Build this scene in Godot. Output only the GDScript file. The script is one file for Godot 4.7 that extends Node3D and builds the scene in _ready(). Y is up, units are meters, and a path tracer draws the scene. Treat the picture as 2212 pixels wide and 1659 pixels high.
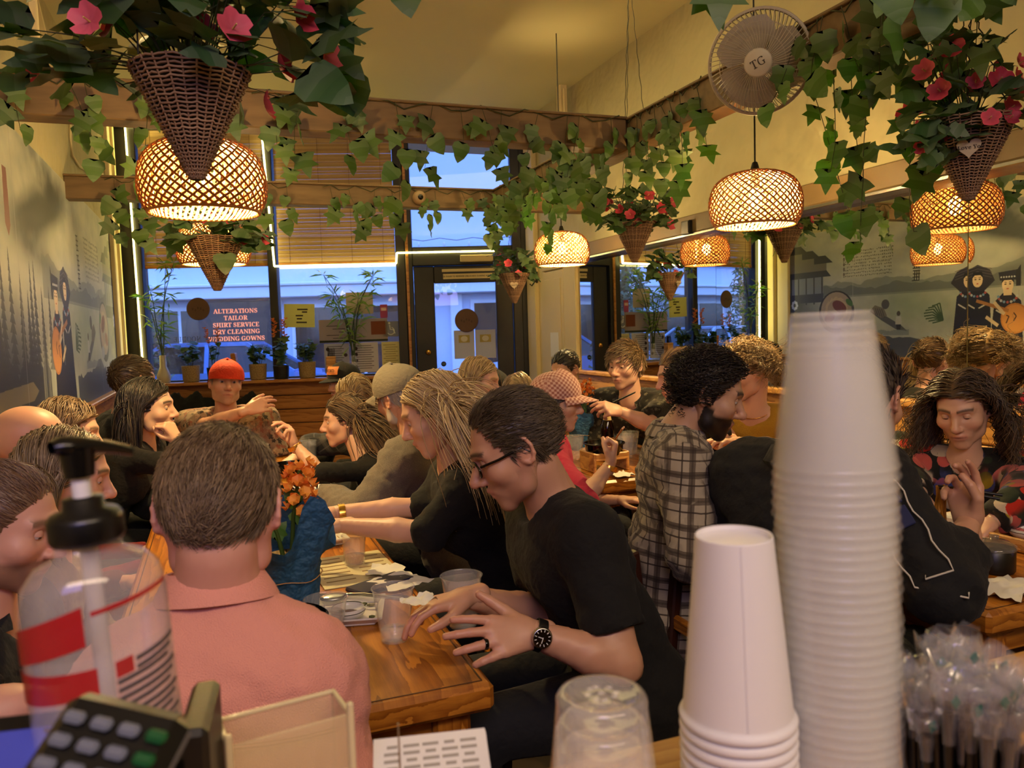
extends Node3D
# A small noodle restaurant at dusk, seen over its counter. x runs right, y up, -z towards the street window; metres.

const EYE := Vector3(0, 1.42, 0)
const LEFT_X := -0.83          # plane of the left wall
const CEILING_Y := 3.42
var rng := RandomNumberGenerator.new()
var noise := FastNoiseLite.new()
var M := {}
var wall_frame := Transform3D(Basis(Vector3(0.963, 0, 0.2687), Vector3.UP, Vector3(-0.2687, 0, 0.963)), Vector3(0, 0, -8))
var mirror_frame := Transform3D(Basis(Vector3(-0.0122, 0, 0.99993), Vector3.UP, Vector3(-0.99993, 0, -0.0122)), Vector3(2.81, 0, 0))

func _ready():
	rng.seed = 7
	noise.seed = 3
	noise.frequency = 1.0
	set_view_and_light()
	make_materials()
	build_room()
	build_street()
	build_mural()
	build_fixtures()
	build_furniture()
	build_greenery()
	build_table_things()
	build_people()
	build_counter()

func set_view_and_light():
	var cam := Camera3D.new()
	cam.name = "camera"
	cam.fov = 52.298
	cam.near = 0.05
	cam.far = 200.0
	cam.transform = Transform3D(Basis(Vector3.UP, deg_to_rad(-20.64)) * Basis(Vector3.RIGHT, deg_to_rad(-4.0)) * Basis(Vector3.BACK, deg_to_rad(-1.77)), EYE)
	var lens := CameraAttributesPhysical.new()
	lens.frustum_focal_length = 24.45
	lens.frustum_focus_distance = 2.6
	lens.exposure_aperture = 7.0
	cam.attributes = lens
	add_child(cam)
	cam.fov = 52.298
	var env := Environment.new()
	env.background_mode = Environment.BG_SKY
	var sky := Sky.new()
	var sm := ProceduralSkyMaterial.new()
	sm.sky_top_color = Color(0.40, 0.56, 0.92)
	sm.sky_horizon_color = Color(0.58, 0.73, 1.0)
	sm.ground_horizon_color = Color(0.22, 0.28, 0.42)
	sm.ground_bottom_color = Color(0.12, 0.14, 0.2)
	sm.sky_energy_multiplier = 1.75
	sm.ground_energy_multiplier = 1.0
	sky.sky_material = sm
	env.sky = sky
	env.tonemap_mode = Environment.TONE_MAPPER_LINEAR
	env.tonemap_exposure = 1.4
	env.sdfgi_enabled = true
	env.ssao_enabled = true
	env.ssil_enabled = true
	var we := WorldEnvironment.new()
	we.name = "world"
	we.environment = env
	add_child(we)
	# the ceiling lights over the counter, out of the frame, behind and above the camera
	area_light("counter_light", Vector3(0.5, 3.0, 1.3), Vector3(0.6, 0.9, -2.2), Vector2(2.6, 0.5), Color(1.0, 0.88, 0.74), 3.8)
	area_light("kitchen_light", Vector3(-0.35, 2.3, 1.0), Vector3(-0.6, 1.3, -3.0), Vector2(0.9, 0.7), Color(0.66, 0.62, 1.0), 0.95)
	area_light("room_light", Vector3(1.2, 3.36, -4.6), Vector3(1.2, 0.0, -4.4), Vector2(2.2, 2.2), Color(1.0, 0.90, 0.60), 2.0)

func area_light(called: String, at: Vector3, to: Vector3, size: Vector2, color: Color, energy: float):
	var l := AreaLight3D.new()
	l.name = called
	l.area_size = size
	l.light_color = color
	l.light_energy = energy
	l.area_range = 20.0
	l.area_attenuation = 2.0
	l.shadow_enabled = true
	var up := Vector3.UP if absf((to - at).normalized().y) < 0.98 else Vector3.FORWARD
	l.transform = Transform3D(Basis.looking_at(to - at, up), at)
	add_child(l, true)

func omni(called: String, at: Vector3, color: Color, energy: float, size := 0.04):
	var l := OmniLight3D.new()
	l.name = called
	l.light_color = color
	l.light_energy = energy
	l.light_size = size
	l.omni_range = 20.0
	l.omni_attenuation = 2.0
	l.shadow_enabled = true
	l.position = at
	add_child(l, true)

# ---------------------------------------------------------------- mesh building
class MB:
	var v := PackedVector3Array()
	var n := PackedVector3Array()
	var c := PackedColorArray()
	var u := PackedVector2Array()
	var ix := PackedInt32Array()
	var col := Color.WHITE
	func vert(p: Vector3, nn: Vector3, uv := Vector2.ZERO) -> int:
		v.append(p)
		n.append(nn)
		c.append(col)
		u.append(uv)
		return v.size() - 1
	# a, b, c counter-clockwise seen from outside
	func tri(a: Vector3, b: Vector3, d: Vector3):
		var nn := (b - a).cross(d - a).normalized()
		var i := vert(a, nn, Vector2(0, 0))
		vert(b, nn, Vector2(1, 0))
		vert(d, nn, Vector2(1, 1))
		ix.append_array([i, i + 2, i + 1])
	func quad(a: Vector3, b: Vector3, d: Vector3, e: Vector3):
		var nn := (b - a).cross(e - a)
		if nn.length_squared() < 1e-16:
			nn = (d - b).cross(e - b)
		nn = nn.normalized()
		var i := vert(a, nn, Vector2(0, 1))
		vert(b, nn, Vector2(1, 1))
		vert(d, nn, Vector2(1, 0))
		vert(e, nn, Vector2(0, 0))
		ix.append_array([i, i + 2, i + 1, i, i + 3, i + 2])
	# a grid of points, rows x cols, smooth normals
	func grid(pts: PackedVector3Array, rows: int, cols: int, wrap := false, flip := false):
		var i0 := v.size()
		var acc := PackedVector3Array()
		acc.resize(rows * cols)
		var cc := cols if wrap else cols - 1
		for r in rows - 1:
			for k in cc:
				var a := r * cols + k
				var b := r * cols + (k + 1) % cols
				var d := (r + 1) * cols + (k + 1) % cols
				var e := (r + 1) * cols + k
				var nn := (pts[d] - pts[a]).cross(pts[e] - pts[b])
				if flip:
					nn = -nn
				acc[a] += nn
				acc[b] += nn
				acc[d] += nn
				acc[e] += nn
				if flip:
					ix.append_array([i0 + a, i0 + b, i0 + d, i0 + a, i0 + d, i0 + e])
				else:
					ix.append_array([i0 + a, i0 + d, i0 + b, i0 + a, i0 + e, i0 + d])
		for r in rows:
			for k in cols:
				vert(pts[r * cols + k], acc[r * cols + k].normalized(), Vector2(float(k) / maxi(1, cols - 1), float(r) / maxi(1, rows - 1)))
	func box(ce: Vector3, size: Vector3, bevel := 0.0, B := Basis.IDENTITY):
		var h := size * 0.5
		var b: float = minf(bevel, minf(h.x, minf(h.y, h.z)) * 0.9)
		for a in 3:
			var e := (a + 1) % 3
			var f := (a + 2) % 3
			for s in [-1.0, 1.0]:
				var q := []
				for t in [[-1, -1], [1, -1], [1, 1], [-1, 1]]:
					var p := Vector3()
					p[a] = s * h[a]
					p[e] = t[0] * (h[e] - b)
					p[f] = t[1] * (h[f] - b)
					q.append(ce + B * p)
				if s > 0:
					quad(q[0], q[1], q[2], q[3])
				else:
					quad(q[3], q[2], q[1], q[0])
				if b > 0.0:
					for s2 in [-1.0, 1.0]:
						var r := []
						for t in [[-1, 0], [1, 0], [1, 1], [-1, 1]]:
							var p := Vector3()
							p[f] = t[0] * (h[f] - b)
							p[a] = s * (h[a] if t[1] == 0 else h[a] - b)
							p[e] = s2 * (h[e] - b if t[1] == 0 else h[e])
							r.append(ce + B * p)
						if s * s2 < 0:
							quad(r[0], r[1], r[2], r[3])
						else:
							quad(r[3], r[2], r[1], r[0])
		if b > 0.0:
			for sx in [-1.0, 1.0]:
				for sy in [-1.0, 1.0]:
					for sz in [-1.0, 1.0]:
						var S := Vector3(sx, sy, sz)
						var x := ce + B * (S * Vector3(h.x, h.y - b, h.z - b))
						var y := ce + B * (S * Vector3(h.x - b, h.y, h.z - b))
						var z := ce + B * (S * Vector3(h.x - b, h.y - b, h.z))
						if sx * sy * sz > 0:
							tri(x, y, z)
						else:
							tri(x, z, y)
	func bar(a: Vector3, b: Vector3, w: float, t: float, bevel := 0.0):
		var d := (b - a)
		var L := d.length()
		var z := d / L
		var x := Vector3.UP.cross(z)
		if x.length() < 0.01:
			x = Vector3.RIGHT
		x = x.normalized()
		box((a + b) * 0.5, Vector3(w, t, L), bevel, Basis(x, z.cross(x), z))
	func tube(path: PackedVector3Array, r0: float, r1 := -1.0, sides := 6, caps := true):
		if r1 < 0.0:
			r1 = r0
		var m := path.size()
		var pts := PackedVector3Array()
		var x := Vector3.ZERO
		for i in m:
			var t := (path[mini(i + 1, m - 1)] - path[maxi(i - 1, 0)]).normalized()
			if x == Vector3.ZERO:
				x = t.cross(Vector3(0.31, 0.87, 0.38)).normalized()
			x = (x - t * x.dot(t)).normalized()
			var y := t.cross(x)
			var r := lerpf(r0, r1, float(i) / maxf(1, m - 1))
			for k in sides:
				var an := TAU * k / sides
				pts.append(path[i] + (x * cos(an) + y * sin(an)) * r)
		grid(pts, m, sides, true, true)
		if caps:
			for e in [0, m - 1]:
				for k in range(1, sides - 1):
					var o: int = e * sides
					if e == 0:
						tri(pts[o], pts[o + k + 1], pts[o + k])
					else:
						tri(pts[o], pts[o + k], pts[o + k + 1])
	# profile: (radius, height) pairs from the bottom of the outside; flipped normals when it runs downwards
	func lathe(prof: PackedVector2Array, seg := 24, T := Transform3D.IDENTITY, squash := 1.0):
		var pts := PackedVector3Array()
		for p in prof:
			for k in seg:
				var an := TAU * k / seg
				pts.append(T * Vector3(p.x * cos(an), p.y, p.x * sin(an) * squash))
		grid(pts, prof.size(), seg, true, false)
	func ball(ce: Vector3, r: Vector3, seg := 12, B := Basis.IDENTITY):
		var pts := PackedVector3Array()
		var rows := maxi(4, seg / 2 + 1)
		for i in rows:
			var th := PI * i / (rows - 1)
			for k in seg:
				var an := TAU * k / seg
				pts.append(ce + B * (r * Vector3(sin(th) * cos(an), -cos(th), sin(th) * sin(an))))
		grid(pts, rows, seg, true, false)
	# a flat outline in the xy plane (counter-clockwise seen from +z), thick along z
	func slab(poly: PackedVector2Array, thick: float, T := Transform3D.IDENTITY):
		var t := Geometry2D.triangulate_polygon(poly)
		for k in range(0, t.size(), 3):
			var a := poly[t[k]]
			var b := poly[t[k + 1]]
			var d := poly[t[k + 2]]
			if (b - a).cross(d - a) < 0:
				var w := b
				b = d
				d = w
			tri(T * Vector3(a.x, a.y, thick), T * Vector3(b.x, b.y, thick), T * Vector3(d.x, d.y, thick))
			tri(T * Vector3(a.x, a.y, 0), T * Vector3(d.x, d.y, 0), T * Vector3(b.x, b.y, 0))
		for k in poly.size():
			var a := poly[k]
			var b := poly[(k + 1) % poly.size()]
			quad(T * Vector3(a.x, a.y, 0), T * Vector3(b.x, b.y, 0), T * Vector3(b.x, b.y, thick), T * Vector3(a.x, a.y, thick))
	func arrays(vs: PackedVector3Array, ns: PackedVector3Array, ids: PackedInt32Array, cs := PackedColorArray()):
		var i0 := v.size()
		v.append_array(vs)
		n.append_array(ns)
		if cs.size() == vs.size():
			c.append_array(cs)
		else:
			for k in vs.size():
				c.append(col)
		u.resize(v.size())
		var j := ix.size()
		ix.resize(j + ids.size())
		for k in ids.size():
			ix[j + k] = ids[k] + i0
	func mesh() -> ArrayMesh:
		var a := []
		a.resize(Mesh.ARRAY_MAX)
		a[Mesh.ARRAY_VERTEX] = v
		a[Mesh.ARRAY_NORMAL] = n
		a[Mesh.ARRAY_COLOR] = c
		a[Mesh.ARRAY_TEX_UV] = u
		a[Mesh.ARRAY_INDEX] = ix
		var m := ArrayMesh.new()
		m.add_surface_from_arrays(Mesh.PRIMITIVE_TRIANGLES, a)
		return m

func put(called: String, m: MB, material: Material, parent: Node = null) -> MeshInstance3D:
	return put_mesh(called, m.mesh(), material, parent)

func put_mesh(called: String, m: Mesh, material: Material, parent: Node = null) -> MeshInstance3D:
	var o := MeshInstance3D.new()
	o.name = called
	o.mesh = m
	o.material_override = material
	(parent if parent else self).add_child(o, true)
	number(o, called)
	return o

func number(o: Node, called: String):       # repeats become called_001, called_002 ...
	if String(o.name) == called:
		return
	var k := 1
	while o.get_parent().has_node("%s_%03d" % [called, k]):
		k += 1
	o.name = "%s_%03d" % [called, k]

func thing(called: String, label: String, category: String, at := Vector3.ZERO, group := "", B := Basis.IDENTITY) -> Node3D:
	var o := Node3D.new()
	o.name = called
	add_child(o, true)
	number(o, called)
	o.transform = Transform3D(B, at)
	return tag(o, label, category, group)

func tag(o: Node3D, label: String, category: String, group := "") -> Node3D:
	o.set_meta("label", label)
	o.set_meta("category", category)
	if group != "":
		o.set_meta("group", group)
	return o

func struct(called: String, m: MB, material: Material, label := "", category := "") -> MeshInstance3D:
	var o := put(called, m, material)
	o.set_meta("kind", "structure")
	if label != "":
		tag(o, label, category)
	return o

func stuff(o: Node3D) -> Node3D:
	o.set_meta("kind", "stuff")
	return o

func mat(color: Color, rough := 0.6, metal := 0.0) -> StandardMaterial3D:
	var m := StandardMaterial3D.new()
	m.albedo_color = color
	m.roughness = rough
	m.metallic = metal
	return m

func glow(color: Color, energy: float) -> StandardMaterial3D:
	var m := mat(color, 0.5)
	m.emission_enabled = true
	m.emission = color
	m.emission_energy_multiplier = energy
	return m

func vertex_mat(rough := 0.6) -> StandardMaterial3D:
	var m := mat(Color.WHITE, rough)
	m.vertex_color_use_as_albedo = true
	return m

func pane(alpha := 0.08, tint := Color(1, 1, 1), rough := 0.0) -> StandardMaterial3D:
	var m := mat(Color(tint.r, tint.g, tint.b, alpha), rough)
	m.transparency = BaseMaterial3D.TRANSPARENCY_ALPHA
	return m

func noise_tex(freq: float, ramp: Array, size := 512, octaves := 4, seed_ := 1) -> NoiseTexture2D:
	var t := NoiseTexture2D.new()
	t.width = size
	t.height = size
	t.seamless = true
	var f := FastNoiseLite.new()
	f.seed = seed_
	f.frequency = freq
	f.fractal_octaves = octaves
	t.noise = f
	var g := Gradient.new()
	g.offsets = PackedFloat32Array([0.0, 0.5, 1.0])
	g.colors = PackedColorArray(ramp)
	t.color_ramp = g
	return t

func bump_tex(freq: float, strength: float, size := 256) -> NoiseTexture2D:
	var t := NoiseTexture2D.new()
	t.width = size
	t.height = size
	t.seamless = true
	t.as_normal_map = true
	t.bump_strength = strength
	var f := FastNoiseLite.new()
	f.frequency = freq
	f.fractal_octaves = 3
	t.noise = f
	return t

func triplanar(m: StandardMaterial3D, scale: Vector3, world := false) -> StandardMaterial3D:
	m.uv1_triplanar = true
	m.uv1_world_triplanar = world
	m.uv1_scale = scale
	m.uv1_triplanar_sharpness = 6.0
	return m

# wood with flowing growth lines; the grain runs along the picture's x
func wood_image(dark: Color, light: Color, lines: float, seed_: int) -> ImageTexture:
	var im := Image.create(256, 256, false, Image.FORMAT_RGB8)
	var f := FastNoiseLite.new()
	f.seed = seed_
	f.frequency = 0.012
	for y in 256:
		for x in 256:
			var a := TAU * x / 256.0
			var w := f.get_noise_3d(13.0 * cos(a), 13.0 * sin(a), y * 0.9)
			var r := fposmod(y * lines / 256.0 + w * 2.0, 1.0)
			r = r * r
			var g := f.get_noise_2d(x * 3.0, y * 60.0) * 0.22
			im.set_pixel(x, y, light.lerp(dark, clampf(r * 0.75 + g + 0.1, 0, 1)))
	return ImageTexture.create_from_image(im)

func make_materials():
	M.wall = mat(Color(0.70, 0.66, 0.50), 0.75)
	M.wall.normal_enabled = true
	M.wall.normal_texture = bump_tex(0.02, 3.0)
	triplanar(M.wall, Vector3(1, 1, 1))
	M.ceiling = mat(Color(0.80, 0.77, 0.60), 0.7)
	M.beam = mat(Color(0.46, 0.37, 0.25), 0.6)
	M.beam.albedo_texture = noise_tex(0.01, [Color(0.82, 0.8, 0.76), Color(0.95, 0.93, 0.9), Color.WHITE])
	triplanar(M.beam, Vector3(0.5, 3, 3))
	M.oak = mat(Color.WHITE, 0.28)
	M.oak.albedo_texture = wood_image(Color(0.47, 0.25, 0.06), Color(0.76, 0.50, 0.17), 7, 4)
	triplanar(M.oak, Vector3(3.0, 3.0, 1.0))
	M.oak_x = mat(Color.WHITE, 0.3)
	M.oak_x.albedo_texture = M.oak.albedo_texture
	triplanar(M.oak_x, Vector3(1.1, 3.2, 3.2))
	M.pine = mat(Color.WHITE, 0.42)
	M.pine.albedo_texture = wood_image(Color(0.52, 0.31, 0.12), Color(0.74, 0.52, 0.26), 5, 9)
	triplanar(M.pine, Vector3(0.9, 3.0, 3.0))
	M.pale_wood = mat(Color.WHITE, 0.4)
	M.pale_wood.albedo_texture = wood_image(Color(0.62, 0.42, 0.20), Color(0.84, 0.64, 0.36), 5, 5)
	triplanar(M.pale_wood, Vector3(0.9, 3.0, 3.0))
	M.panel_wood = mat(Color.WHITE, 0.5)
	M.panel_wood.albedo_texture = wood_image(Color(0.66, 0.46, 0.2), Color(0.80, 0.62, 0.34), 6, 15)
	triplanar(M.panel_wood, Vector3(2.5, 0.8, 2.5))
	M.floor = mat(Color(0.16, 0.09, 0.05), 0.5)
	M.black = mat(Color(0.035, 0.033, 0.035), 0.45)
	M.frame = mat(Color(0.10, 0.092, 0.085), 0.5)
	M.gloss_black = mat(Color(0.012, 0.012, 0.014), 0.16)
	M.white = mat(Color(0.86, 0.85, 0.84), 0.5)
	M.paper = mat(Color(0.88, 0.87, 0.83), 0.8)
	M.cream = mat(Color(0.84, 0.77, 0.58), 0.6)
	M.steel = mat(Color(0.72, 0.72, 0.72), 0.25, 1.0)
	M.brass = mat(Color(0.9, 0.7, 0.35), 0.25, 1.0)
	M.glass = pane(0.06)
	M.tumbler = pane(0.12, Color(0.95, 0.97, 1.0), 0.02)
	M.plastic_cup = pane(0.10, Color(0.95, 0.96, 0.98), 0.03)
	M.mirror = mat(Color(0.88, 0.89, 0.87), 0.0, 1.0)
	M.painted = vertex_mat(0.6)
	M.gloss_painted = vertex_mat(0.25)
	M.leaf = vertex_mat(0.5)
	M.leaf.backlight_enabled = true
	M.leaf.backlight = Color(0.5, 0.75, 0.08)
	M.petal = vertex_mat(0.6)
	M.petal.backlight_enabled = true
	M.petal.backlight = Color(0.5, 0.12, 0.16)
	M.stem = mat(Color(0.18, 0.20, 0.06), 0.6)
	M.terracotta = mat(Color(0.62, 0.55, 0.42), 0.9)
	M.terracotta.albedo_texture = noise_tex(0.09, [Color(0.45, 0.4, 0.34), Color(0.95, 0.9, 0.8), Color(1, 1, 1)], 256)
	triplanar(M.terracotta, Vector3(4, 4, 4))
	M.led = glow(Color(1.0, 0.93, 0.55), 9.0)
	M.blue_wrap = mat(Color(0.13, 0.33, 0.50), 0.7)
	M.blue_wrap.normal_enabled = true
	M.blue_wrap.normal_texture = bump_tex(0.03, 8.0)
	triplanar(M.blue_wrap, Vector3(4, 4, 4))
	M.rattan = vertex_mat(0.55)
	M.rattan.backlight_enabled = true
	M.rattan.backlight = Color(0.5, 0.26, 0.08)
	M.wicker = vertex_mat(0.6)

func text_mesh(called: String, words: String, font: String, size: float, T: Transform3D, material: Material, parent: Node, depth := 0.002, bold := 400) -> MeshInstance3D:
	var t := TextMesh.new()
	t.text = words
	var f := SystemFont.new()
	f.font_names = PackedStringArray([font])
	f.font_weight = bold
	t.font = f
	t.font_size = 32
	t.pixel_size = size / 32.0
	t.depth = depth
	t.curve_step = 2.0
	var o := put_mesh(called, t, material, parent)
	o.transform = T
	return o

func bw(u: float, y: float, o := 0.0) -> Vector3:     # along the street wall, up, and off it into the room
	return wall_frame * Vector3(u, y, o)

func rw(d: float, y: float, o := 0.0) -> Vector3:     # on the mirror wall at depth d, off it into the room
	return mirror_frame * Vector3(-d, y, o)

# ---------------------------------------------------------------- the room
func build_room():
	var m := MB.new()
	m.box(Vector3(1, -0.05, -3.2), Vector3(4.4, 0.1, 10.8))
	struct("floor", m, M.floor)
	m = MB.new()
	m.box(Vector3(1, CEILING_Y + 0.15, -3.2), Vector3(4.4, 0.3, 10.8))
	struct("ceiling", m, M.ceiling)
	m = MB.new()
	m.box(Vector3(LEFT_X - 0.08, 1.71, -3.25), Vector3(0.16, 3.42, 10.3))
	struct("wall_left", m, M.wall)
	m = MB.new()
	m.box(Vector3(1, 1.71, 1.85), Vector3(4.2, 3.42, 0.16))
	struct("wall_back", m, M.wall)
	m = MB.new()
	m.box(rw(2.7, 1.71, -0.08), Vector3(9.4, 3.42, 0.16), 0, mirror_frame.basis)
	struct("wall_right", m, M.wall)
	# the street wall: what stands between the openings
	m = MB.new()
	wall_box(m, -0.95, 1.80, 0.0, 0.985, -0.17, 0.0)
	wall_box(m, -0.95, -0.70, 0.9, 3.42, -0.17, 0.0)
	wall_box(m, 2.96, 3.2, 0.0, 3.42, -0.17, 0.0)
	wall_box(m, -0.95, 3.1, 3.38, 3.42, -0.17, 0.0)
	struct("wall_front", m, M.frame)
	m = MB.new()
	wall_box(m, -0.70, -0.62, 0.98, 3.42, -0.12, 0.03, 0.006)
	wall_box(m, 0.53, 0.61, 0.98, 3.42, -0.12, 0.02, 0.006)
	wall_box(m, 1.74, 1.83, 0.98, 3.42, -0.12, 0.02, 0.006)
	wall_box(m, -0.62, 1.74, 0.98, 1.03, -0.12, -0.02, 0.006)
	var w1 := struct("window_1", m, M.frame)
	for s in [[-0.62, 0.53], [0.61, 1.74]]:
		m = MB.new()
		wall_box(m, s[0], s[1], 1.02, 3.38, -0.062, -0.056)
		put("pane", m, M.glass, w1)
	m = MB.new()
	wall_box(m, 1.83, 1.90, 0.0, 3.4, -0.12, 0.03, 0.006)
	wall_box(m, 2.87, 2.96, 0.0, 3.4, -0.12, 0.03, 0.006)
	wall_box(m, 1.90, 2.87, 2.06, 2.24, -0.12, 0.03, 0.006)
	wall_box(m, 1.90, 2.87, 3.28, 3.4, -0.12, 0.03, 0.006)
	var w2 := struct("window_2", m, M.frame)
	m = MB.new()
	wall_box(m, 1.90, 2.87, 2.24, 3.28, -0.062, -0.056)
	put("pane", m, M.glass, w2)
	m = MB.new()
	wall_box(m, 1.836, 1.862, 0.9, 3.4, 0.03, 0.05, 0.004)
	struct("trim_1", m, M.pine)
	# door
	m = MB.new()
	wall_box(m, 1.905, 2.10, 0.0, 2.055, -0.06, -0.01, 0.006)
	wall_box(m, 2.70, 2.865, 0.0, 2.055, -0.06, -0.01, 0.006)
	wall_box(m, 2.10, 2.70, 1.89, 2.055, -0.06, -0.01, 0.006)
	wall_box(m, 2.10, 2.70, 0.0, 0.35, -0.06, -0.01, 0.006)
	var d := struct("door_1", m, M.frame)
	m = MB.new()
	wall_box(m, 2.10, 2.70, 0.35, 1.89, -0.04, -0.034)
	put("pane", m, M.glass, d)
	m = MB.new()
	m.lathe(PackedVector2Array([Vector2(0, 0.016), Vector2(0.016, 0.018), Vector2(0.026, 0.008), Vector2(0.028, 0)]), 20, Transform3D(wall_frame.basis * Basis(Vector3.RIGHT, PI / 2), bw(2.02, 1.22, -0.01)))
	put("lock", m, M.brass, d)
	m = MB.new()
	wall_box(m, 2.36, 2.68, 2.085, 2.15, 0.03, 0.075, 0.006)
	put("door_closer", m, M.cream, d)
	m = MB.new()
	wall_box(m, 2.18, 2.71, 1.998, 2.025, -0.01, -0.004)
	put("strip", m, M.cream, d)
	m = MB.new()
	wall_box(m, 2.19, 2.76, 1.928, 1.978, -0.01, -0.006)
	var sign := put("notice", m, M.cream, d)
	text_mesh("lettering", "THIS DOOR TO REMAIN UNLOCKED DURING WORKING HOURS", "Droid Sans", 0.021, Transform3D(wall_frame.basis, bw(2.475, 1.953, -0.005)), mat(Color(0.15, 0.1, 0.05)), sign, 0.001, 700)
	# sill over the bench back, and the planks under it
	m = MB.new()
	wall_box(m, -0.86, 1.80, 0.985, 1.015, -0.03, 0.17, 0.006)
	struct("trim_2", m, M.pine)
	for k in 6:
		m = MB.new()
		m.box(Vector3.ZERO, Vector3(2.64, 0.127, 0.022), 0.006)
		var pl := put("plank", m, M.pine, get_node("wall_front"))
		pl.transform = Transform3D(wall_frame.basis, bw(0.48, 0.92 - 0.135 * k, 0.021))
		pl.set_meta("kind", "structure")
	# left wall: rail and boards below it, pilaster by the window
	m = MB.new()
	m.box(Vector3(LEFT_X + 0.03, 1.0, -4.6), Vector3(0.06, 0.03, 7.2), 0.006)
	struct("trim_3", m, M.pine)
	for k in 4:
		m = MB.new()
		m.box(Vector3.ZERO, Vector3(7.2, 0.153, 0.022), 0.005)
		put("plank", m, M.pine, get_node("wall_left")).transform = Transform3D(Basis(Vector3.UP, PI / 2), Vector3(LEFT_X + 0.011, 0.905 - 0.16 * k, -4.6))
	m = MB.new()
	m.box(Vector3(LEFT_X + 0.02, 2.2, -7.86), Vector3(0.04, 2.4, 0.2), 0.008)
	m.box(Vector3(LEFT_X + 0.03, 2.2, -8.06), Vector3(0.06, 2.4, 0.12), 0.008)
	struct("trim_4", m, M.cream)
	# right wall: mirrors in three sheets, each set a little differently
	var spans := [[4.005, 5.93, 0.0], [2.30, 3.995, 0.35], [0.75, 2.292, -0.1]]
	for s in spans:
		m = MB.new()
		var mid: float = (s[0] + s[1]) / 2
		m.box(rw(mid, 1.515, 0.012), Vector3(s[1] - s[0], 0.90, 0.008), 0.0, mirror_frame.basis * Basis(Vector3.UP, deg_to_rad(s[2])))
		var o := put("wall_mirror", m, M.mirror)
		tag(o, {4.005: "wall mirror sheet nearest the street door, reflecting the door and window", 2.30: "middle wall mirror sheet, reflecting the mural and the bright corner strip", 0.75: "wall mirror sheet beyond the seam behind the curly haired woman"}[s[0]], "mirror", "wall mirrors")
	m = MB.new()
	side_box(m, 0.6, 5.98, 1.975, 2.085, 0.0, 0.10, 0.006)
	struct("trim_5", m, mat(Color(0.44, 0.36, 0.22), 0.55))
	m = MB.new()
	side_box(m, 0.6, 5.98, 1.957, 1.975, 0.0, 0.105, 0.003)
	struct("trim_6", m, M.steel)
	m = MB.new()
	side_box(m, 0.6, 6.0, 1.03, 1.062, 0.0, 0.06, 0.006)
	struct("trim_7", m, M.pale_wood)
	for k in 6:
		m = MB.new()
		m.box(Vector3.ZERO, Vector3(5.4, 0.118, 0.026), 0.006)
		put("plank", m, M.pale_wood, get_node("wall_right")).transform = Transform3D(mirror_frame.basis, rw(3.3, 0.969 - 0.125 * k, 0.013))
	# the cupboard panel and mouldings between the mirror and the street door
	m = MB.new()
	side_box(m, 5.985, 6.235, 0.0, 2.0, 0.0, 0.035, 0.006)
	side_box(m, 6.86, 7.0, 0.0, 3.4, 0.0, 0.05, 0.006)
	side_box(m, 7.02, 7.12, 0.0, 3.4, 0.0, 0.03, 0.006)
	side_box(m, 6.72, 6.86, 0.0, 2.0, 0.0, 0.012)
	side_box(m, 6.235, 6.72, 1.94, 2.0, 0.0, 0.035, 0.006)
	struct("trim_8", m, M.cream)
	m = MB.new()
	side_box(m, 6.25, 6.71, 0.0, 1.93, 0.0, 0.03, 0.004)
	side_box(m, 6.30, 6.66, 0.3, 1.86, 0.03, 0.036, 0.004)
	var dd := struct("door_2", m, M.cream)
	m = MB.new()
	side_box(m, 6.36, 6.54, 1.16, 1.38, 0.036, 0.039)
	put("notice", m, M.paper, dd)
	# LED strips, tube by tube along the frames
	var runs := [[bw(-0.40, 3.40, 0.05), bw(-0.685, 3.40, 0.05), bw(-0.662, 1.18, 0.05)], [bw(0.545, 3.35, 0.06), bw(0.60, 2.085, 0.06), bw(1.745, 2.085, 0.06), bw(1.755, 2.185, 0.06), bw(2.70, 2.185, 0.06)]]
	for r in runs:
		var strip := thing("light_strip", "white LED strip edging the street window at the left corner" if r == runs[0] else "white LED strip stepping round the right blind and over the door", "light strip", r[0], "LED strips on the window frames")
		for k in r.size() - 1:
			m = MB.new()
			var a: Vector3 = r[k] - r[0]
			var b: Vector3 = r[k + 1] - r[0]
			m.tube(PackedVector3Array([a, b]), 0.0085, -1, 6)
			put("light_tube", m, M.led, strip)
			var L := a.distance_to(b)
			var al := AreaLight3D.new()
			al.name = "strip_light"
			al.area_size = Vector2(0.017, L)
			al.light_color = Color(1.0, 0.90, 0.50)
			al.light_energy = 0.12 * L
			al.area_range = 20.0
			al.area_attenuation = 2.0
			al.shadow_enabled = true
			var y := (b - a) / L
			var z := -wall_frame.basis.z
			al.transform = Transform3D(Basis(y.cross(z), y, z).orthonormalized(), (a + b) / 2 + wall_frame.basis.z * 0.012)
			strip.add_child(al, true)
	# bamboo blinds
	for s in [[-0.61, 0.525, "bamboo blind glowing gold in the left half of the street window"], [0.625, 1.735, "dark brown bamboo blind in the right half of the street window"]]:
		var bl := thing("bamboo_blind", s[2], "blind", bw(s[0], 2.1, 0.0), "bamboo blinds in the street window")
		m = MB.new()
		for k in 104:
			var y: float = 0.012 + 0.0125 * k
			m.col = Color(0.52, 0.35, 0.15).lerp(Color(0.34, 0.21, 0.09), rng.randf())
			var a := wall_frame.basis * Vector3(0, y + rng.randf_range(-0.001, 0.001), -0.02)
			m.box(a + wall_frame.basis.x * (s[1] - s[0]) / 2, Vector3(s[1] - s[0], 0.0122 if rng.randf() > 0.06 else 0.0105, 0.005), 0.0, wall_frame.basis)
		var bm: StandardMaterial3D = vertex_mat(0.5)
		stuff(put("slats", m, bm, bl))
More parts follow.
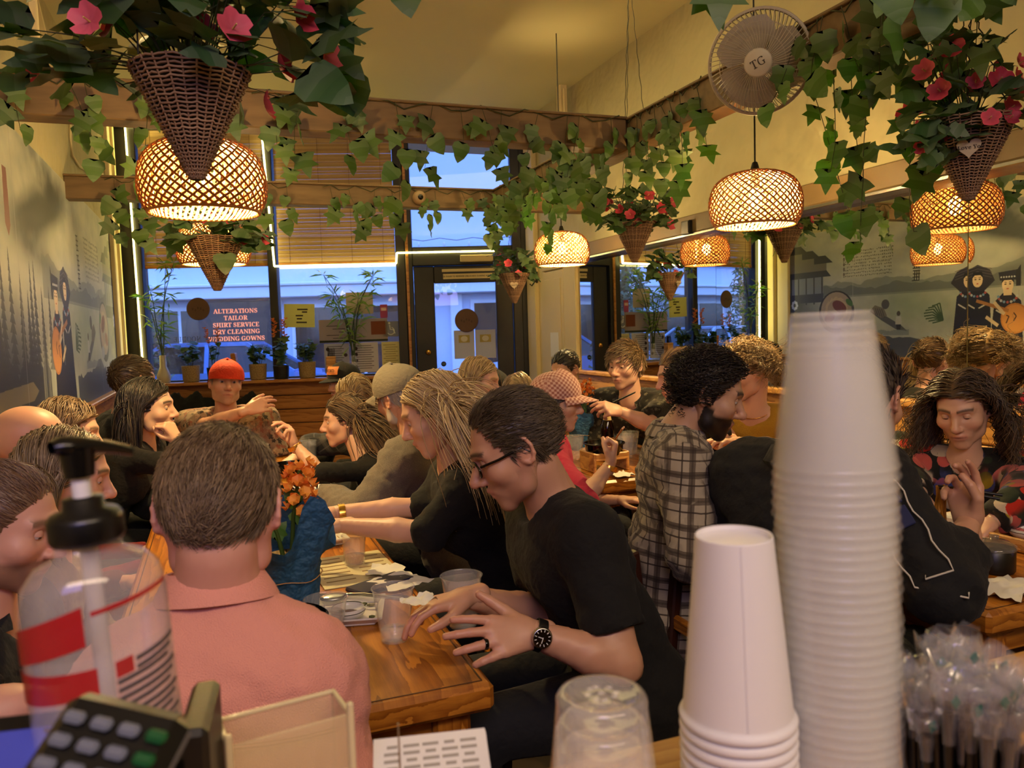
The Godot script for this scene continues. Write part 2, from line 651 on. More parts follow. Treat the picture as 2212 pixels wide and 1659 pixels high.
		m = MB.new()
		for t in [0.1, 0.37, 0.63, 0.9]:
			var a := wall_frame.basis * Vector3((s[1] - s[0]) * t, 0.0, -0.016)
			m.tube(PackedVector3Array([a, a + Vector3(0, 1.3, 0)]), 0.002, -1, 4)
		put("cord", m, mat(Color(0.4, 0.28, 0.14)), bl)
		m = MB.new()
		m.box(wall_frame.basis * Vector3((s[1] - s[0]) / 2, 0.008, -0.016), Vector3(s[1] - s[0], 0.03, 0.012), 0.004, wall_frame.basis)
		put("bottom_rail", m, M.pine, bl)
	# beams
	beam("beam_1", Vector3(LEFT_X, 2.385, -3.62), Vector3(2.0, 2.385, -3.62), 0.13, 0.15)
	beam("beam_2", Vector3(LEFT_X, 2.39, -5.66), Vector3(2.86, 2.39, -5.66), 0.12, 0.14)
	beam("beam_3", Vector3(2.07, 2.385, 0.6), Vector3(2.07, 2.385, -5.6), 0.12, 0.145)
	beam("beam_4", Vector3(LEFT_X, 2.385, -1.45), Vector3(2.0, 2.385, -1.45), 0.12, 0.145)
	m = MB.new()
	m.bar(Vector3(-0.55, 2.43, -3.62), Vector3(-0.83, 3.38, -4.9), 0.045, 0.045, 0.004)
	m.bar(Vector3(-0.60, 2.43, -3.62), Vector3(-0.60, 3.42, -3.62), 0.03, 0.03, 0.004)
	struct("beam_5", m, M.cream)
	m = MB.new()
	m.box(Vector3(2.80, 2.95, -6.05), Vector3(0.07, 1.0, 0.07), 0.006)
	m.tube(PackedVector3Array([Vector3(2.79, 2.6, -5.99), Vector3(2.79, 3.38, -5.99)]), 0.012)
	struct("trim_9", m, M.cream)

func beam(called: String, a: Vector3, b: Vector3, w: float, h: float):
	var m := MB.new()
	m.box((a + b) / 2, Vector3(b.x - a.x if absf(b.x - a.x) > 0.1 else w, h, absf(b.z - a.z) if absf(b.z - a.z) > 0.1 else w), 0.005)
	m.box((a + b) / 2 + Vector3(0, h * 0.5 + 0.004, 0), Vector3(b.x - a.x if absf(b.x - a.x) > 0.1 else w + 0.03, 0.012, absf(b.z - a.z) if absf(b.z - a.z) > 0.1 else w + 0.03), 0.003)
	struct(called, m, M.beam)

func wall_box(m: MB, u0: float, u1: float, y0: float, y1: float, o0: float, o1: float, bevel := 0.0):
	m.box(bw((u0 + u1) / 2, (y0 + y1) / 2, (o0 + o1) / 2), Vector3(u1 - u0, y1 - y0, o1 - o0), bevel, wall_frame.basis)

func side_box(m: MB, d0: float, d1: float, y0: float, y1: float, o0: float, o1: float, bevel := 0.0):
	m.box(rw((d0 + d1) / 2, (y0 + y1) / 2, (o0 + o1) / 2), Vector3(d1 - d0, y1 - y0, o1 - o0), bevel, mirror_frame.basis)

# ---------------------------------------------------------------- across the street
func build_street():
	var blue := mat(Color(0.80, 0.84, 0.92), 0.7)
	var pale := mat(Color(0.90, 0.91, 0.93), 0.7)
	var m := MB.new()
	wall_box(m, -30, 40, -0.25, -0.15, -40, -0.2)
	struct("street", m, mat(Color(0.22, 0.22, 0.24), 0.9))
	m = MB.new()
	wall_box(m, -26, 34, -0.15, 7.5, -12.6, -12.0)
	var f := thing("shop_building", "long pale blue shop building across the street", "building", bw(4, 0, -12.0))
	var inv := f.transform.affine_inverse()
	var body := put("wall", m, blue, f)
	body.transform = inv
	m = MB.new()
	wall_box(m, -26, 34, 2.35, 2.62, -12.0, -11.45, 0.02)
	wall_box(m, -26, 34, 2.62, 2.70, -12.0, -11.38, 0.02)
	put("ledge", m, pale, f).transform = inv
	for k in 13:
		m = MB.new()
		wall_box(m, -24 + k * 4.4, -23.7 + k * 4.4, 0.0, 2.35, -12.0, -11.85, 0.02)
		put("pilaster", m, pale, f).transform = inv
		m = MB.new()
		wall_box(m, -23.5 + k * 4.4, -20.0 + k * 4.4, 0.35, 2.2, -12.0, -11.94, 0.02)
		var win := put("window", m, pale, f)
		win.transform = inv
		for t in 2:
			m = MB.new()
			wall_box(m, -23.4 + k * 4.4 + t * 1.7, -21.78 + k * 4.4 + t * 1.7, 0.45, 2.1, -11.94, -11.92)
			put("pane", m, mat(Color(0.10, 0.10, 0.13), 0.1), win)
	m = MB.new()
	for k in 5:
		wall_box(m, 7, 34, 4.3 + 0.62 * k, 4.86 + 0.62 * k, -12.0, -11.9, 0.03)
	put("siding", m, blue, f).transform = inv
	m = MB.new()
	wall_box(m, -26, 34, 3.35, 3.42, -11.95, -11.9)
	put("trim", m, mat(Color(0.5, 0.56, 0.66), 0.6), f).transform = inv
	m = MB.new()
	m.lathe(PackedVector2Array([Vector2(0.0, 0.1), Vector2(0.16, 0.1), Vector2(0.2, 0.0)]), 16, Transform3D(wall_frame.basis * Basis(Vector3.RIGHT, PI / 2), bw(1.35, 3.05, -12.0)))
	put("vent", m, mat(Color(0.3, 0.32, 0.36)), f).transform = inv
	var sign := thing("shop_window_sign", "dark tailor's window across the street with pale orange lettering", "sign", bw(-2.75, 1.72, -11.7))
	m = MB.new()
	m.box(Vector3.ZERO, Vector3(1.75, 1.15, 0.05), 0.01, wall_frame.basis)
	put("board", m, mat(Color(0.09, 0.10, 0.14), 0.3), sign)
	var tm := glow(Color(1.0, 0.55, 0.32), 0.7)
	var words := ["ALTERATIONS", "TAILOR", "SHIRT SERVICE", "DRY CLEANING", "WEDDING GOWNS"]
	for k in 5:
		text_mesh("lettering", words[k], "Droid Serif", 0.14, Transform3D(wall_frame.basis, wall_frame.basis * Vector3(0, 0.34 - 0.165 * k, 0.028)), tm, sign, 0.01, 700)
	var s2 := thing("cleaner_sign", "red lettered cleaner sign behind the window mullion across the street", "sign", bw(0.62, 1.55, -11.85))
	m = MB.new()
	m.box(Vector3.ZERO, Vector3(1.2, 0.8, 0.04), 0.01, wall_frame.basis)
	put("board", m, mat(Color(0.13, 0.13, 0.16), 0.3), s2)
	text_mesh("lettering", "CLEANER", "Droid Serif", 0.2, Transform3D(wall_frame.basis, wall_frame.basis * Vector3(0, -0.05, 0.022)), glow(Color(0.9, 0.3, 0.15), 0.6), s2, 0.01, 700)
	var s3 := thing("studio_sign", "pale studio lettering with round blue wave board across the street, above the ledge", "sign", bw(7.0, 3.0, -11.8))
	text_mesh("lettering", "STUDIOS", "Droid Sans", 0.2, Transform3D(wall_frame.basis, wall_frame.basis * Vector3(-0.45, 0.33, 0.0)), M.white, s3, 0.01, 700)
	m = MB.new()
	m.box(wall_frame.basis * Vector3(1.35, -0.05, 0), Vector3(0.85, 0.8, 0.05), 0.01, wall_frame.basis)
	put("board", m, mat(Color(0.06, 0.2, 0.36), 0.5), s3)
	m = MB.new()
	for k in 3:
		var arc := PackedVector3Array()
		for j in 9:
			var an := 0.3 + j * 0.32
			arc.append(wall_frame.basis * Vector3(1.3 + (0.32 - 0.08 * k) * cos(an) + 0.05 * k, -0.2 + (0.4 - 0.1 * k) * sin(an), 0.035))
		m.tube(arc, 0.03, 0.012, 5)
	put("wave", m, mat(Color(0.45, 0.75, 0.9)), s3)
	m = MB.new()
	m.box(wall_frame.basis * Vector3(2.25, -0.1, 0), Vector3(0.7, 1.0, 0.04), 0.01, wall_frame.basis)
	put("poster", m, pale, s3)
	# string of small lights along the upper wall
	var sl := thing("string_lights", "string of small bulbs hung along the blue wall across the street", "string lights", bw(-2, 3.62, -11.3))
	m = MB.new()
	var path := PackedVector3Array()
	for k in 60:
		path.append(wall_frame.basis * Vector3(k * 0.2, 0.03 * sin(k * 1.57), 0))
	m.tube(path, 0.008, -1, 4)
	put("cord", m, M.black, sl)
	for k in 20:
		m = MB.new()
		m.ball(wall_frame.basis * Vector3(k * 0.6 + 0.1, -0.11, 0), Vector3(0.035, 0.06, 0.035), 8)
		put("bulb", m, M.white, sl)
	for c in [[-1.6, -6.6, Color(0.35, 0.52, 0.75), "pale blue car parked outside left of the window mullion"], [5.0, -6.2, Color(0.72, 0.78, 0.84), "white car parked outside behind the door glass"], [-7.0, -6.4, Color(0.62, 0.70, 0.80), "silver blue car parked outside seen in the mirror"], [10.0, -7.5, Color(0.3, 0.36, 0.5), "dark blue car parked further along the street"]]:
		car(c[0], c[1], c[2], c[3])
	street_tree(-2.7, -4.6, 3.6, "dark conifer outside the left end of the window")
	street_tree(-11.5, -8.5, 4.2, "dark conifer on the far pavement seen in the mirror")

func car(u: float, o: float, color: Color, label: String):
	var t := thing("parked_car", label, "car", bw(u, -0.15, o), "cars parked in the street", wall_frame.basis)
	var side := PackedVector2Array([Vector2(-2.2, 0.35), Vector2(2.2, 0.35), Vector2(2.25, 0.62), Vector2(2.1, 0.86), Vector2(1.2, 0.98), Vector2(-1.55, 1.0), Vector2(-2.15, 0.92), Vector2(-2.28, 0.6)])
	var paint := mat(color, 0.25, 0.2)
	var m := MB.new()
	m.slab(side, 1.7, Transform3D(Basis.IDENTITY, Vector3(0, 0, -0.85)))
	put("body", m, paint, t)
	m = MB.new()
	var q := []
	for s in [-1, 1]:
		q.append([Vector3(1.25, 0.97, 0.8 * s), Vector3(0.45, 1.46, 0.62 * s), Vector3(-0.95, 1.47, 0.62 * s), Vector3(-1.7, 0.98, 0.8 * s)])
	m.quad(q[1][1], q[0][1], q[0][2], q[1][2])
	for k in 4:
		for s in 2:
			if k < 3:
				m.bar(q[s][k], q[s][k + 1], 0.06, 0.06)
		m.bar(q[0][k], q[1][k], 0.06, 0.06)
	for s in [-0.72, 0.72]:
		m.bar(Vector3(-0.2, 0.98, s * 1.1), Vector3(-0.2, 1.46, s * 0.88), 0.07, 0.05)
	put("roof", m, paint, t)
	m = MB.new()
	m.quad(q[0][0], q[1][0], q[1][1], q[0][1])
	m.quad(q[1][3], q[0][3], q[0][2], q[1][2])
	m.quad(q[1][0], q[1][3], q[1][2], q[1][1])
	m.quad(q[0][3], q[0][0], q[0][1], q[0][2])
	put("windows", m, mat(Color(0.05, 0.07, 0.1), 0.05), t)
	for x in [-1.4, 1.4]:
		for z in [-0.8, 0.8]:
			m = MB.new()
			m.lathe(PackedVector2Array([Vector2(0, -0.1), Vector2(0.3, -0.1), Vector2(0.33, -0.06), Vector2(0.33, 0.06), Vector2(0.3, 0.1), Vector2(0, 0.1)]), 20, Transform3D(Basis(Vector3.RIGHT, PI / 2), Vector3(x, 0.33, z)))
			put("wheel", m, M.black, t)
	m = MB.new()
	for z in [-0.6, 0.6]:
		m.box(Vector3(2.2, 0.68, z), Vector3(0.1, 0.12, 0.3), 0.02)
	put("headlights", m, M.white, t)

func street_tree(u: float, o: float, h: float, label: String):
	var t := thing("street_tree", label, "tree", bw(u, -0.15, o), "trees on the street")
	var m := MB.new()
	m.tube(PackedVector3Array([Vector3.ZERO, Vector3(0.05, h * 0.6, 0), Vector3(0, h, 0)]), 0.12, 0.02, 8)
	put("trunk", m, mat(Color(0.14, 0.1, 0.07)), t)
	m = MB.new()
	for k in 1500:
		var y := rng.randf_range(0.2, 1.0)
		var r := 0.85 * (1.15 - y) * sqrt(rng.randf())
		var an := rng.randf() * TAU
		var p := Vector3(r * cos(an), y * h, r * sin(an))
		m.col = Color(0.03, 0.07, 0.04).lerp(Color(0.08, 0.14, 0.07), rng.randf())
		var d := Vector3(rng.randfn(), rng.randf_range(-1.2, 0.3), rng.randfn()).normalized() * rng.randf_range(0.1, 0.2)
		var s := d.cross(Vector3(rng.randfn(), rng.randfn(), rng.randfn())).normalized() * 0.03
		m.quad(p - s, p + s, p + d + s * 0.3, p + d - s * 0.3)
	stuff(put("foliage", m, M.painted, t))

# ---------------------------------------------------------------- the printed ink landscape on the left wall
var art: Image
const ART_SCALE := 330.0

func art_pt(d: float, y: float) -> Vector2:
	return Vector2((d - 3.2) * ART_SCALE, (2.42 - y) * ART_SCALE)

func art_poly(pts: Array, c: Color):     # (depth along the wall, height) pairs
	var q := PackedVector2Array()
	var y0 := 1e9
	var y1 := -1e9
	for p in pts:
		var v := art_pt(p[0], p[1])
		q.append(v)
		y0 = minf(y0, v.y)
		y1 = maxf(y1, v.y)
	for y in range(maxi(0, int(y0)), mini(art.get_height(), int(y1) + 2)):
		var xs := []
		for i in q.size():
			var a := q[i]
			var b := q[(i + 1) % q.size()]
			if (a.y <= y) != (b.y <= y):
				xs.append(a.x + (y - a.y) / (b.y - a.y) * (b.x - a.x))
		xs.sort()
		for i in range(0, xs.size() - 1, 2):
			art_span(int(xs[i]), int(xs[i + 1]), y, c)

func art_span(x0: int, x1: int, y: int, c: Color):
	x0 = maxi(0, x0)
	x1 = mini(art.get_width(), x1 + 1)
	if x1 <= x0:
		return
	if c.a > 0.99:
		art.fill_rect(Rect2i(x0, y, x1 - x0, 1), c)
	else:
		for x in range(x0, x1):
			art.set_pixel(x, y, art.get_pixel(x, y).lerp(Color(c.r, c.g, c.b), c.a))

func art_oval(d: float, y: float, rd: float, ry: float, c: Color, turn := 0.0):
	var q := []
	for k in 28:
		var an := TAU * k / 28
		var p := Vector2(rd * cos(an), ry * sin(an)).rotated(turn)
		q.append([d + p.x, y + p.y])
	art_poly(q, c)

func art_line(pts: Array, w: float, c: Color):
	for i in pts.size() - 1:
		var a := Vector2(pts[i][0], pts[i][1])
		var b := Vector2(pts[i + 1][0], pts[i + 1][1])
		var n := (b - a).orthogonal().normalized() * w * 0.5
		art_poly([[a.x + n.x, a.y + n.y], [b.x + n.x, b.y + n.y], [b.x - n.x, b.y - n.y], [a.x - n.x, a.y - n.y]], c)

func art_ridge(d0: float, d1: float, base: float, amp: float, freq: float, low: float, c: Color, seed_: float):
	var q := []
	for k in 61:
		var d := lerpf(d0, d1, k / 60.0)
		q.append([d, base + amp * noise.get_noise_2d(d * freq, seed_) + 0.3 * amp * noise.get_noise_2d(d * freq * 5.0, seed_ + 9.0)])
	q.append([d1, low])
	q.append([d0, low])
	art_poly(q, c)

func art_woman(d: float, y: float, s: float, hat: int):
	var navy := Color(0.10, 0.10, 0.15)
	var face := Color(0.80, 0.72, 0.60)
	art_poly([[d - 0.20 * s, y - 0.66 * s], [d - 0.17 * s, y - 0.2 * s], [d - 0.06 * s, y - 0.10 * s], [d + 0.06 * s, y - 0.10 * s], [d + 0.17 * s, y - 0.2 * s], [d + 0.22 * s, y - 0.66 * s]], navy)
	art_poly([[d - 0.06 * s, y - 0.04 * s], [d + 0.06 * s, y - 0.04 * s], [d + 0.05 * s, y - 0.13 * s], [d - 0.05 * s, y - 0.13 * s]], face)
	for k in 9:      # embroidered collar and cuffs
		var an := PI + k * PI / 8.0
		art_oval(d + 0.12 * s * cos(an), y - 0.14 * s + 0.07 * s * sin(an), 0.016 * s, 0.016 * s, [Color(0.65, 0.68, 0.72), Color(0.62, 0.30, 0.30), Color(0.4, 0.55, 0.7)][k % 3])
	art_line([[d - 0.15 * s, y - 0.30 * s], [d - 0.02 * s, y - 0.36 * s]], 0.018 * s, Color(0.72, 0.72, 0.70))
	art_line([[d + 0.15 * s, y - 0.30 * s], [d + 0.04 * s, y - 0.36 * s]], 0.018 * s, Color(0.72, 0.72, 0.70))
	art_poly([[d - 0.2 * s, y - 0.66 * s], [d + 0.22 * s, y - 0.66 * s], [d + 0.30 * s, y - 1.15 * s], [d - 0.26 * s, y - 1.15 * s]], Color(0.09, 0.10, 0.16))
	art_line([[d - 0.1 * s, y - 1.0 * s], [d + 0.2 * s, y - 1.02 * s]], 0.012 * s, Color(0.75, 0.75, 0.75))
	if hat == 0:
		art_poly([[d - 0.24 * s, y - 0.02 * s], [d - 0.17 * s, y + 0.12 * s], [d, y + 0.19 * s], [d + 0.17 * s, y + 0.12 * s], [d + 0.26 * s, y - 0.02 * s], [d + 0.12 * s, y - 0.14 * s], [d - 0.1 * s, y - 0.14 * s]], Color(0.16, 0.15, 0.19))
		for k in 4:
			art_line([[d - 0.2 * s, y + 0.02 * s + 0.035 * k * s], [d, y + 0.07 * s + 0.035 * k * s], [d + 0.2 * s, y + 0.02 * s + 0.035 * k * s]], 0.006 * s, Color(0.34, 0.32, 0.36))
	art_oval(d, y, 0.072 * s, 0.095 * s, face)
	art_poly([[d - 0.08 * s, y + 0.02 * s], [d - 0.06 * s, y + 0.1 * s], [d + 0.06 * s, y + 0.1 * s], [d + 0.08 * s, y + 0.02 * s], [d + 0.04 * s, y + 0.06 * s], [d - 0.04 * s, y + 0.06 * s]], Color(0.05, 0.05, 0.06))
	if hat == 1:
		art_poly([[d - 0.10 * s, y + 0.05 * s], [d - 0.12 * s, y + 0.17 * s], [d + 0.12 * s, y + 0.15 * s], [d + 0.10 * s, y + 0.05 * s]], Color(0.12, 0.12, 0.17))
		art_poly([[d - 0.10 * s, y + 0.14 * s], [d - 0.16 * s, y + 0.22 * s], [d - 0.16 * s, y - 0.02 * s], [d - 0.11 * s, y - 0.02 * s]], Color(0.10, 0.10, 0.13))
		for k in 6:
			art_oval(d - 0.085 * s + 0.034 * s * k, y + 0.09 * s, 0.010 * s, 0.010 * s, Color(0.7, 0.72, 0.74))
	for e in [-1.0, 1.0]:
		art_oval(d + 0.03 * s * e, y + 0.005 * s, 0.013 * s, 0.006 * s, Color(0.06, 0.05, 0.06))
		art_line([[d + 0.016 * s * e, y + 0.026 * s], [d + 0.046 * s * e, y + 0.03 * s]], 0.005 * s, Color(0.12, 0.1, 0.1))
	art_oval(d, y - 0.05 * s, 0.014 * s, 0.006 * s, Color(0.6, 0.2, 0.18))

func build_mural():
	var W := 1660
	var H := 469
	var small := Image.create(208, 60, false, Image.FORMAT_RGB8)
	for y in 60:
		for x in 208:
			var t := y / 59.0
			var n := noise.get_noise_2d(x * 0.03, y * 0.05) * 0.5 + noise.get_noise_2d(x * 0.12 + 40.0, y * 0.16) * 0.25
			var c := Color(0.76, 0.75, 0.68).lerp(Color(0.68, 0.71, 0.70), t).lerp(Color(0.54, 0.57, 0.56), clampf(0.25 + n, 0, 0.6))
			c = c.lerp(Color(0.42, 0.52, 0.40), 0.5 * bump((x / 208.0 - 0.55) * 5.0, 0.5) * bump(t - 0.62, 0.16))
			var dd := 3.2 + x / 208.0 * 5.03
			c = c.lerp(Color(0.16, 0.17, 0.19), clampf(1.3 * bump(dd - 7.9, 0.5) * bump(t - 0.55 - n * 0.3, 0.5), 0, 0.85))      # the dark wooded end
			c = c.lerp(Color(0.17, 0.19, 0.20), clampf(1.2 * bump(dd - 4.75 - 0.35 * sin(y * 0.25), 0.42) * bump(t - 0.22 + n * 0.2, 0.2), 0, 0.8))   # great tree
			c = c.lerp(Color(0.14, 0.16, 0.19), clampf(bump(dd - 3.9 - 0.2 * n, 0.5) * clampf((t - 0.5) * 3.0, 0, 1), 0, 0.8))
			small.set_pixel(x, y, c)
	small.resize(W, H, Image.INTERPOLATE_CUBIC)
	art = small
	# far hills and the water line
	art_ridge(4.7, 7.6, 1.84, 0.10, 1.3, 1.66, Color(0.36, 0.39, 0.38, 0.5), 3.0)
	art_ridge(4.9, 7.7, 1.76, 0.08, 1.9, 1.68, Color(0.28, 0.32, 0.32, 0.5), 8.0)
	art_ridge(5.6, 8.2, 1.22, 0.12, 1.6, 1.0, Color(0.22, 0.25, 0.30, 0.85), 21.0)
	# conifers and rocks at the near end
	for k in 9:
		var d := 3.75 + 0.13 * k + 0.05 * sin(k * 5.0)
		var h := 0.32 + 0.22 * absf(sin(k * 2.3))
		for j in 12:
			var w := 0.012 + 0.075 * j / 12.0
			art_poly([[d - w, 1.25 + h * (1.0 - j / 12.0)], [d, 1.25 + h * (1.0 - j / 12.0) + 0.06], [d + w, 1.25 + h * (1.0 - j / 12.0) - 0.01]], Color(0.12, 0.14, 0.17, 0.75))
	art_ridge(3.2, 4.75, 1.30, 0.10, 4.0, 1.0, Color(0.13, 0.15, 0.19, 0.95), 31.0)
	for k in 60:
		var x := 4.55 + rng.randf() * 0.5
		art_line([[x, 1.05 + rng.randf() * 0.1], [x + rng.randfn() * 0.02, 1.35 + rng.randf() * 0.3]], 0.01, Color(0.55, 0.57, 0.56, 0.35))
	art_poly([[3.3, 1.22], [4.3, 1.24], [4.42, 1.19], [4.30, 1.15], [3.3, 1.14]], Color(0.50, 0.46, 0.38, 0.8))
	# stilt house with tiled roofs
	for k in 3:
		var x := 7.35 + 0.2 * k
		art_poly([[x - 0.30, 2.06 + 0.07 * k], [x - 0.18, 2.15 + 0.07 * k], [x + 0.18, 2.15 + 0.07 * k], [x + 0.32, 2.06 + 0.07 * k]], Color(0.13, 0.13, 0.16))
		art_poly([[x - 0.2, 2.06 + 0.07 * k], [x + 0.2, 2.06 + 0.07 * k], [x + 0.2, 1.98], [x - 0.2, 1.98]], Color(0.40, 0.38, 0.34))
	art_poly([[7.15, 1.98], [7.95, 1.98], [8.02, 1.91], [7.08, 1.91]], Color(0.14, 0.15, 0.18))
	art_poly([[7.2, 1.91], [7.9, 1.91], [7.9, 1.72], [7.2, 1.72]], Color(0.44, 0.47, 0.52))
	for k in 6:
		art_line([[7.22 + 0.13 * k, 1.92], [7.22 + 0.13 * k, 1.6]], 0.018, Color(0.13, 0.14, 0.18))
	art_poly([[7.2, 1.72], [7.9, 1.72], [7.9, 1.62], [7.2, 1.62]], Color(0.17, 0.19, 0.25))
	for k in 8:
		art_oval(7.68 + 0.04 * cos(k * 0.8), 1.60 + 0.04 * sin(k * 0.8), 0.018, 0.018, Color(0.72, 0.74, 0.80))
	# rows of small writing, and the tall characters beside them: brush marks
	for row in 9:
		var y := 2.14 - 0.033 * row
		var x := 6.20 + (0.0 if row < 4 else 0.02)
		while x < 6.88:
			if rng.randf() > 0.06:
				for j in 3:
					art_line([[x + rng.randf() * 0.016, y + rng.randf() * 0.018], [x + rng.randf() * 0.018, y + rng.randf() * 0.018]], 0.004, Color(0.20, 0.20, 0.18, 0.8))
			x += 0.026
	for ch in 3:
		var cy: float = [2.08, 1.95, 1.83][ch]
		for j in 7:
			var hx := 5.86 + rng.randf() * 0.02
			if j % 2 == 0:
				art_line([[hx, cy - 0.05 + 0.016 * j], [hx + 0.085, cy - 0.048 + 0.016 * j]], 0.009, Color(0.13, 0.13, 0.12))
			else:
				art_line([[5.87 + 0.012 * j, cy + 0.05], [5.868 + 0.014 * j, cy - 0.05]], 0.009, Color(0.13, 0.13, 0.12))
	for k in 5:
		art_oval(6.88, 2.13 - 0.055 * k, 0.012, 0.02, Color(0.25, 0.2, 0.18, 0.6))
	# bowl of noodles
	art_oval(7.0, 1.50, 0.27, 0.24, Color(0.09, 0.09, 0.13))
	art_oval(7.0, 1.52, 0.235, 0.205, Color(0.62, 0.56, 0.50))
	for k in 40:
		var a := rng.randf() * TAU
		art_line([[7.0 + 0.15 * cos(a), 1.52 + 0.13 * sin(a)], [7.0 + 0.17 * cos(a + 0.9), 1.52 + 0.15 * sin(a + 0.9)]], 0.012, Color(0.72, 0.64, 0.54))
	art_oval(6.95, 1.56, 0.11, 0.06, Color(0.42, 0.20, 0.17), 0.4)
	art_oval(7.10, 1.44, 0.08, 0.05, Color(0.50, 0.26, 0.20), -0.3)
	art_oval(6.80, 1.60, 0.06, 0.03, Color(0.25, 0.42, 0.22), 0.6)
	art_oval(6.86, 1.34, 0.08, 0.05, Color(0.6, 0.62, 0.66))
	# boat with a thatched hood and two people
	art_poly([[6.52, 1.50], [6.36, 1.40], [6.16, 1.30], [6.02, 1.28], [6.10, 1.34], [6.30, 1.44]], Color(0.30, 0.32, 0.33))
	art_poly([[6.50, 1.50], [6.44, 1.555], [6.32, 1.52], [6.28, 1.44], [6.36, 1.42]], Color(0.42, 0.41, 0.36))
	for k in 5:
		art_line([[6.47 - 0.03 * k, 1.53 - 0.004 * k], [6.43 - 0.03 * k, 1.46 - 0.01 * k]], 0.007, Color(0.25, 0.25, 0.24))
	art_oval(6.30, 1.56, 0.05, 0.05, Color(0.28, 0.29, 0.29))
	art_oval(6.13, 1.46, 0.022, 0.025, Color(0.25, 0.22, 0.2))
	art_poly([[6.16, 1.43], [6.10, 1.43], [6.09, 1.35], [6.17, 1.35]], Color(0.66, 0.68, 0.68))
	art_poly([[6.16, 1.35], [6.10, 1.35], [6.11, 1.29], [6.15, 1.29]], Color(0.12, 0.13, 0.15))
	art_ridge(6.0, 6.6, 1.29, 0.02, 6.0, 1.24, Color(0.40, 0.45, 0.50, 0.6), 50.0)
	# palm fronds and two women in dark headdresses, one with a round moon lute
	for k in 9:
		var a := 1.9 + k * 0.28
		art_line([[5.60, 1.38], [5.60 + 0.12 * cos(a) * -1.0, 1.45 + 0.10 * sin(a)], [5.60 - 0.22 * cos(a), 1.44 + 0.10 * sin(a)]], 0.012, Color(0.20, 0.30, 0.20))
	art_woman(5.33, 1.74, 0.72, 0)
	art_woman(5.03, 1.68, 0.74, 1)
	art_oval(4.96, 1.38, 0.135, 0.135, Color(0.66, 0.44, 0.20))
	art_oval(4.96, 1.38, 0.12, 0.12, Color(0.74, 0.52, 0.26))
	art_line([[5.02, 1.45], [5.34, 1.55]], 0.03, Color(0.60, 0.42, 0.22))
	for k in 2:
		art_line([[4.97 + 0.07 * k, 1.43 - 0.02 * k], [4.945 + 0.07 * k, 1.40], [4.97 + 0.07 * k, 1.36 - 0.02 * k]], 0.008, Color(0.25, 0.14, 0.06))
	art_line([[5.16, 1.53], [5.06, 1.42]], 0.03, Color(0.78, 0.70, 0.58))
	art_line([[5.24, 1.40], [5.12, 1.32]], 0.03, Color(0.78, 0.70, 0.58))
	# the reddish lantern and pale seam at the near edge
	art_poly([[3.99, 2.2], [4.06, 2.2], [4.07, 1.95], [4.03, 1.90], [3.98, 1.95]], Color(0.42, 0.16, 0.14, 0.8))
	art_line([[4.16, 2.42], [4.19, 1.0]], 0.006, Color(0.62, 0.62, 0.62, 0.6))
	art_line([[6.75, 2.42], [6.75, 1.0]], 0.005, Color(0.7, 0.7, 0.68, 0.5))
	var tex := ImageTexture.create_from_image(art)
	var pm := mat(Color.WHITE, 0.55)
	pm.albedo_texture = tex
	pm.texture_repeat = false
	var t := thing("wall_mural", "ink landscape mural on the left wall with women in dark headdresses and a boat", "mural", Vector3(LEFT_X, 1.0, -3.2))
	var m := MB.new()
	m.box(Vector3(0.003, 0.71, -2.51), Vector3(0.006, 1.42, 5.02))
	put("backing", m, M.paper, t)
	m = MB.new()
	m.quad(Vector3(0.007, 0, 0), Vector3(0.007, 0, -5.03), Vector3(0.007, 1.42, -5.03), Vector3(0.007, 1.42, 0))
	put("print", m, pm, t)

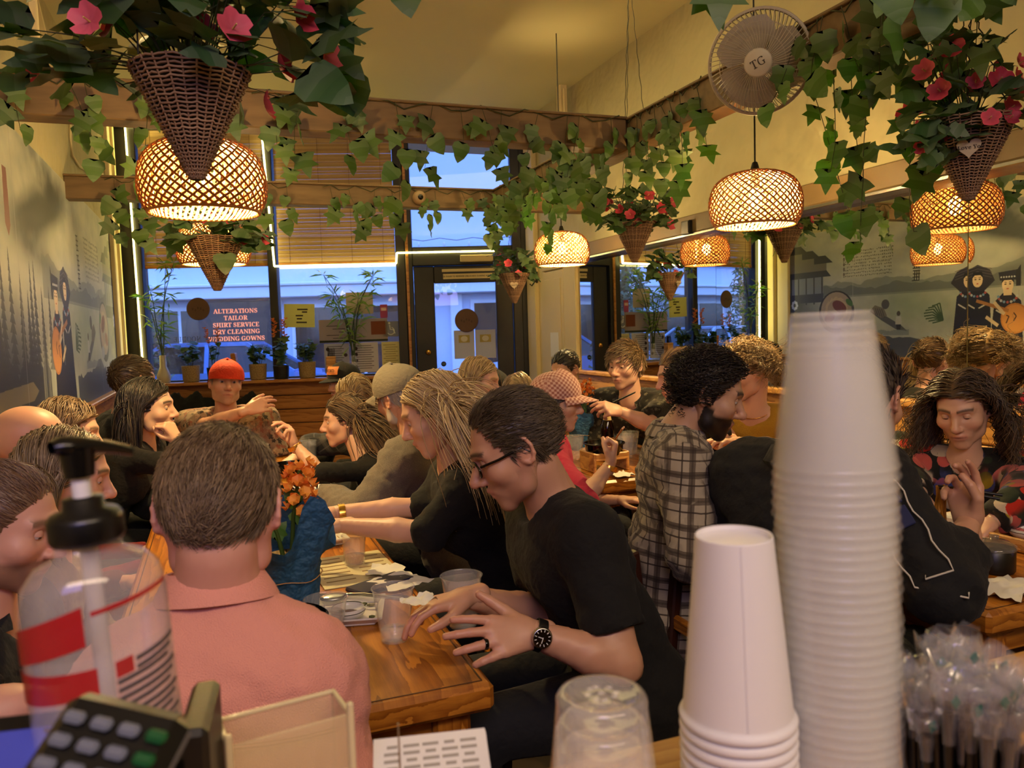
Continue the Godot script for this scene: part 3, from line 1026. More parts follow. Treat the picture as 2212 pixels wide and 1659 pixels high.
# ---------------------------------------------------------------- people: bodies meshed from a smooth field round their bones
class Field:
	var kind := PackedInt32Array()      # 0 bone, 1 ellipsoid
	var cutting := PackedInt32Array()
	var a := PackedVector3Array()
	var b := PackedVector3Array()
	var r0 := PackedFloat32Array()
	var r1 := PackedFloat32Array()
	var k := PackedFloat32Array()
	var flat := PackedInt32Array()
	func bone(p: Vector3, q: Vector3, ra: float, rb := -1.0, soft := 0.02, flat_end := 0):
		kind.append(0)
		cutting.append(0)
		a.append(p)
		b.append(q)
		r0.append(ra)
		r1.append(ra if rb < 0.0 else rb)
		k.append(soft)
		flat.append(flat_end)
	func blob(p: Vector3, r: Vector3, soft := 0.02, cut := 0):
		kind.append(1)
		cutting.append(cut)
		a.append(p)
		b.append(r)
		r0.append(0)
		r1.append(0)
		k.append(soft)
		flat.append(0)
	func one(i: int, p: Vector3) -> float:
		if kind[i] == 0:
			var ab := b[i] - a[i]
			var ap := p - a[i]
			var l2 := ab.length_squared()
			var t := 0.0
			if l2 > 1e-12:
				t = clampf(ap.dot(ab) / l2, 0.0, 1.0)
			var d := (ap - ab * t).length() - lerpf(r0[i], r1[i], t)
			if flat[i] == 1:
				d = maxf(d, (p - b[i]).dot(ab) / sqrt(l2))
			return d
		var q := p - a[i]
		var r := b[i]
		var k0 := (q / r).length()
		var k1 := (q / (r * r)).length()
		return k0 * (k0 - 1.0) / maxf(k1, 1e-6)
	func at(p: Vector3, list: PackedInt32Array) -> float:
		var d := 1e3
		for i in list:
			var e := one(i, p)
			var s := k[i]
			if cutting[i] == 0:
				var h := maxf(s - absf(d - e), 0.0)
				d = minf(d, e) - h * h / (4.0 * s)
			else:
				e = -e
				var h := maxf(s - absf(d - e), 0.0)
				d = maxf(d, e) + h * h / (4.0 * s)
		return d
	# surface nets: [points, normals, indices]
	func surface(cell: float) -> Array:
		var lo := Vector3(1e9, 1e9, 1e9)
		var hi := -lo
		var reach := 0.0
		for i in kind.size():
			reach = maxf(reach, k[i])
			if cutting[i]:
				continue
			if kind[i] == 0:
				var r := Vector3.ONE * maxf(r0[i], r1[i])
				lo = lo.min(a[i] - r).min(b[i] - r)
				hi = hi.max(a[i] + r).max(b[i] + r)
			else:
				lo = lo.min(a[i] - b[i])
				hi = hi.max(a[i] + b[i])
		lo -= Vector3.ONE * cell * 2.5
		hi += Vector3.ONE * cell * 2.5
		var nb := Vector3i(((hi - lo) / (cell * 4.0)).ceil())
		var nx := nb.x * 4 + 1
		var ny := nb.y * 4 + 1
		var nz := nb.z * 4 + 1
		var f := PackedFloat32Array()
		f.resize(nx * ny * nz)
		f.fill(1e9)
		var id := PackedInt32Array()
		id.resize(nx * ny * nz)
		id.fill(-1)
		var half := cell * 2.0 * 1.7321
		var total := kind.size()
		var blocks := []
		var ds := PackedFloat32Array()
		ds.resize(total)
		for bz in nb.z:
			for by in nb.y:
				for bx in nb.x:
					var ce := lo + Vector3(bx * 4 + 2, by * 4 + 2, bz * 4 + 2) * cell
					var dm := 1e9
					for i in total:
						ds[i] = one(i, ce)
						if cutting[i] == 0:
							dm = minf(dm, ds[i])
					if dm > half + reach * 0.5 or dm < -half - 0.06:
						continue
					var list := PackedInt32Array()
					for i in total:
						if cutting[i] == 0:
							if ds[i] < maxf(dm, 0.0) + 2.0 * half + k[i]:
								list.append(i)
						elif ds[i] < half + k[i]:
							list.append(i)
					blocks.append(Vector3i(bx, by, bz))
					for z in range(bz * 4, bz * 4 + 5):
						for y in range(by * 4, by * 4 + 5):
							var row := (z * ny + y) * nx
							for x in range(bx * 4, bx * 4 + 5):
								if f[row + x] > 1e8:
									f[row + x] = at(lo + Vector3(x, y, z) * cell, list)
		var pts := PackedVector3Array()
		var sy := nx
		var sz := nx * ny
		var off := PackedInt32Array([0, 1, sy, sy + 1, sz, sz + 1, sz + sy, sz + sy + 1])
		var cor := [Vector3(0, 0, 0), Vector3(1, 0, 0), Vector3(0, 1, 0), Vector3(1, 1, 0), Vector3(0, 0, 1), Vector3(1, 0, 1), Vector3(0, 1, 1), Vector3(1, 1, 1)]
		var edges := PackedInt32Array([0, 1, 2, 3, 4, 5, 6, 7, 0, 2, 1, 3, 4, 6, 5, 7, 0, 4, 1, 5, 2, 6, 3, 7])
		for bl in blocks:
			for z in range(bl.z * 4, bl.z * 4 + 4):
				for y in range(bl.y * 4, bl.y * 4 + 4):
					for x in range(bl.x * 4, bl.x * 4 + 4):
						var o: int = z * sz + y * sy + x
						var neg := 0
						for j in 8:
							if f[o + off[j]] < 0.0:
								neg += 1
						if neg == 0 or neg == 8:
							continue
						var sum := Vector3.ZERO
						var cnt := 0
						for e in 12:
							var p := edges[e * 2]
							var q := edges[e * 2 + 1]
							var fp := f[o + off[p]]
							var fq := f[o + off[q]]
							if (fp < 0.0) != (fq < 0.0):
								sum += (cor[p] as Vector3).lerp(cor[q], fp / (fp - fq))
								cnt += 1
						id[o] = pts.size()
						pts.append(lo + (Vector3(x, y, z) + sum / cnt) * cell)
		var ix := PackedInt32Array()
		for bl in blocks:
			for z in range(bl.z * 4, bl.z * 4 + 4):
				for y in range(bl.y * 4, bl.y * 4 + 4):
					for x in range(bl.x * 4, bl.x * 4 + 4):
						var o: int = z * sz + y * sy + x
						if id[o] < 0:
							continue
						var s := f[o] < 0.0
						if y > 0 and z > 0 and (f[o + 1] < 0.0) != s:
							quad(ix, id[o], id[o - sy], id[o - sy - sz], id[o - sz], s)
						if x > 0 and z > 0 and (f[o + sy] < 0.0) != s:
							quad(ix, id[o], id[o - sz], id[o - sz - 1], id[o - 1], s)
						if x > 0 and y > 0 and (f[o + sz] < 0.0) != s:
							quad(ix, id[o], id[o - 1], id[o - 1 - sy], id[o - sy], s)
		var ns := PackedVector3Array()
		ns.resize(pts.size())
		for t in range(0, ix.size(), 3):
			var i := ix[t]
			var j := ix[t + 1]
			var l := ix[t + 2]
			var nn := (pts[l] - pts[i]).cross(pts[j] - pts[i])
			ns[i] += nn
			ns[j] += nn
			ns[l] += nn
		for i in ns.size():
			ns[i] = ns[i].normalized()
		return [pts, ns, ix]
	func quad(ix: PackedInt32Array, p: int, q: int, r: int, s: int, inside: bool):
		if p < 0 or q < 0 or r < 0 or s < 0:
			return
		if inside:
			ix.append_array([p, r, q, p, s, r])
		else:
			ix.append_array([p, q, r, p, r, s])

var shapes := {}

# a head, 0.23 tall from chin to crown, facing +z, its middle at the origin
func head_shape(which: String, cell := 0.0036) -> Array:
	var key := which + str(cell)
	if shapes.has(key):
		return shapes[key]
	var male := which.begins_with("m")
	var f := Field.new()
	var jw := 0.047 if male else 0.040
	var nose: float = {"m1": 1.0, "m2": 1.15, "f1": 0.86, "f2": 0.95}[which]
	f.blob(Vector3(0, 0.032, -0.018), Vector3(0.0735, 0.084, 0.094), 0.02)
	f.blob(Vector3(0, -0.022, 0.026), Vector3(0.060, 0.082, 0.057), 0.03)
	for s in [-1.0, 1.0]:
		f.bone(Vector3(s * 0.055, -0.03, -0.012), Vector3(s * jw, -0.072, 0.012), 0.016, 0.015, 0.03)
		f.bone(Vector3(s * jw, -0.072, 0.012), Vector3(s * 0.012, -0.099, 0.06), 0.016, 0.013, 0.025)
		f.blob(Vector3(s * 0.042, -0.022, 0.05), Vector3(0.024, 0.02, 0.022), 0.025)
		f.bone(Vector3(s * 0.012, 0.026, 0.078), Vector3(s * 0.043, 0.026, 0.062), 0.010 if male else 0.008, 0.008, 0.018)
	f.blob(Vector3(0, -0.099, 0.064), Vector3(0.02, 0.016, 0.016), 0.018)
	f.blob(Vector3(0, -0.064, 0.066), Vector3(0.030, 0.022, 0.020), 0.02)
	for s in [-1.0, 1.0]:
		f.blob(Vector3(s * 0.031, 0.005, 0.092), Vector3(0.019, 0.0125, 0.020), 0.016, 1)
	f.bone(Vector3(0, 0.012, 0.078), Vector3(0, -0.026, 0.084 + 0.020 * nose), 0.0085, 0.0115, 0.012)
	f.blob(Vector3(0, -0.030, 0.083 + 0.020 * nose), Vector3(0.0112, 0.0100, 0.0118), 0.008)
	for s in [-1.0, 1.0]:
		f.blob(Vector3(s * 0.0125, -0.034, 0.080 + 0.010 * nose), Vector3(0.0085, 0.008, 0.011), 0.007)
		f.blob(Vector3(s * 0.0065, -0.042, 0.082 + 0.012 * nose), Vector3(0.004, 0.005, 0.006), 0.004, 1)
	f.bone(Vector3(-0.024, -0.0615, 0.0760), Vector3(-0.004, -0.0570, 0.0880), 0.0038, 0.0058, 0.006)
	f.bone(Vector3(0.024, -0.0615, 0.0760), Vector3(0.004, -0.0570, 0.0880), 0.0038, 0.0058, 0.006)
	f.bone(Vector3(-0.013, -0.0690, 0.0815), Vector3(0.013, -0.0690, 0.0815), 0.0062, 0.0062, 0.006)
	for s in [-1.0, 1.0]:      # ears
		f.blob(Vector3(s * 0.0735, -0.004, -0.014), Vector3(0.0075, 0.028, 0.017), 0.006)
		for k in 6:
			var an := 0.2 + k * 0.62
			var an2 := an + 0.62
			f.bone(Vector3(s * (0.079 + 0.004 * sin(an)), 0.0 + 0.029 * cos(an), -0.017 - 0.016 * sin(an)), Vector3(s * (0.079 + 0.004 * sin(an2)), 0.0 + 0.029 * cos(an2), -0.017 - 0.016 * sin(an2)), 0.0042, 0.0042, 0.004)
	shapes[key] = f.surface(cell)
	return shapes[key]

# a hand: wrist at the origin, fingers towards +y, palm facing +z, thumb on +x
func hand_shape(pose: String, cell := 0.0034) -> Array:
	var key := pose + str(cell)
	if shapes.has(key):
		return shapes[key]
	var curl: Array = {"relax": [0.35, 0.5, 0.3], "open": [0.06, 0.14, 0.1], "fist": [1.35, 1.6, 0.9], "pinch": [0.85, 0.75, 0.4], "hold": [0.75, 0.65, 0.5], "spread": [0.16, 0.22, 0.16]}[pose]
	var f := Field.new()
	var spread := 0.13 if pose == "spread" else 0.05
	var xs := [-0.031, -0.0105, 0.0105, 0.030]
	var ln := [0.060, 0.078, 0.085, 0.075]
	f.bone(Vector3(0, -0.03, 0), Vector3(0, 0.012, 0), 0.0235, 0.022, 0.02)
	for i in 4:
		var kn := Vector3(xs[i], 0.088 - 0.008 * absf(i - 2.0) * (1.4 if i == 0 else 1.0), -0.002)
		f.bone(Vector3(xs[i] * 0.55, 0.012, 0), kn, 0.0145, 0.0112, 0.016)
		var p := kn
		var an := 0.0
		var side: float = spread * (i - 1.6)
		for j in 3:
			an += curl[j] * (1.0 + 0.12 * (1.5 - i) * (1.0 if pose != "pinch" else 2.0))
			var L: float = ln[i] * [0.46, 0.30, 0.24][j]
			var q := p + Vector3(sin(side) * cos(an), cos(an) * cos(side), sin(an)) * L
			f.bone(p, q, 0.0093 - 0.0008 * j, 0.0087 - 0.0009 * j, 0.003 if j == 0 else 0.002)
			p = q
	var tb: Array = [Vector3(0.022, 0.02, 0.006), Vector3(0.046, 0.048, 0.018), Vector3(0.056, 0.08, 0.026), Vector3(0.060, 0.104, 0.03)]
	if pose in ["pinch", "hold", "fist"]:
		tb = [Vector3(0.02, 0.02, 0.008), Vector3(0.036, 0.046, 0.030), Vector3(0.030, 0.074, 0.046), Vector3(0.018, 0.096, 0.054)]
	elif pose in ["open", "spread"]:
		tb = [Vector3(0.022, 0.02, 0.004), Vector3(0.052, 0.044, 0.012), Vector3(0.074, 0.068, 0.016), Vector3(0.088, 0.088, 0.016)]
	for j in 3:
		f.bone(tb[j], tb[j + 1], [0.016, 0.0115, 0.0100][j], [0.012, 0.0105, 0.0080][j], 0.010 if j == 0 else 0.003)
	shapes[key] = f.surface(cell)
	return shapes[key]

func add_shape(m: MB, sh: Array, T: Transform3D, colors: PackedColorArray, mirrored := false):
	var vs := PackedVector3Array(sh[0])
	var ns := PackedVector3Array(sh[1])
	var ids := PackedInt32Array(sh[2])
	if mirrored:
		for i in vs.size():
			vs[i].x = -vs[i].x
			ns[i].x = -ns[i].x
		for t in range(0, ids.size(), 3):
			var w := ids[t + 1]
			ids[t + 1] = ids[t + 2]
			ids[t + 2] = w
	vs = T * vs
	var B := T.basis.orthonormalized()
	for i in ns.size():
		ns[i] = B * ns[i]
	m.arrays(vs, ns, ids, colors)

func bump(x: float, w: float) -> float:
	return exp(-x * x / (w * w))

func head_colors(sh: Array, o: Dictionary) -> PackedColorArray:
	var skin: Color = o.skin
	var lip: Color = o.get("lip", skin.lerp(Color(0.55, 0.16, 0.14), 0.45))
	var brow: Color = o.get("brow", o.hair.col)
	var red := skin.lerp(Color(0.75, 0.22, 0.16), 0.30)
	var beard: float = o.get("beard", 0.0)
	var bc: Color = o.get("beard_col", brow)
	var out := PackedColorArray()
	var pts: PackedVector3Array = sh[0]
	out.resize(pts.size())
	for i in pts.size():
		var p := pts[i]
		var c := skin
		var ax := absf(p.x)
		if p.z > 0.03:
			c = c.lerp(red, 0.8 * bump(p.y + 0.032, 0.016) * bump(p.x, 0.018) * (1.0 if p.z > 0.085 else 0.3) + 0.5 * bump(p.y + 0.026, 0.02) * bump(ax - 0.042, 0.016))
			var by := 0.0285 + 0.003 * sin((ax - 0.012) / 0.04 * PI)
			if ax > 0.008 and ax < 0.053:
				c = c.lerp(brow, clampf(1.25 * bump(p.y - by, 0.0062 if beard > 0.3 else 0.0048), 0, 0.9))
			if p.z > 0.06 and ax < 0.029:
				var l := bump(p.y + 0.0625 + 0.10 * ax * 0.0, 0.0085) * clampf((0.029 - ax) / 0.006, 0, 1)
				c = c.lerp(lip, clampf(l * 1.3, 0, 0.9))
				c = c.lerp(Color(0.16, 0.04, 0.04), 0.75 * bump(p.y + 0.0632, 0.0022) * clampf((0.026 - ax) / 0.004, 0, 1))
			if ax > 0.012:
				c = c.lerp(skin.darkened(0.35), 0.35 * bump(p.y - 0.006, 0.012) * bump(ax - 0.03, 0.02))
		elif ax > 0.068:
			c = c.lerp(red, 0.4)
		if beard > 0.0 and p.z > -0.012:
			var w := clampf((-0.034 - p.y - 0.25 * maxf(0.0, ax - 0.03) + 0.4 * maxf(0.0, 0.03 - p.z) + (0.012 if p.z < 0.02 else 0.0)) / 0.012, 0, 1)
			if p.z > 0.055 and ax < 0.030 and p.y > -0.054:
				w = maxf(clampf((-0.042 - p.y) / 0.004, 0, 1), 0.0)
			if p.z > 0.06 and ax < 0.024:
				w *= 1.0 - bump(p.y + 0.0625, 0.009)
			c = c.lerp(bc, w * beard)
		out[i] = c
	return out

func eye_mesh(iris: Color) -> ArrayMesh:
	var key := "eye" + iris.to_html()
	if not shapes.has(key):
		var m := MB.new()
		var pts := PackedVector3Array()
		var rings := [0.0, 7.0, 14.0, 15.0, 24.0, 31.0, 33.0, 60.0, 100.0, 140.0, 180.0]
		for r in rings:
			for k in 14:
				var an := -TAU * k / 14
				pts.append(Vector3(sin(deg_to_rad(r)) * cos(an), sin(deg_to_rad(r)) * sin(an), cos(deg_to_rad(r))) * 0.0120)
		m.grid(pts, rings.size(), 14, true, false)
		for i in pts.size():
			var r: float = rings[i / 14]
			m.c[i] = Color(0.01, 0.01, 0.01) if r < 14.5 else iris if r < 32.0 else Color(0.58, 0.53, 0.49)
		shapes[key] = m.mesh()
	return shapes[key]

func add_lids(m: MB, T: Transform3D, s: float, upper: float, skin: Color):
	m.col = skin
	var c := Vector3(s * 0.031, 0.006, 0.0645)
	for part in [[upper, 95.0, 0.0134], [-95.0, -26.0 if upper > -20.0 else upper - 8.0, 0.0132]]:
		var pts := PackedVector3Array()
		for r in 5:
			var el := deg_to_rad(lerpf(part[0], part[1], r / 4.0))
			for k in 9:
				var az := deg_to_rad(lerpf(-85, 85, k / 8.0))
				pts.append(T * (c + Vector3(sin(az) * cos(el * 0.92), sin(el), cos(az) * cos(el)) * part[2]))
		m.grid(pts, 5, 9, false, false)

# ---------------------------------------------------------------- hair
func hairline(z: float, front: float, nape: float) -> float:
	var xs := [-0.14, -0.075, -0.045, -0.022, 0.004, 0.03, 0.05, 0.072, 0.12]
	var ys := [nape, nape, nape + 0.012, -0.02, -0.028, 0.015, 0.05 + front * 0.5, 0.072 + front, 0.08 + front]
	for i in 8:
		if z < xs[i + 1]:
			return lerpf(ys[i], ys[i + 1], clampf((z - xs[i]) / (xs[i + 1] - xs[i]), 0, 1))
	return ys[8]

func build_hair(h: Dictionary, T: Transform3D, parent: Node3D, hs: float, blocks: Array):
	var m := MB.new()
	var mode: String = h.get("mode", "short")
	var n: int = h.get("n", 260)
	var L: float = h.get("len", 0.05)
	var w: float = h.get("w", 0.005)
	var front: float = h.get("front", 0.0)
	var nape: float = h.get("nape", -0.075)
	var puff: float = h.get("puff", 0.0)
	var part: float = h.get("part", 0.02)
	var c0: Color = h.col
	var c1: Color = h.get("col2", c0.lightened(0.25))
	var ce := Vector3(0, 0.030, -0.018)
	var R := Vector3(0.0775, 0.0895, 0.0985) * (1.0 + puff)
	var down: Vector3 = (T.basis.inverse() * (Vector3.DOWN + h.get("sweep", Vector3.ZERO))).normalized()
	var fall: Vector3 = (T.basis.inverse() * Vector3.DOWN).normalized()
	if not h.get("no_shell", false):
		var rows := 22
		var cols := 44
		var pts := PackedVector3Array()
		var keep := PackedByteArray()
		for r in rows:
			var th := PI * 0.80 * r / (rows - 1)
			for k in cols:
				var an := TAU * k / cols
				var d := Vector3(sin(th) * cos(an), cos(th), sin(th) * sin(an))
				var st := 1.0 + 0.022 * noise.get_noise_2d(k * 0.9, r * 0.12) + 0.03 * puff * noise.get_noise_2d(k * 0.5, r * 0.9)
				var p := ce + d * R * st
				keep.append(1 if p.y > hairline(p.z, front, nape) + 0.006 * noise.get_noise_1d(k * 2.0) else 0)
				pts.append(T * p)
		var g := MB.new()
		g.grid(pts, rows, cols, true, true)
		var ids := PackedInt32Array()
		for t in range(0, g.ix.size(), 3):
			if keep[g.ix[t]] and keep[g.ix[t + 1]] and keep[g.ix[t + 2]]:
				ids.append_array([g.ix[t], g.ix[t + 1], g.ix[t + 2]])
		for i in pts.size():
			g.c[i] = c0.lerp(c1, clampf(0.35 + 0.5 * noise.get_noise_2d((i % cols) * 1.7, (i / cols) * 0.1), 0, 1)).darkened(0.15)
		m.arrays(g.v, g.n, ids, g.c)
	var made := 0
	var tries := 0
	var comb: Vector3 = h.get("comb", Vector3(0, 0.2, -1))
	var face := Vector3(0.069, 0.085, 0.066)
	while made < n and tries < n * 8:
		tries += 1
		var d := Vector3(rng.randfn(), rng.randfn() + 0.25, rng.randfn()).normalized()
		var p := ce + d * R * 0.99
		if p.y < hairline(p.z, front, nape) + 0.002:
			continue
		if h.has("bald") and p.y > h.bald:
			continue
		made += 1
		var side := 1.0 if p.x > part else -1.0
		var nrm := (d / R).normalized()
		var dir: Vector3
		if mode == "short":
			dir = (comb if p.y > 0.0 or p.z < -0.05 else Vector3(0, -1, -0.5)) + Vector3(rng.randfn(), rng.randfn(), rng.randfn()) * h.get("mess", 0.15)
			dir = (dir - nrm * dir.dot(nrm)).normalized() + nrm * h.get("lift", 0.15)
		else:
			dir = Vector3(side * 0.8, 0.0, -0.75 if p.z > -0.02 else -0.3)
			dir = (dir - nrm * dir.dot(nrm)).normalized() + nrm * 0.1
		dir = dir.normalized()
		var path := PackedVector3Array()
		var len: float = L * rng.randf_range(0.7, 1.1)
		var segs := 3 if mode == "short" else 10 if mode == "long" else 13
		var step := len / segs
		var off := rng.randf_range(0.0, 0.05 if mode == "short" else 0.13)
		var ph := rng.randf() * TAU
		var tuck: float = h.get("tuck", 0.058)
		for k in segs + 1:
			var q := p
			if mode == "curly":
				var am: float = h.get("curl", 0.012) * minf(1.0, k / 4.0)
				q += Vector3(cos(ph + k * 1.5), 0.3 * sin(ph * 2.0 + k * 1.1), sin(ph + k * 1.5)) * am
			elif mode == "long":
				q += Vector3(sin(ph + k * 0.55), 0, cos(ph + k * 0.5)) * h.get("wave", 0.003)
			path.append(T * q)
			var pull: float = 0.0 if mode == "short" else h.get("pull", 0.3)
			dir = dir.lerp(down.lerp(fall, smoothstep(4.0, 10.0, k)), pull).normalized() if pull > 0.0 else (dir + down * 0.05).normalized()
			p += dir * step
			var e := (p - ce) / R
			var el := e.length()
			if el < 1.0 + off:
				p = ce + e / el * (1.0 + off) * R
			if mode != "short":
				var fe := (p - Vector3(0, -0.02, 0.026)) / face
				var fl := fe.length()
				if fl < 1.05 + off:
					p = Vector3(0, -0.02, 0.026) + fe / fl * (1.05 + off) * face
				var zl := lerpf(-0.008, 0.04, smoothstep(0.015, 0.075, p.y)) if h.get("behind", true) else 0.022
				if p.z > zl and p.y < 0.075 and absf(p.x) < tuck + 0.05:
					p.x = side * maxf(absf(p.x), tuck)
					p.z = lerpf(p.z, zl, 0.65)
				var wp := T * p
				for bl in blocks:
					var dv: Vector3 = wp - bl[0]
					if dv.length() < bl[1]:
						wp = bl[0] + dv.normalized() * bl[1]
						p = T.affine_inverse() * wp
		m.col = c0.lerp(c1, clampf(0.35 + 0.9 * noise.get_noise_3d(d.x * 9.0, d.y * 3.0, d.z * 9.0) + rng.randfn() * 0.16, 0.0, 1.1))
		m.tube(path, w * hs * rng.randf_range(0.7, 1.1), w * hs * 0.25, 3, false)
	put("hair", m, hair_mat, parent)

var hair_mat: StandardMaterial3D
var skin_mat: StandardMaterial3D

func bend(s: Vector3, w: Vector3, hint: Vector3, l1 := 0.29, l2 := 0.255) -> Vector3:
	var d := s.distance_to(w)
	var x := clampf((d * d + l1 * l1 - l2 * l2) / (2.0 * d), -l1, l1)
	var h := sqrt(maxf(l1 * l1 - x * x, 0.0))
	var ax := (w - s) / d
	return s + ax * x + (hint - ax * hint.dot(ax)).normalized() * h

# o: head, yaw, pitch, tilt, hs, type, skin, hair{}, pel, ty (torso yaw), sw, girth, lw / rw (wrists), le / re, lhand / rhand [pose, finger direction, palm], shirt{}, cell
func person(label: String, o: Dictionary, group := "") -> Node3D:
	var base := Vector3(o.pel.x, 0, o.pel.z)
	var t := thing("person", label, "person", base, group)
	var hs: float = o.get("hs", 1.0)
	var ty: float = deg_to_rad(o.get("ty", o.yaw))
	var g: float = o.get("girth", 1.0)
	var sw: float = o.get("sw", 0.185)
	var cell: float = o.get("cell", 0.018)
	var hc: Vector3 = o.head - base
	var HB := Basis(Vector3.UP, deg_to_rad(o.yaw)) * Basis(Vector3.RIGHT, deg_to_rad(o.get("pitch", 0.0))) * Basis(Vector3.BACK, deg_to_rad(o.get("tilt", 0.0)))
	var HT := Transform3D(HB * hs, hc)
	var f := Vector3(sin(ty), 0, cos(ty))
	var left := Vector3(cos(ty), 0, -sin(ty))
	var pel: Vector3 = o.pel - base
	var nb: Vector3 = (o.neck - base) if o.has("neck") else hc + Vector3(0, -0.195 * hs, 0) - f * 0.05 + HB * Vector3(0, 0, -0.01)
	var up := (nb - pel).normalized()
	var sl := nb + left * sw - up * 0.035
	var sr := nb - left * sw - up * 0.035
	if o.has("sl"):
		sl = o.sl - base
	if o.has("sr"):
		sr = o.sr - base
	var wl: Vector3 = (o.lw - base) if o.has("lw") else sl + f * 0.30 - Vector3(0, 0.25, 0) - left * 0.06
	var wr: Vector3 = (o.rw - base) if o.has("rw") else sr + f * 0.30 - Vector3(0, 0.25, 0) + left * 0.06
	var el: Vector3 = (o.le - base) if o.has("le") else bend(sl, wl, Vector3(0, -1, 0) + left * 0.5 - f * 0.3)
	var er: Vector3 = (o.re - base) if o.has("re") else bend(sr, wr, Vector3(0, -1, 0) - left * 0.5 - f * 0.3)
	var sh: Dictionary = o.get("shirt", {})
	var sleeve: float = sh.get("sleeve", 0.6)
	# the body: one skin
	var b := Field.new()
	var nk := 0.054 * hs * (1.0 if o.type.begins_with("m") else 0.84)
	b.bone(hc + HB * Vector3(0, -0.055, -0.024) * hs, nb + up * 0.01, nk, nk * 1.12, 0.03)
	b.bone(nb - up * 0.015 + left * 0.03, sl - left * 0.03 + up * 0.005, 0.042, 0.04, 0.04)
	b.bone(nb - up * 0.015 - left * 0.03, sr + left * 0.03 + up * 0.005, 0.042, 0.04, 0.04)
	b.bone(nb - up * 0.12 + left * 0.07 + f * 0.015, nb - up * 0.12 - left * 0.07 + f * 0.015, 0.088 * g, -1, 0.05)
	b.bone(nb.lerp(pel, 0.6) + left * 0.05, nb.lerp(pel, 0.6) - left * 0.05, 0.085 * g, -1, 0.06)
	b.bone(pel + left * 0.07, pel - left * 0.07, 0.09 * g, -1, 0.06)
	var am: float = o.get("arm", 1.0 if o.type.begins_with("m") else 0.84)
	for q in [[sl, el, wl], [sr, er, wr]]:
		b.bone(q[0], q[0].lerp(q[1], 0.45), 0.046 * am, 0.046 * am, 0.03)
		b.bone(q[0].lerp(q[1], 0.45), q[1], 0.046 * am, 0.037 * am, 0.02)
		b.bone(q[1], q[1].lerp(q[2], 0.35), 0.037 * am, 0.039 * am, 0.02)
		b.bone(q[1].lerp(q[2], 0.35), q[2], 0.039 * am, 0.026 * am, 0.015)
	var m := MB.new()
	m.col = o.skin
	var s0 := b.surface(cell)
	m.arrays(s0[0], s0[1], s0[2])
	var hd := head_shape(o.type, 0.0036 if cell < 0.0175 else 0.005)
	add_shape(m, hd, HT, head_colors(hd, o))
	for s in [-1.0, 1.0]:
		add_lids(m, HT, s, o.get("lid", 12.0), o.skin.darkened(0.08))
	var hm := 1.0 if o.type.begins_with("m") else 0.88
	for q in [["lhand", wl, el, true], ["rhand", wr, er, false]]:
		var hp: Array = o.get(q[0], ["relax", (q[1] - q[2]).normalized(), Vector3.DOWN])
		var y: Vector3 = hp[1].normalized()
		var z: Vector3 = (hp[2] - y * hp[2].dot(y)).normalized()
		var hsh := hand_shape(hp[0], 0.0034 if cell < 0.0165 else 0.0048)
		var cs := PackedColorArray()
		cs.resize(hsh[0].size())
		for i in cs.size():
			cs[i] = o.skin.lerp(Color(0.72, 0.25, 0.18), clampf((hsh[0][i].y - 0.05) * 2.6, 0.0, 0.22))
		add_shape(m, hsh, Transform3D(Basis(y.cross(z), y, z) * (hm * o.get("hand", 1.0)), q[1]), cs, q[3])
	put("body", m, skin_mat, t)
	for s in [-1.0, 1.0]:
		var e := put_mesh("eye", eye_mesh(o.get("iris", Color(0.10, 0.05, 0.02))), M.gloss_painted, t)
		e.transform = HT * Transform3D(Basis(Vector3.RIGHT, deg_to_rad(o.get("gaze", 10.0))) * Basis(Vector3.UP, deg_to_rad(o.get("look", 0.0))), Vector3(s * 0.031, 0.006, 0.0645))
	# shirt
	var c := Field.new()
	var loose: float = sh.get("loose", 0.0)
	c.bone(sl - left * 0.02, sr + left * 0.02, 0.060 * g + loose, -1, 0.05)
	c.bone(nb - up * 0.03 + left * 0.02, sl, 0.054 + loose, 0.056 + loose, 0.04)
	c.bone(nb - up * 0.03 - left * 0.02, sr, 0.054 + loose, 0.056 + loose, 0.04)
	c.bone(nb - up * 0.13 + left * 0.085 + f * 0.015, nb - up * 0.13 - left * 0.085 + f * 0.015, 0.108 * g + loose, -1, 0.06)
	if not o.type.begins_with("m"):
		for s in [-1.0, 1.0]:
			c.blob(nb - up * 0.20 + left * 0.075 * s + f * 0.085, Vector3(0.065, 0.06, 0.055), 0.04)
	c.bone(nb.lerp(pel, 0.62) + left * 0.065, nb.lerp(pel, 0.62) - left * 0.065, (0.105 if o.type.begins_with("m") else 0.092) * g + loose, -1, 0.08)
	c.bone(pel + left * 0.085 + up * 0.02, pel - left * 0.085 + up * 0.02, 0.118 * g + loose, -1, 0.06)
	for q in [[sl, el, wl], [sr, er, wr]]:
		var end: Vector3 = q[0].lerp(q[1], clampf(sleeve, 0.02, 1.0))
		if sleeve > 0.05:
			c.bone(q[0], end, 0.058 * am + loose, (0.060 if sleeve < 1.0 else 0.054) * am + loose, 0.03, 1 if sleeve < 1.0 else 0)
		if sleeve >= 1.0:
			c.bone(q[1], q[1].lerp(q[2], sleeve - 1.0), 0.054 * am + loose, 0.042 * am + loose, 0.02, 1)
	var nr: float = sh.get("neck", 0.075)
	c.blob(nb + up * 0.045 + f * sh.get("scoop", 0.03), Vector3(nr, 0.075, nr), 0.012, 1)
	if sh.has("vee"):
		c.blob(nb - up * 0.06 + f * 0.13, Vector3(0.045, sh.vee, 0.06), 0.01, 1)
	var s1 := c.surface(cell * 0.9)
	var vs: PackedVector3Array = s1[0]
	var ns: PackedVector3Array = s1[1]
	var crease: float = sh.get("crease", 0.007)
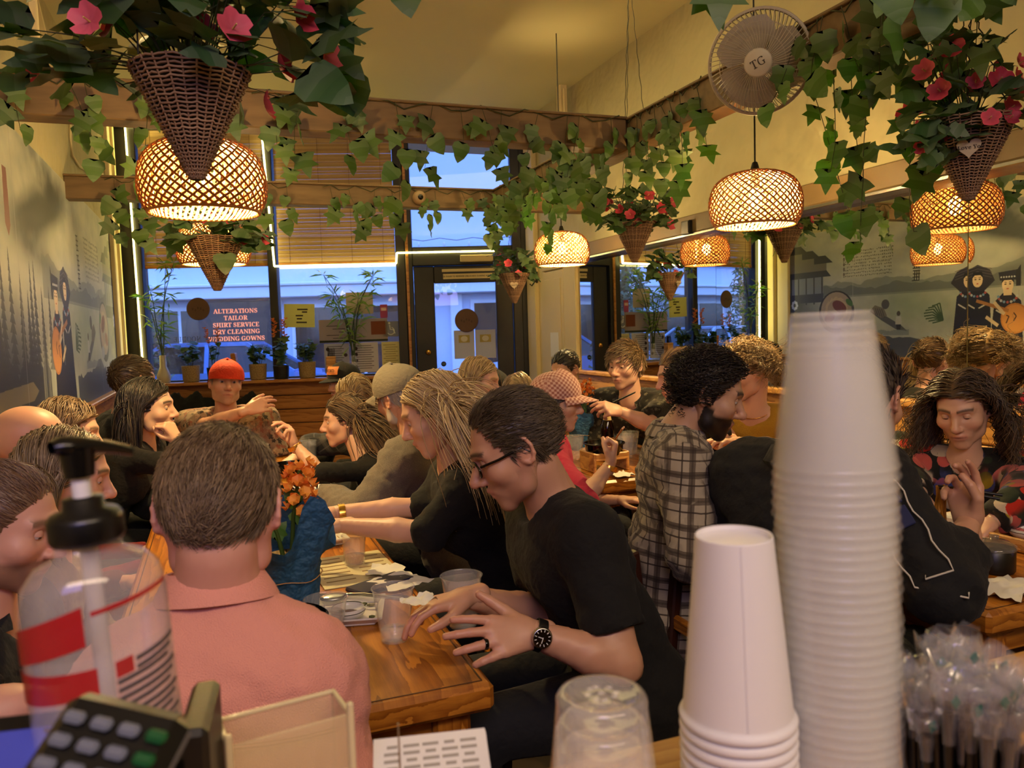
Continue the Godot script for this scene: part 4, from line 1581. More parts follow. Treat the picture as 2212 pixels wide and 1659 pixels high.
	for i in vs.size():
		var p := vs[i]
		vs[i] = p + ns[i] * crease * (noise.get_noise_3d(p.x * 7.0 + base.x, p.y * 16.0 + p.x * 9.0, p.z * 7.0 + base.z) + 0.5 * noise.get_noise_3d(p.x * 22.0, p.y * 22.0, p.z * 22.0))
	var SB := Basis(Vector3.UP, ty) * Basis(Vector3.RIGHT, asin(clampf(up.dot(f), -0.9, 0.9)))
	var sm := MB.new()
	sm.arrays(Transform3D(SB.inverse(), Vector3.ZERO) * vs, Transform3D(SB.inverse(), Vector3.ZERO) * ns, s1[2])
	refresh_normals(sm)
	var so := put(sh.get("name", "shirt"), sm, sh.mat, t)
	so.basis = SB
	# trousers, shoes
	if not o.has("legs") or o.legs:
		var q := Field.new()
		var seat := pel
		var kl := seat + f * 0.42 + left * 0.11
		var kr := seat + f * 0.42 - left * 0.11
		var al := Vector3(kl.x, 0.09, kl.z) - f * 0.06
		var ar := Vector3(kr.x, 0.09, kr.z) - f * 0.06
		q.bone(seat + left * 0.08, seat - left * 0.08, 0.112 * g, -1, 0.05)
		for z in [[seat + left * 0.09, kl, al], [seat - left * 0.09, kr, ar]]:
			q.bone(z[0], z[1], 0.092 * g, 0.064, 0.04)
			q.bone(z[1], z[2], 0.062, 0.05, 0.03, 1)
		var s2 := q.surface(0.026)
		var lm := MB.new()
		lm.arrays(s2[0], s2[1], s2[2])
		put("trousers", lm, o.get("trousers", M.denim), t)
		for an in [al, ar]:
			lm = MB.new()
			var ff := Field.new()
			ff.bone(an + Vector3(0, -0.045, 0) - f * 0.03, an + Vector3(0, -0.05, 0) + f * 0.16, 0.042, 0.036, 0.02)
			ff.bone(an, an + Vector3(0, -0.04, 0), 0.045, 0.045, 0.02)
			var s3 := ff.surface(0.022)
			lm.arrays(s3[0], s3[1], s3[2])
			put("shoe", lm, M.black, t)
	# hair
	var blocks := [[nb - up * 0.06 + left * 0.09, 0.098 * g], [nb - up * 0.06 - left * 0.09, 0.098 * g], [nb - up * 0.16, 0.135 * g], [nb + up * 0.03, nk * 1.1 + 0.004], [nb - up * 0.3, 0.13 * g], [sl, 0.07], [sr, 0.07]]
	if o.hair.get("n", 260) > 0:
		build_hair(o.hair, HT, t, hs, blocks)
	t.set_meta("head", HT)
	t.set_meta("frame", [nb, pel, f, left, up, sl, sr, el, er, wl, wr])
	return t

func refresh_normals(m: MB):
	m.n.fill(Vector3.ZERO)
	for t in range(0, m.ix.size(), 3):
		var i := m.ix[t]
		var j := m.ix[t + 1]
		var l := m.ix[t + 2]
		var nn := (m.v[l] - m.v[i]).cross(m.v[j] - m.v[i])
		m.n[i] += nn
		m.n[j] += nn
		m.n[l] += nn
	for i in m.n.size():
		m.n[i] = m.n[i].normalized()

# a peaked cap: crown, peak, button; turned about the head by `turn` degrees
func peaked_cap(t: Node3D, material: Material, peak_mat: Material, turn := 0.0, flat_peak := false):
	var T: Transform3D = (t.get_meta("head") as Transform3D) * Transform3D(Basis(Vector3.UP, deg_to_rad(turn)), Vector3.ZERO)
	var m := MB.new()
	var pts := PackedVector3Array()
	for r in 12:
		var th := PI * 0.565 * r / 11.0
		for k in 36:
			var an := TAU * k / 36
			var d := Vector3(sin(th) * cos(an), cos(th), sin(th) * sin(an))
			pts.append(T * (Vector3(0, 0.038, -0.014) + d * Vector3(0.092, 0.094 + 0.008 * sin(an), 0.110) * (1.0 + (0.004 if k % 6 == 0 else 0.0))))
	m.grid(pts, 12, 36, true, true)
	for i in m.u.size():
		m.u[i] = Vector2(atan2((m.v[i] - T.origin).dot(T.basis.z), (m.v[i] - T.origin).dot(T.basis.x)) / TAU * 6.0, (i / 36) / 11.0 * 1.6)
	var hat := put("cap", m, material, t)
	m = MB.new()
	var q := PackedVector3Array()
	for lay in 2:
		for r in 5:
			for k in 13:
				var an := lerpf(-1.15, 1.15, k / 12.0)
				var rad := 0.105 + 0.075 * r / 4.0 * cos(an * 1.05)
				var y := 0.040 - 0.012 * (r / 4.0) - (0.0 if flat_peak else 0.022 * an * an) * (0.4 + 0.6 * r / 4.0) - 0.004 * lay
				q.append(T * Vector3(sin(an) * minf(rad, 0.115) * 0.86, y, -0.014 + cos(an) * rad * 1.02))
	m.grid(q.slice(0, 65), 5, 13, false, false)
	m.grid(q.slice(65), 5, 13, false, true)
	for r in 4:
		m.quad(q[r * 13], q[(r + 1) * 13], q[65 + (r + 1) * 13], q[65 + r * 13])
	for k in 12:
		m.quad(q[52 + k], q[52 + k + 1], q[65 + 52 + k + 1], q[65 + 52 + k])
	for i in m.u.size():
		m.u[i] = Vector2(m.u[i].x * 2.0, m.u[i].y * 1.0)
	put("peak", m, peak_mat, hat)
	m = MB.new()
	m.ball(T * Vector3(0, 0.131, -0.014), Vector3(0.007, 0.005, 0.007), 8)
	put("button", m, peak_mat, hat)

# ---------------------------------------------------------------- cloth
func cloth(c: Color, rough := 0.9, weave := 0.03, sheen := 0.25) -> StandardMaterial3D:
	var m := mat(c, rough)
	m.rim_enabled = true
	m.rim = sheen
	m.rim_tint = 0.6
	m.normal_enabled = true
	m.normal_texture = bump_tex(weave, 2.0)
	return triplanar(m, Vector3(5, 5, 5))

func print_cloth(kind: String, scale: float) -> StandardMaterial3D:
	var N := 256
	var im := Image.create(N, N, false, Image.FORMAT_RGB8)
	var r2 := RandomNumberGenerator.new()
	r2.seed = kind.length() * 7 + 3
	var base: Color = {"plaid": Color(0.62, 0.58, 0.50), "dark_plaid": Color(0.10, 0.10, 0.12), "check": Color(0.82, 0.68, 0.62), "floral": Color(0.025, 0.028, 0.026), "palm": Color(0.58, 0.49, 0.39), "blue": Color(0.12, 0.18, 0.26), "blobs": Color(0.02, 0.022, 0.02), "marl": Color(0.40, 0.37, 0.33)}[kind]
	im.fill(base)
	if kind.ends_with("plaid"):
		var line := Color(0.17, 0.13, 0.10) if kind == "plaid" else Color(0.34, 0.32, 0.31)
		for ax in 2:
			for b in [[40, 34, 0.55], [168, 34, 0.55], [108, 8, 0.8], [232, 8, 0.8], [52, 10, 0.4], [180, 10, 0.4]]:
				for t in b[1]:
					for q in N:
						var x: int = (b[0] + t) % N if ax == 0 else q
						var y: int = q if ax == 0 else (b[0] + t) % N
						im.set_pixel(x, y, im.get_pixel(x, y).lerp(line, b[2] * (0.85 + 0.15 * ((x + y) % 3))))
	elif kind == "check":
		for a in 8:
			for b in 8:
				if (a + b) % 2:
					im.fill_rect(Rect2i(a * 32, b * 32, 32, 32), Color(0.62, 0.40, 0.36))
	elif kind == "marl":
		for k in 16000:
			im.set_pixel(r2.randi() % N, r2.randi() % N, Color(0.24, 0.22, 0.20).lerp(Color(0.62, 0.58, 0.52), r2.randf()))
	else:
		var cols: Array = {"floral": [Color(0.42, 0.40, 0.34), Color(0.30, 0.30, 0.26)], "palm": [Color(0.22, 0.20, 0.18), Color(0.68, 0.58, 0.47), Color(0.55, 0.33, 0.25), Color(0.33, 0.29, 0.25)], "blue": [Color(0.30, 0.38, 0.44), Color(0.06, 0.09, 0.14)], "blobs": [Color(0.70, 0.13, 0.04), Color(0.70, 0.36, 0.36), Color(0.08, 0.14, 0.07), Color(0.60, 0.50, 0.06), Color(0.20, 0.24, 0.48), Color(0.72, 0.66, 0.58), Color(0.10, 0.16, 0.08), Color(0.68, 0.30, 0.28)]}[kind]
		var count := {"floral": 46, "palm": 70, "blue": 60, "blobs": 40}[kind] as int
		for k in count:
			var cx := r2.randi() % N
			var cy := r2.randi() % N
			var rx := r2.randf_range(6, 12) if kind != "blobs" else r2.randf_range(10, 26)
			var ry := rx * r2.randf_range(0.5, 1.2) * (2.2 if kind == "palm" else 1.0)
			var c: Color = cols[k % cols.size()]
			var an := r2.randf() * TAU
			var R := int(maxf(rx, ry)) + 1
			for y in range(-R, R + 1):
				for x in range(-R, R + 1):
					var p := Vector2(x, y).rotated(an)
					var q := Vector2(p.x / rx, p.y / ry)
					var d := q.length() + (0.25 * sin(atan2(q.y, q.x) * 5.0) if kind in ["floral", "palm"] else 0.0)
					if d < 1.0 and not (kind == "floral" and d > 0.45 and d < 0.62):
						im.set_pixel(posmod(cx + x, N), posmod(cy + y, N), c)
	var m := mat(Color.WHITE, 0.9)
	m.albedo_texture = ImageTexture.create_from_image(im)
	m.rim_enabled = true
	m.rim = 0.2
	return triplanar(m, Vector3.ONE * scale)

func collar(t: Node3D, material: Material, r: float, h: float, open := 0.5, tilt := 0.25):
	var fr: Array = t.get_meta("frame")
	var nb: Vector3 = fr[0]
	var f: Vector3 = fr[2]
	var up: Vector3 = (fr[4] * 1.0 - f * tilt).normalized()
	var x: Vector3 = fr[3]
	var z := x.cross(up).normalized()
	var m := MB.new()
	var lo := PackedVector3Array()
	for row in [[1.0, 0.0], [0.92, 1.0], [0.97, 1.05], [1.22, 0.25], [1.30, -0.12]]:
		for k in 25:
			var an := lerpf(open, TAU - open, k / 24.0)
			lo.append(nb + up * (0.012 + h * row[1]) + (x * sin(an) + z * cos(an)) * r * row[0])
	m.grid(lo, 5, 25, false, true)
	put("collar", m, material, t.get_node("shirt"))
	t.get_node("shirt/collar").basis = (t.get_node("shirt") as Node3D).basis.inverse()

func glasses(t: Node3D):
	var T: Transform3D = t.get_meta("head")
	var m := MB.new()
	for s in [-1.0, 1.0]:
		var ring := PackedVector3Array()
		for k in 25:
			var a := TAU * k / 24.0
			ring.append(T * Vector3(s * 0.034 + 0.024 * cos(a) * (1.0 - 0.12 * sin(a)), 0.002 + 0.0175 * sin(a), 0.092 - 0.006 * absf(cos(a)) - 0.1 * absf(s * 0.034 + 0.024 * cos(a)) * 0.3))
		m.tube(ring, 0.0023, -1, 6)
		m.tube(PackedVector3Array([T * Vector3(s * 0.058, 0.008, 0.080), T * Vector3(s * 0.074, 0.007, 0.04), T * Vector3(s * 0.079, 0.008, -0.012), T * Vector3(s * 0.078, -0.012, -0.028)]), 0.0029, -1, 6)
	m.tube(PackedVector3Array([T * Vector3(-0.011, 0.006, 0.0925), T * Vector3(0, 0.009, 0.0955), T * Vector3(0.011, 0.006, 0.0925)]), 0.0018, -1, 6)
	put("glasses", m, M.gloss_black, t)

func watch(t: Node3D, wrist: Vector3, axis: Vector3, face_to: Vector3, strap: Material, dial: bool):
	var y := axis.normalized()
	var z := (face_to - y * face_to.dot(y)).normalized()
	var B := Basis(y.cross(z), y, z)
	var m := MB.new()
	m.lathe(PackedVector2Array([Vector2(0.0285, -0.010), Vector2(0.031, -0.009), Vector2(0.031, 0.009), Vector2(0.0285, 0.010)]), 24, Transform3D(B, wrist))
	var w := put("wrist_watch" if dial else "bracelet", m, strap, t)
	if dial:
		m = MB.new()
		m.lathe(PackedVector2Array([Vector2(0, 0), Vector2(0.019, 0), Vector2(0.0205, 0.004), Vector2(0.019, 0.009), Vector2(0.017, 0.0095)]), 28, Transform3D(B * Basis(Vector3.RIGHT, PI / 2), wrist + z * 0.029))
		put("case", m, M.steel, w)
		m = MB.new()
		m.lathe(PackedVector2Array([Vector2(0.0172, 0.0092), Vector2(0, 0.0094)]), 24, Transform3D(B * Basis(Vector3.RIGHT, PI / 2), wrist + z * 0.029))
		put("dial", m, M.gloss_black, w)
		m = MB.new()
		for k in 12:
			m.box(wrist + z * 0.0388 + B * Vector3(0.0135 * cos(TAU * k / 12), 0.0135 * sin(TAU * k / 12), 0), Vector3(0.004, 0.0012, 0.0006), 0, B * Basis(Vector3.BACK, TAU * k / 12))
		m.box(wrist + z * 0.039 + B * Vector3(0.004, 0.001, 0), Vector3(0.011, 0.0012, 0.0006), 0, B)
		m.box(wrist + z * 0.039 + B * Vector3(0, -0.004, 0), Vector3(0.0012, 0.009, 0.0006), 0, B)
		stuff(put("markers", m, M.white, w))

# ---------------------------------------------------------------- the diners
func build_people():
	rng.seed = 11
	hair_mat = vertex_mat(0.40)
	skin_mat = vertex_mat(0.46)
	skin_mat.subsurf_scatter_enabled = true
	skin_mat.subsurf_scatter_strength = 0.06
	M.denim = cloth(Color(0.03, 0.04, 0.075), 0.85)
	var black := cloth(Color(0.020, 0.019, 0.020), 0.92, 0.03, 0.08)
	var fair := Color(0.62, 0.36, 0.25)
	var tan := Color(0.52, 0.28, 0.18)
	var olive := Color(0.46, 0.26, 0.165)
	var asian := Color(0.60, 0.37, 0.25)
	var brown := {"col": Color(0.07, 0.042, 0.022), "col2": Color(0.20, 0.12, 0.06)}
	var t: Node3D
	# -- the long table, right side, from the near end
	t = person("man in black tee and glasses looking down, steel watch, hand by a clear cup", {"type": "m2", "head": Vector3(0.599, 1.159, -1.597), "yaw": -104.0, "pitch": 26.0, "hs": 1.02, "neck": Vector3(0.699, 1.021, -1.614), "pel": Vector3(0.88, 0.565, -1.62), "ty": -96.0, "sw": 0.20, "girth": 1.05, "cell": 0.014, "skin": tan, "lid": -8.0, "gaze": 30.0, "iris": Color(0.1, 0.12, 0.12),
		"hair": {"col": Color(0.048, 0.034, 0.02), "col2": Color(0.19, 0.14, 0.09), "n": 3600, "len": 0.038, "w": 0.0013, "comb": Vector3(0.1, -0.05, -0.6), "lift": 0.16, "mess": 0.12, "nape": -0.068, "front": 0.030, "puff": 0.03}, "beard": 0.22,
		"le": Vector3(0.706, 0.764, -1.313), "lw": Vector3(0.538, 0.838, -1.36), "lhand": ["spread", Vector3(-0.98, 0.12, 0.10), Vector3(-0.1, -0.6, -0.8)], "rw": Vector3(0.488, 0.836, -1.615), "re": Vector3(0.701, 0.739, -1.678), "rhand": ["relax", Vector3(-1, -0.1, 0.0), Vector3(0, -1, 0.1)],
		"shirt": {"mat": black, "sleeve": 0.74, "neck": 0.070, "scoop": 0.045, "loose": 0.006}})
	glasses(t)
	watch(t, Vector3(0.549, 0.834, -1.356) - t.position, Vector3(0.706, 0.764, -1.313) - Vector3(0.538, 0.838, -1.36), Vector3(-0.25, 0.25, 1.0), M.black, true)
	finger_ring(t, Vector3(0.538, 0.838, -1.36) - t.position, Vector3(-0.98, 0.12, 0.10), Vector3(-0.1, -0.6, -0.8))
	t = person("blonde woman in black top reaching across the table with both forearms", {"type": "f1", "head": Vector3(0.587, 1.181, -2.225), "yaw": -106.0, "pitch": 24.0, "neck": Vector3(0.65, 1.012, -2.221), "pel": Vector3(0.86, 0.565, -2.22), "ty": -100.0, "sw": 0.165, "cell": 0.014, "skin": Color(0.66, 0.39, 0.27), "lid": -4.0, "gaze": 25.0, "iris": Color(0.12, 0.18, 0.25), "brow": Color(0.22, 0.13, 0.07),
		"hair": {"mode": "long", "col": Color(0.36, 0.235, 0.095), "col2": Color(0.95, 0.76, 0.46), "n": 3600, "len": 0.40, "w": 0.0020, "pull": 0.36, "tuck": 0.068, "part": -0.01, "sweep": Vector3(0.6, 0, 0.15)},
		"le": Vector3(0.512, 0.878, -2.038), "lw": Vector3(0.301, 0.885, -2.203), "re": Vector3(0.575, 0.881, -2.335), "rw": Vector3(0.308, 0.88, -2.393), "lhand": ["relax", Vector3(-1, -0.05, -0.1), Vector3(0, -1, 0)], "rhand": ["pinch", Vector3(-1, -0.1, 0.1), Vector3(0, -1, 0)],
		"shirt": {"mat": black, "sleeve": 1.12, "neck": 0.082, "scoop": 0.03, "loose": 0.004}})
	watch(t, Vector3(0.331, 0.876, -2.384) - t.position, Vector3(1, 0, 0), Vector3.UP, M.brass, false)
	t = person("man in pale grey cap and marled grey sweater, seen from behind", {"type": "m1", "head": Vector3(0.647, 1.174, -2.951), "yaw": -150.0, "pitch": 14.0, "tilt": -8.0, "neck": Vector3(0.709, 0.987, -2.914), "pel": Vector3(0.90, 0.565, -2.92), "ty": -125.0, "sw": 0.19, "girth": 1.12, "cell": 0.017, "skin": tan, "beard": 0.9, "beard_col": Color(0.42, 0.39, 0.35),
		"hair": {"col": Color(0.30, 0.28, 0.25), "col2": Color(0.52, 0.49, 0.45), "n": 200, "len": 0.03, "w": 0.003, "comb": Vector3(0, -1, -0.2), "bald": 0.05},
		"le": Vector3(0.445, 0.788, -2.699), "lw": Vector3(0.352, 0.809, -2.982), "shirt": {"mat": print_cloth("marl", 5.0), "sleeve": 1.95, "neck": 0.072, "loose": 0.022, "crease": 0.013}})
	peaked_cap(t, cloth(Color(0.44, 0.41, 0.35), 0.9, 0.05), cloth(Color(0.44, 0.41, 0.35), 0.9, 0.05), 0.0)
	t = person("brunette woman in black, hand raised with a thin bracelet", {"type": "f2", "head": Vector3(0.547, 1.015, -3.727), "yaw": -98.0, "pitch": 6.0, "neck": Vector3(0.624, 0.832, -3.663), "pel": Vector3(0.86, 0.565, -3.6), "ty": -95.0, "sw": 0.165, "cell": 0.018, "skin": fair, "lid": 14.0,
		"hair": {"mode": "long", "col": Color(0.055, 0.033, 0.02), "col2": Color(0.26, 0.16, 0.085), "n": 1512, "len": 0.38, "w": 0.0031, "wave": 0.008, "sweep": Vector3(0.7, 0, 0.1), "pull": 0.30, "tuck": 0.070},
		"le": Vector3(0.387, 0.831, -3.399), "lw": Vector3(0.293, 0.957, -3.476), "lhand": ["pinch", Vector3(-0.25, 1.0, 0.0), Vector3(-1, -0.1, 0.3)], "shirt": {"mat": black, "sleeve": 1.05, "neck": 0.085, "vee": 0.05}})
	watch(t, Vector3(0.296, 0.943, -3.474) - t.position, Vector3(-0.5, 1.0, 0), Vector3(0, 0, 1), M.brass, false)
	t = person("blonde woman in dark plaid jacket turned away beyond the brunette", {"type": "f1", "head": Vector3(0.677, 1.081, -4.24), "yaw": -150.0, "pitch": 12.0, "pel": Vector3(0.95, 0.565, -4.2), "ty": -110.0, "sw": 0.17, "cell": 0.02, "skin": fair,
		"hair": {"mode": "long", "col": Color(0.28, 0.18, 0.075), "col2": Color(0.60, 0.43, 0.22), "n": 714, "len": 0.30, "w": 0.0041, "pull": 0.36}, "le": Vector3(0.44, 0.846, -4.183), "lw": Vector3(0.356, 0.808, -4.105), "shirt": {"mat": print_cloth("dark_plaid", 5.0), "sleeve": 1.92, "loose": 0.014}})
	t = person("person in black cap with orange front panel, mostly hidden by blonde hair", {"type": "m1", "head": Vector3(0.729, 1.118, -4.898), "yaw": -62.0, "pitch": 4.0, "pel": Vector3(1.02, 0.565, -4.85), "sw": 0.19, "cell": 0.022, "skin": tan, "beard": 0.5,
		"hair": {"col": Color(0.04, 0.03, 0.02), "n": 120, "len": 0.03, "comb": Vector3(0, -1, 0), "bald": 0.035}, "shirt": {"mat": black, "sleeve": 1.9}})
	peaked_cap(t, cloth(Color(0.03, 0.028, 0.026)), cloth(Color(0.03, 0.028, 0.026)), 0.0, true)
	var CT: Transform3D = t.get_meta("head")
	var m := MB.new()
	var q := PackedVector3Array()
	for r in 3:
		for k in 9:
			var an := lerpf(-0.62, 0.62, k / 8.0)
			q.append(CT * Vector3(0.0945 * sin(an), 0.066 + 0.024 * r, -0.012 + (0.111 - 0.006 * r * r) * cos(an)))
	m.grid(q, 3, 9, false, false)
	put("cap_panel", m, mat(Color(0.72, 0.42, 0.18), 0.7), t)
	text_mesh("lettering", "TUCKERED", "Droid Serif", 0.022, CT * Transform3D(Basis.IDENTITY, Vector3(0, 0.092, 0.103)), M.black, t.get_node("cap_panel"), 0.001, 700)
	# -- its far end and left side
	t = person("man in backwards orange cap and beige leaf print shirt facing the room", {"type": "m2", "head": Vector3(0.042, 1.175, -4.518), "yaw": 8.0, "pitch": -4.0, "tilt": -6.0, "pel": Vector3(0.08, 0.565, -4.98), "ty": 4.0, "sw": 0.20, "girth": 1.1, "cell": 0.018, "skin": Color(0.60, 0.32, 0.21), "beard": 0.35, "beard_col": Color(0.34, 0.24, 0.17), "lid": 20.0,
		"hair": {"col": Color(0.2, 0.14, 0.09), "n": 120, "len": 0.03, "w": 0.003, "comb": Vector3(0, -1, 0), "bald": 0.05}, "re": Vector3(-0.061, 0.971, -4.36), "rw": Vector3(0.136, 1.051, -4.185), "rhand": ["relax", Vector3(1.0, 0.3, -0.1), Vector3(0.2, -0.4, -1)], "shirt": {"mat": print_cloth("palm", 4.5), "sleeve": 0.8, "neck": 0.08, "vee": 0.05, "loose": 0.016}})
	peaked_cap(t, cloth(Color(0.80, 0.20, 0.04), 0.8, 0.05), cloth(Color(0.70, 0.12, 0.04), 0.8, 0.05), 180.0)
	t = person("smiling dark haired woman in black resting her chin on her hand", {"type": "f1", "head": Vector3(-0.269, 1.14, -3.594), "yaw": 78.0, "pitch": 4.0, "tilt": 4.0, "neck": Vector3(-0.32, 0.973, -3.676), "pel": Vector3(-0.58, 0.565, -3.5), "ty": 75.0, "sw": 0.165, "cell": 0.017, "skin": asian, "lid": 6.0,
		"hair": {"mode": "long", "col": Color(0.010, 0.008, 0.008), "col2": Color(0.06, 0.045, 0.04), "n": 1512, "len": 0.24, "w": 0.0030, "pull": 0.4, "tuck": 0.072, "part": 0.03}, "re": Vector3(-0.119, 0.921, -3.275), "rw": Vector3(-0.164, 1.022, -3.374), "rhand": ["fist", Vector3(-0.5, 1.0, 0.1), Vector3(-0.8, -0.2, -0.5)],
		"shirt": {"mat": black, "sleeve": 1.7, "neck": 0.07}})
	t = person("man in dark green hooded sweatshirt with short brown hair, turned away by the mural", {"type": "m1", "head": Vector3(-0.353, 1.235, -3.922), "yaw": 128.0, "pitch": 6.0, "pel": Vector3(-0.62, 0.565, -3.95), "ty": 100.0, "sw": 0.20, "girth": 1.1, "cell": 0.018, "skin": fair,
		"hair": {"col": Color(0.035, 0.022, 0.013), "col2": Color(0.12, 0.075, 0.04), "n": 900, "len": 0.032, "w": 0.0026, "comb": Vector3(0.2, -0.1, 0.8), "lift": 0.04}, "shirt": {"mat": cloth(Color(0.025, 0.038, 0.036)), "sleeve": 1.95, "neck": 0.085, "loose": 0.022, "crease": 0.012}})
	hood(t, cloth(Color(0.025, 0.038, 0.036)))
	t = person("woman with shoulder length brown blonde hair in profile at the left", {"type": "f2", "head": Vector3(-0.354, 1.096, -2.144), "yaw": 94.0, "pitch": 14.0, "pel": Vector3(-0.60, 0.565, -1.95), "ty": 88.0, "sw": 0.165, "cell": 0.016, "skin": Color(0.62, 0.34, 0.26), "lid": -6.0, "gaze": 24.0,
		"hair": {"mode": "long", "col": Color(0.13, 0.085, 0.045), "col2": Color(0.42, 0.32, 0.21), "n": 3600, "len": 0.26, "w": 0.0025, "pull": 0.42, "tuck": 0.070, "part": 0.0}, "shirt": {"mat": cloth(Color(0.50, 0.42, 0.34)), "sleeve": 1.9, "neck": 0.08, "loose": 0.008}})
	t = person("bald man behind the long haired woman at the left", {"type": "m2", "head": Vector3(-0.505, 1.126, -2.578), "yaw": 98.0, "pitch": 8.0, "pel": Vector3(-0.62, 0.565, -2.45), "sw": 0.2, "cell": 0.02, "skin": Color(0.60, 0.32, 0.22), "beard": 0.3, "brow": Color(0.2, 0.12, 0.08),
		"hair": {"col": Color(0.1, 0.06, 0.04), "n": 0}, "shirt": {"mat": cloth(Color(0.30, 0.06, 0.06)), "sleeve": 1.9}})
	t = person("brown haired person half hidden beyond the bald man", {"type": "f2", "head": Vector3(-0.496, 1.105, -3.109), "yaw": 92.0, "pitch": 12.0, "pel": Vector3(-0.62, 0.565, -2.98), "sw": 0.165, "cell": 0.022, "skin": fair,
		"hair": {"mode": "long", "col": Color(0.10, 0.06, 0.035), "col2": Color(0.26, 0.17, 0.1), "n": 535, "len": 0.2, "w": 0.0041, "pull": 0.4, "tuck": 0.07}, "shirt": {"mat": cloth(Color(0.45, 0.05, 0.06)), "sleeve": 1.9}})
	t = person("bearded man in navy shirt at the lower left edge, face turned right", {"type": "m1", "head": Vector3(-0.387, 1.082, -1.685), "yaw": 80.0, "pitch": 16.0, "pel": Vector3(-0.60, 0.565, -1.46), "ty": 78.0, "sw": 0.20, "cell": 0.015, "skin": Color(0.66, 0.36, 0.28), "beard": 0.75, "beard_col": Color(0.14, 0.075, 0.045), "brow": Color(0.18, 0.1, 0.06), "lid": -6.0, "gaze": 22.0,
		"hair": {"col": Color(0.14, 0.08, 0.045), "col2": Color(0.3, 0.18, 0.11), "n": 2400, "len": 0.026, "w": 0.0013, "mess": 0.1, "lift": 0.08, "comb": Vector3(0, 0.3, -0.8), "front": 0.012}, "re": Vector3(-0.365, 0.845, -1.401), "rw": Vector3(-0.277, 0.836, -1.432), "rhand": ["relax", Vector3(1, -0.05, -0.2), Vector3(0, -1, 0)], "shirt": {"mat": cloth(Color(0.035, 0.045, 0.085)), "sleeve": 0.85, "neck": 0.075, "loose": 0.01}})
	collar(t, t.get_node("shirt").material_override, 0.07, 0.03)
	t = person("man in pink shirt with short light brown hair, seen from behind at the table's end", {"type": "m1", "head": Vector3(-0.006, 1.175, -1.194), "yaw": 172.0, "pitch": 12.0, "tilt": 2.0, "neck": Vector3(-0.017, 1.037, -1.188), "hs": 1.0, "sr": Vector3(0.098, 0.914, -1.147), "sl": Vector3(-0.147, 0.93, -1.219), "pel": Vector3(-0.02, 0.565, -0.96), "ty": 172.0, "sw": 0.125, "girth": 0.92, "cell": 0.012, "skin": Color(0.64, 0.33, 0.24),
		"hair": {"col": Color(0.11, 0.07, 0.038), "col2": Color(0.44, 0.31, 0.18), "n": 6500, "len": 0.036, "w": 0.0012, "comb": Vector3(0.15, -0.5, -0.5), "lift": 0.05, "mess": 0.10, "nape": -0.082},
		"re": Vector3(0.12, 0.809, -1.088), "rw": Vector3(0.158, 0.848, -1.269), "rhand": ["pinch", Vector3(-0.1, 0.565, -0.9), Vector3(-0.9, 0.2, 0.2)], "shirt": {"mat": cloth(Color(0.86, 0.59, 0.52), 0.9, 0.3, 0.3), "sleeve": 1.05, "neck": 0.060, "scoop": 0.0, "loose": 0.008, "crease": 0.009}})
	collar(t, t.get_node("shirt").material_override, 0.067, 0.036, 0.4)
	yoke(t)
	# -- the tables before the mirror
	t = person("man in black and cream checked flannel shirt with dark beard", {"type": "m2", "head": Vector3(1.302, 1.218, -1.873), "yaw": 62.0, "pitch": 20.0, "neck": Vector3(1.231, 1.09, -1.932), "pel": Vector3(1.20, 0.565, -1.97), "ty": 62.0, "sw": 0.185, "cell": 0.014, "skin": olive, "beard": 1.0, "beard_col": Color(0.014, 0.010, 0.008), "brow": Color(0.012, 0.009, 0.008), "lid": 2.0, "gaze": 20.0,
		"hair": {"mode": "curly", "col": Color(0.008, 0.006, 0.006), "col2": Color(0.05, 0.036, 0.03), "n": 1142, "len": 0.06, "w": 0.0019, "curl": 0.005, "puff": 0.10, "pull": 0.05, "nape": -0.085, "front": 0.004, "tuck": 0.0},
		"re": Vector3(1.115, 0.823, -1.678), "rw": Vector3(1.284, 0.863, -1.703), "lw": Vector3(1.405, 0.872, -1.894), "lhand": ["pinch", Vector3(0.8, 0.3, -0.3), Vector3(0, -0.6, 1)], "shirt": {"mat": print_cloth("plaid", 8.0), "sleeve": 1.08, "neck": 0.07, "loose": 0.012, "crease": 0.012}})
	collar(t, t.get_node("shirt").material_override, 0.07, 0.035, 0.5, 0.0)
	t = person("diner in navy sweatshirt with white piping, head hidden behind the cup stack", {"type": "m1", "head": Vector3(1.471, 1.224, -1.467), "yaw": 112.0, "pitch": 20.0, "neck": Vector3(1.318, 1.068, -1.47), "sr": Vector3(1.381, 1.06, -1.359), "pel": Vector3(1.26, 0.565, -1.42), "ty": 112.0, "sw": 0.19, "girth": 1.0, "cell": 0.015, "skin": tan, "beard": 0.4,
		"hair": {"col": Color(0.03, 0.022, 0.018), "col2": Color(0.16, 0.13, 0.11), "n": 500, "len": 0.05, "w": 0.0032, "comb": Vector3(0, 0.3, -0.6), "lift": 0.3}, "re": Vector3(1.379, 0.86, -1.174), "rw": Vector3(1.58, 0.948, -1.276), "rhand": ["pinch", Vector3(0.25, 0.9, -0.35), Vector3(-0.8, 0.1, 0.3)], "shirt": {"mat": cloth(Color(0.034, 0.038, 0.05)), "sleeve": 1.62, "neck": 0.085, "loose": 0.022, "crease": 0.012}})
	hood(t, t.get_node("shirt").material_override)
	piping(t)
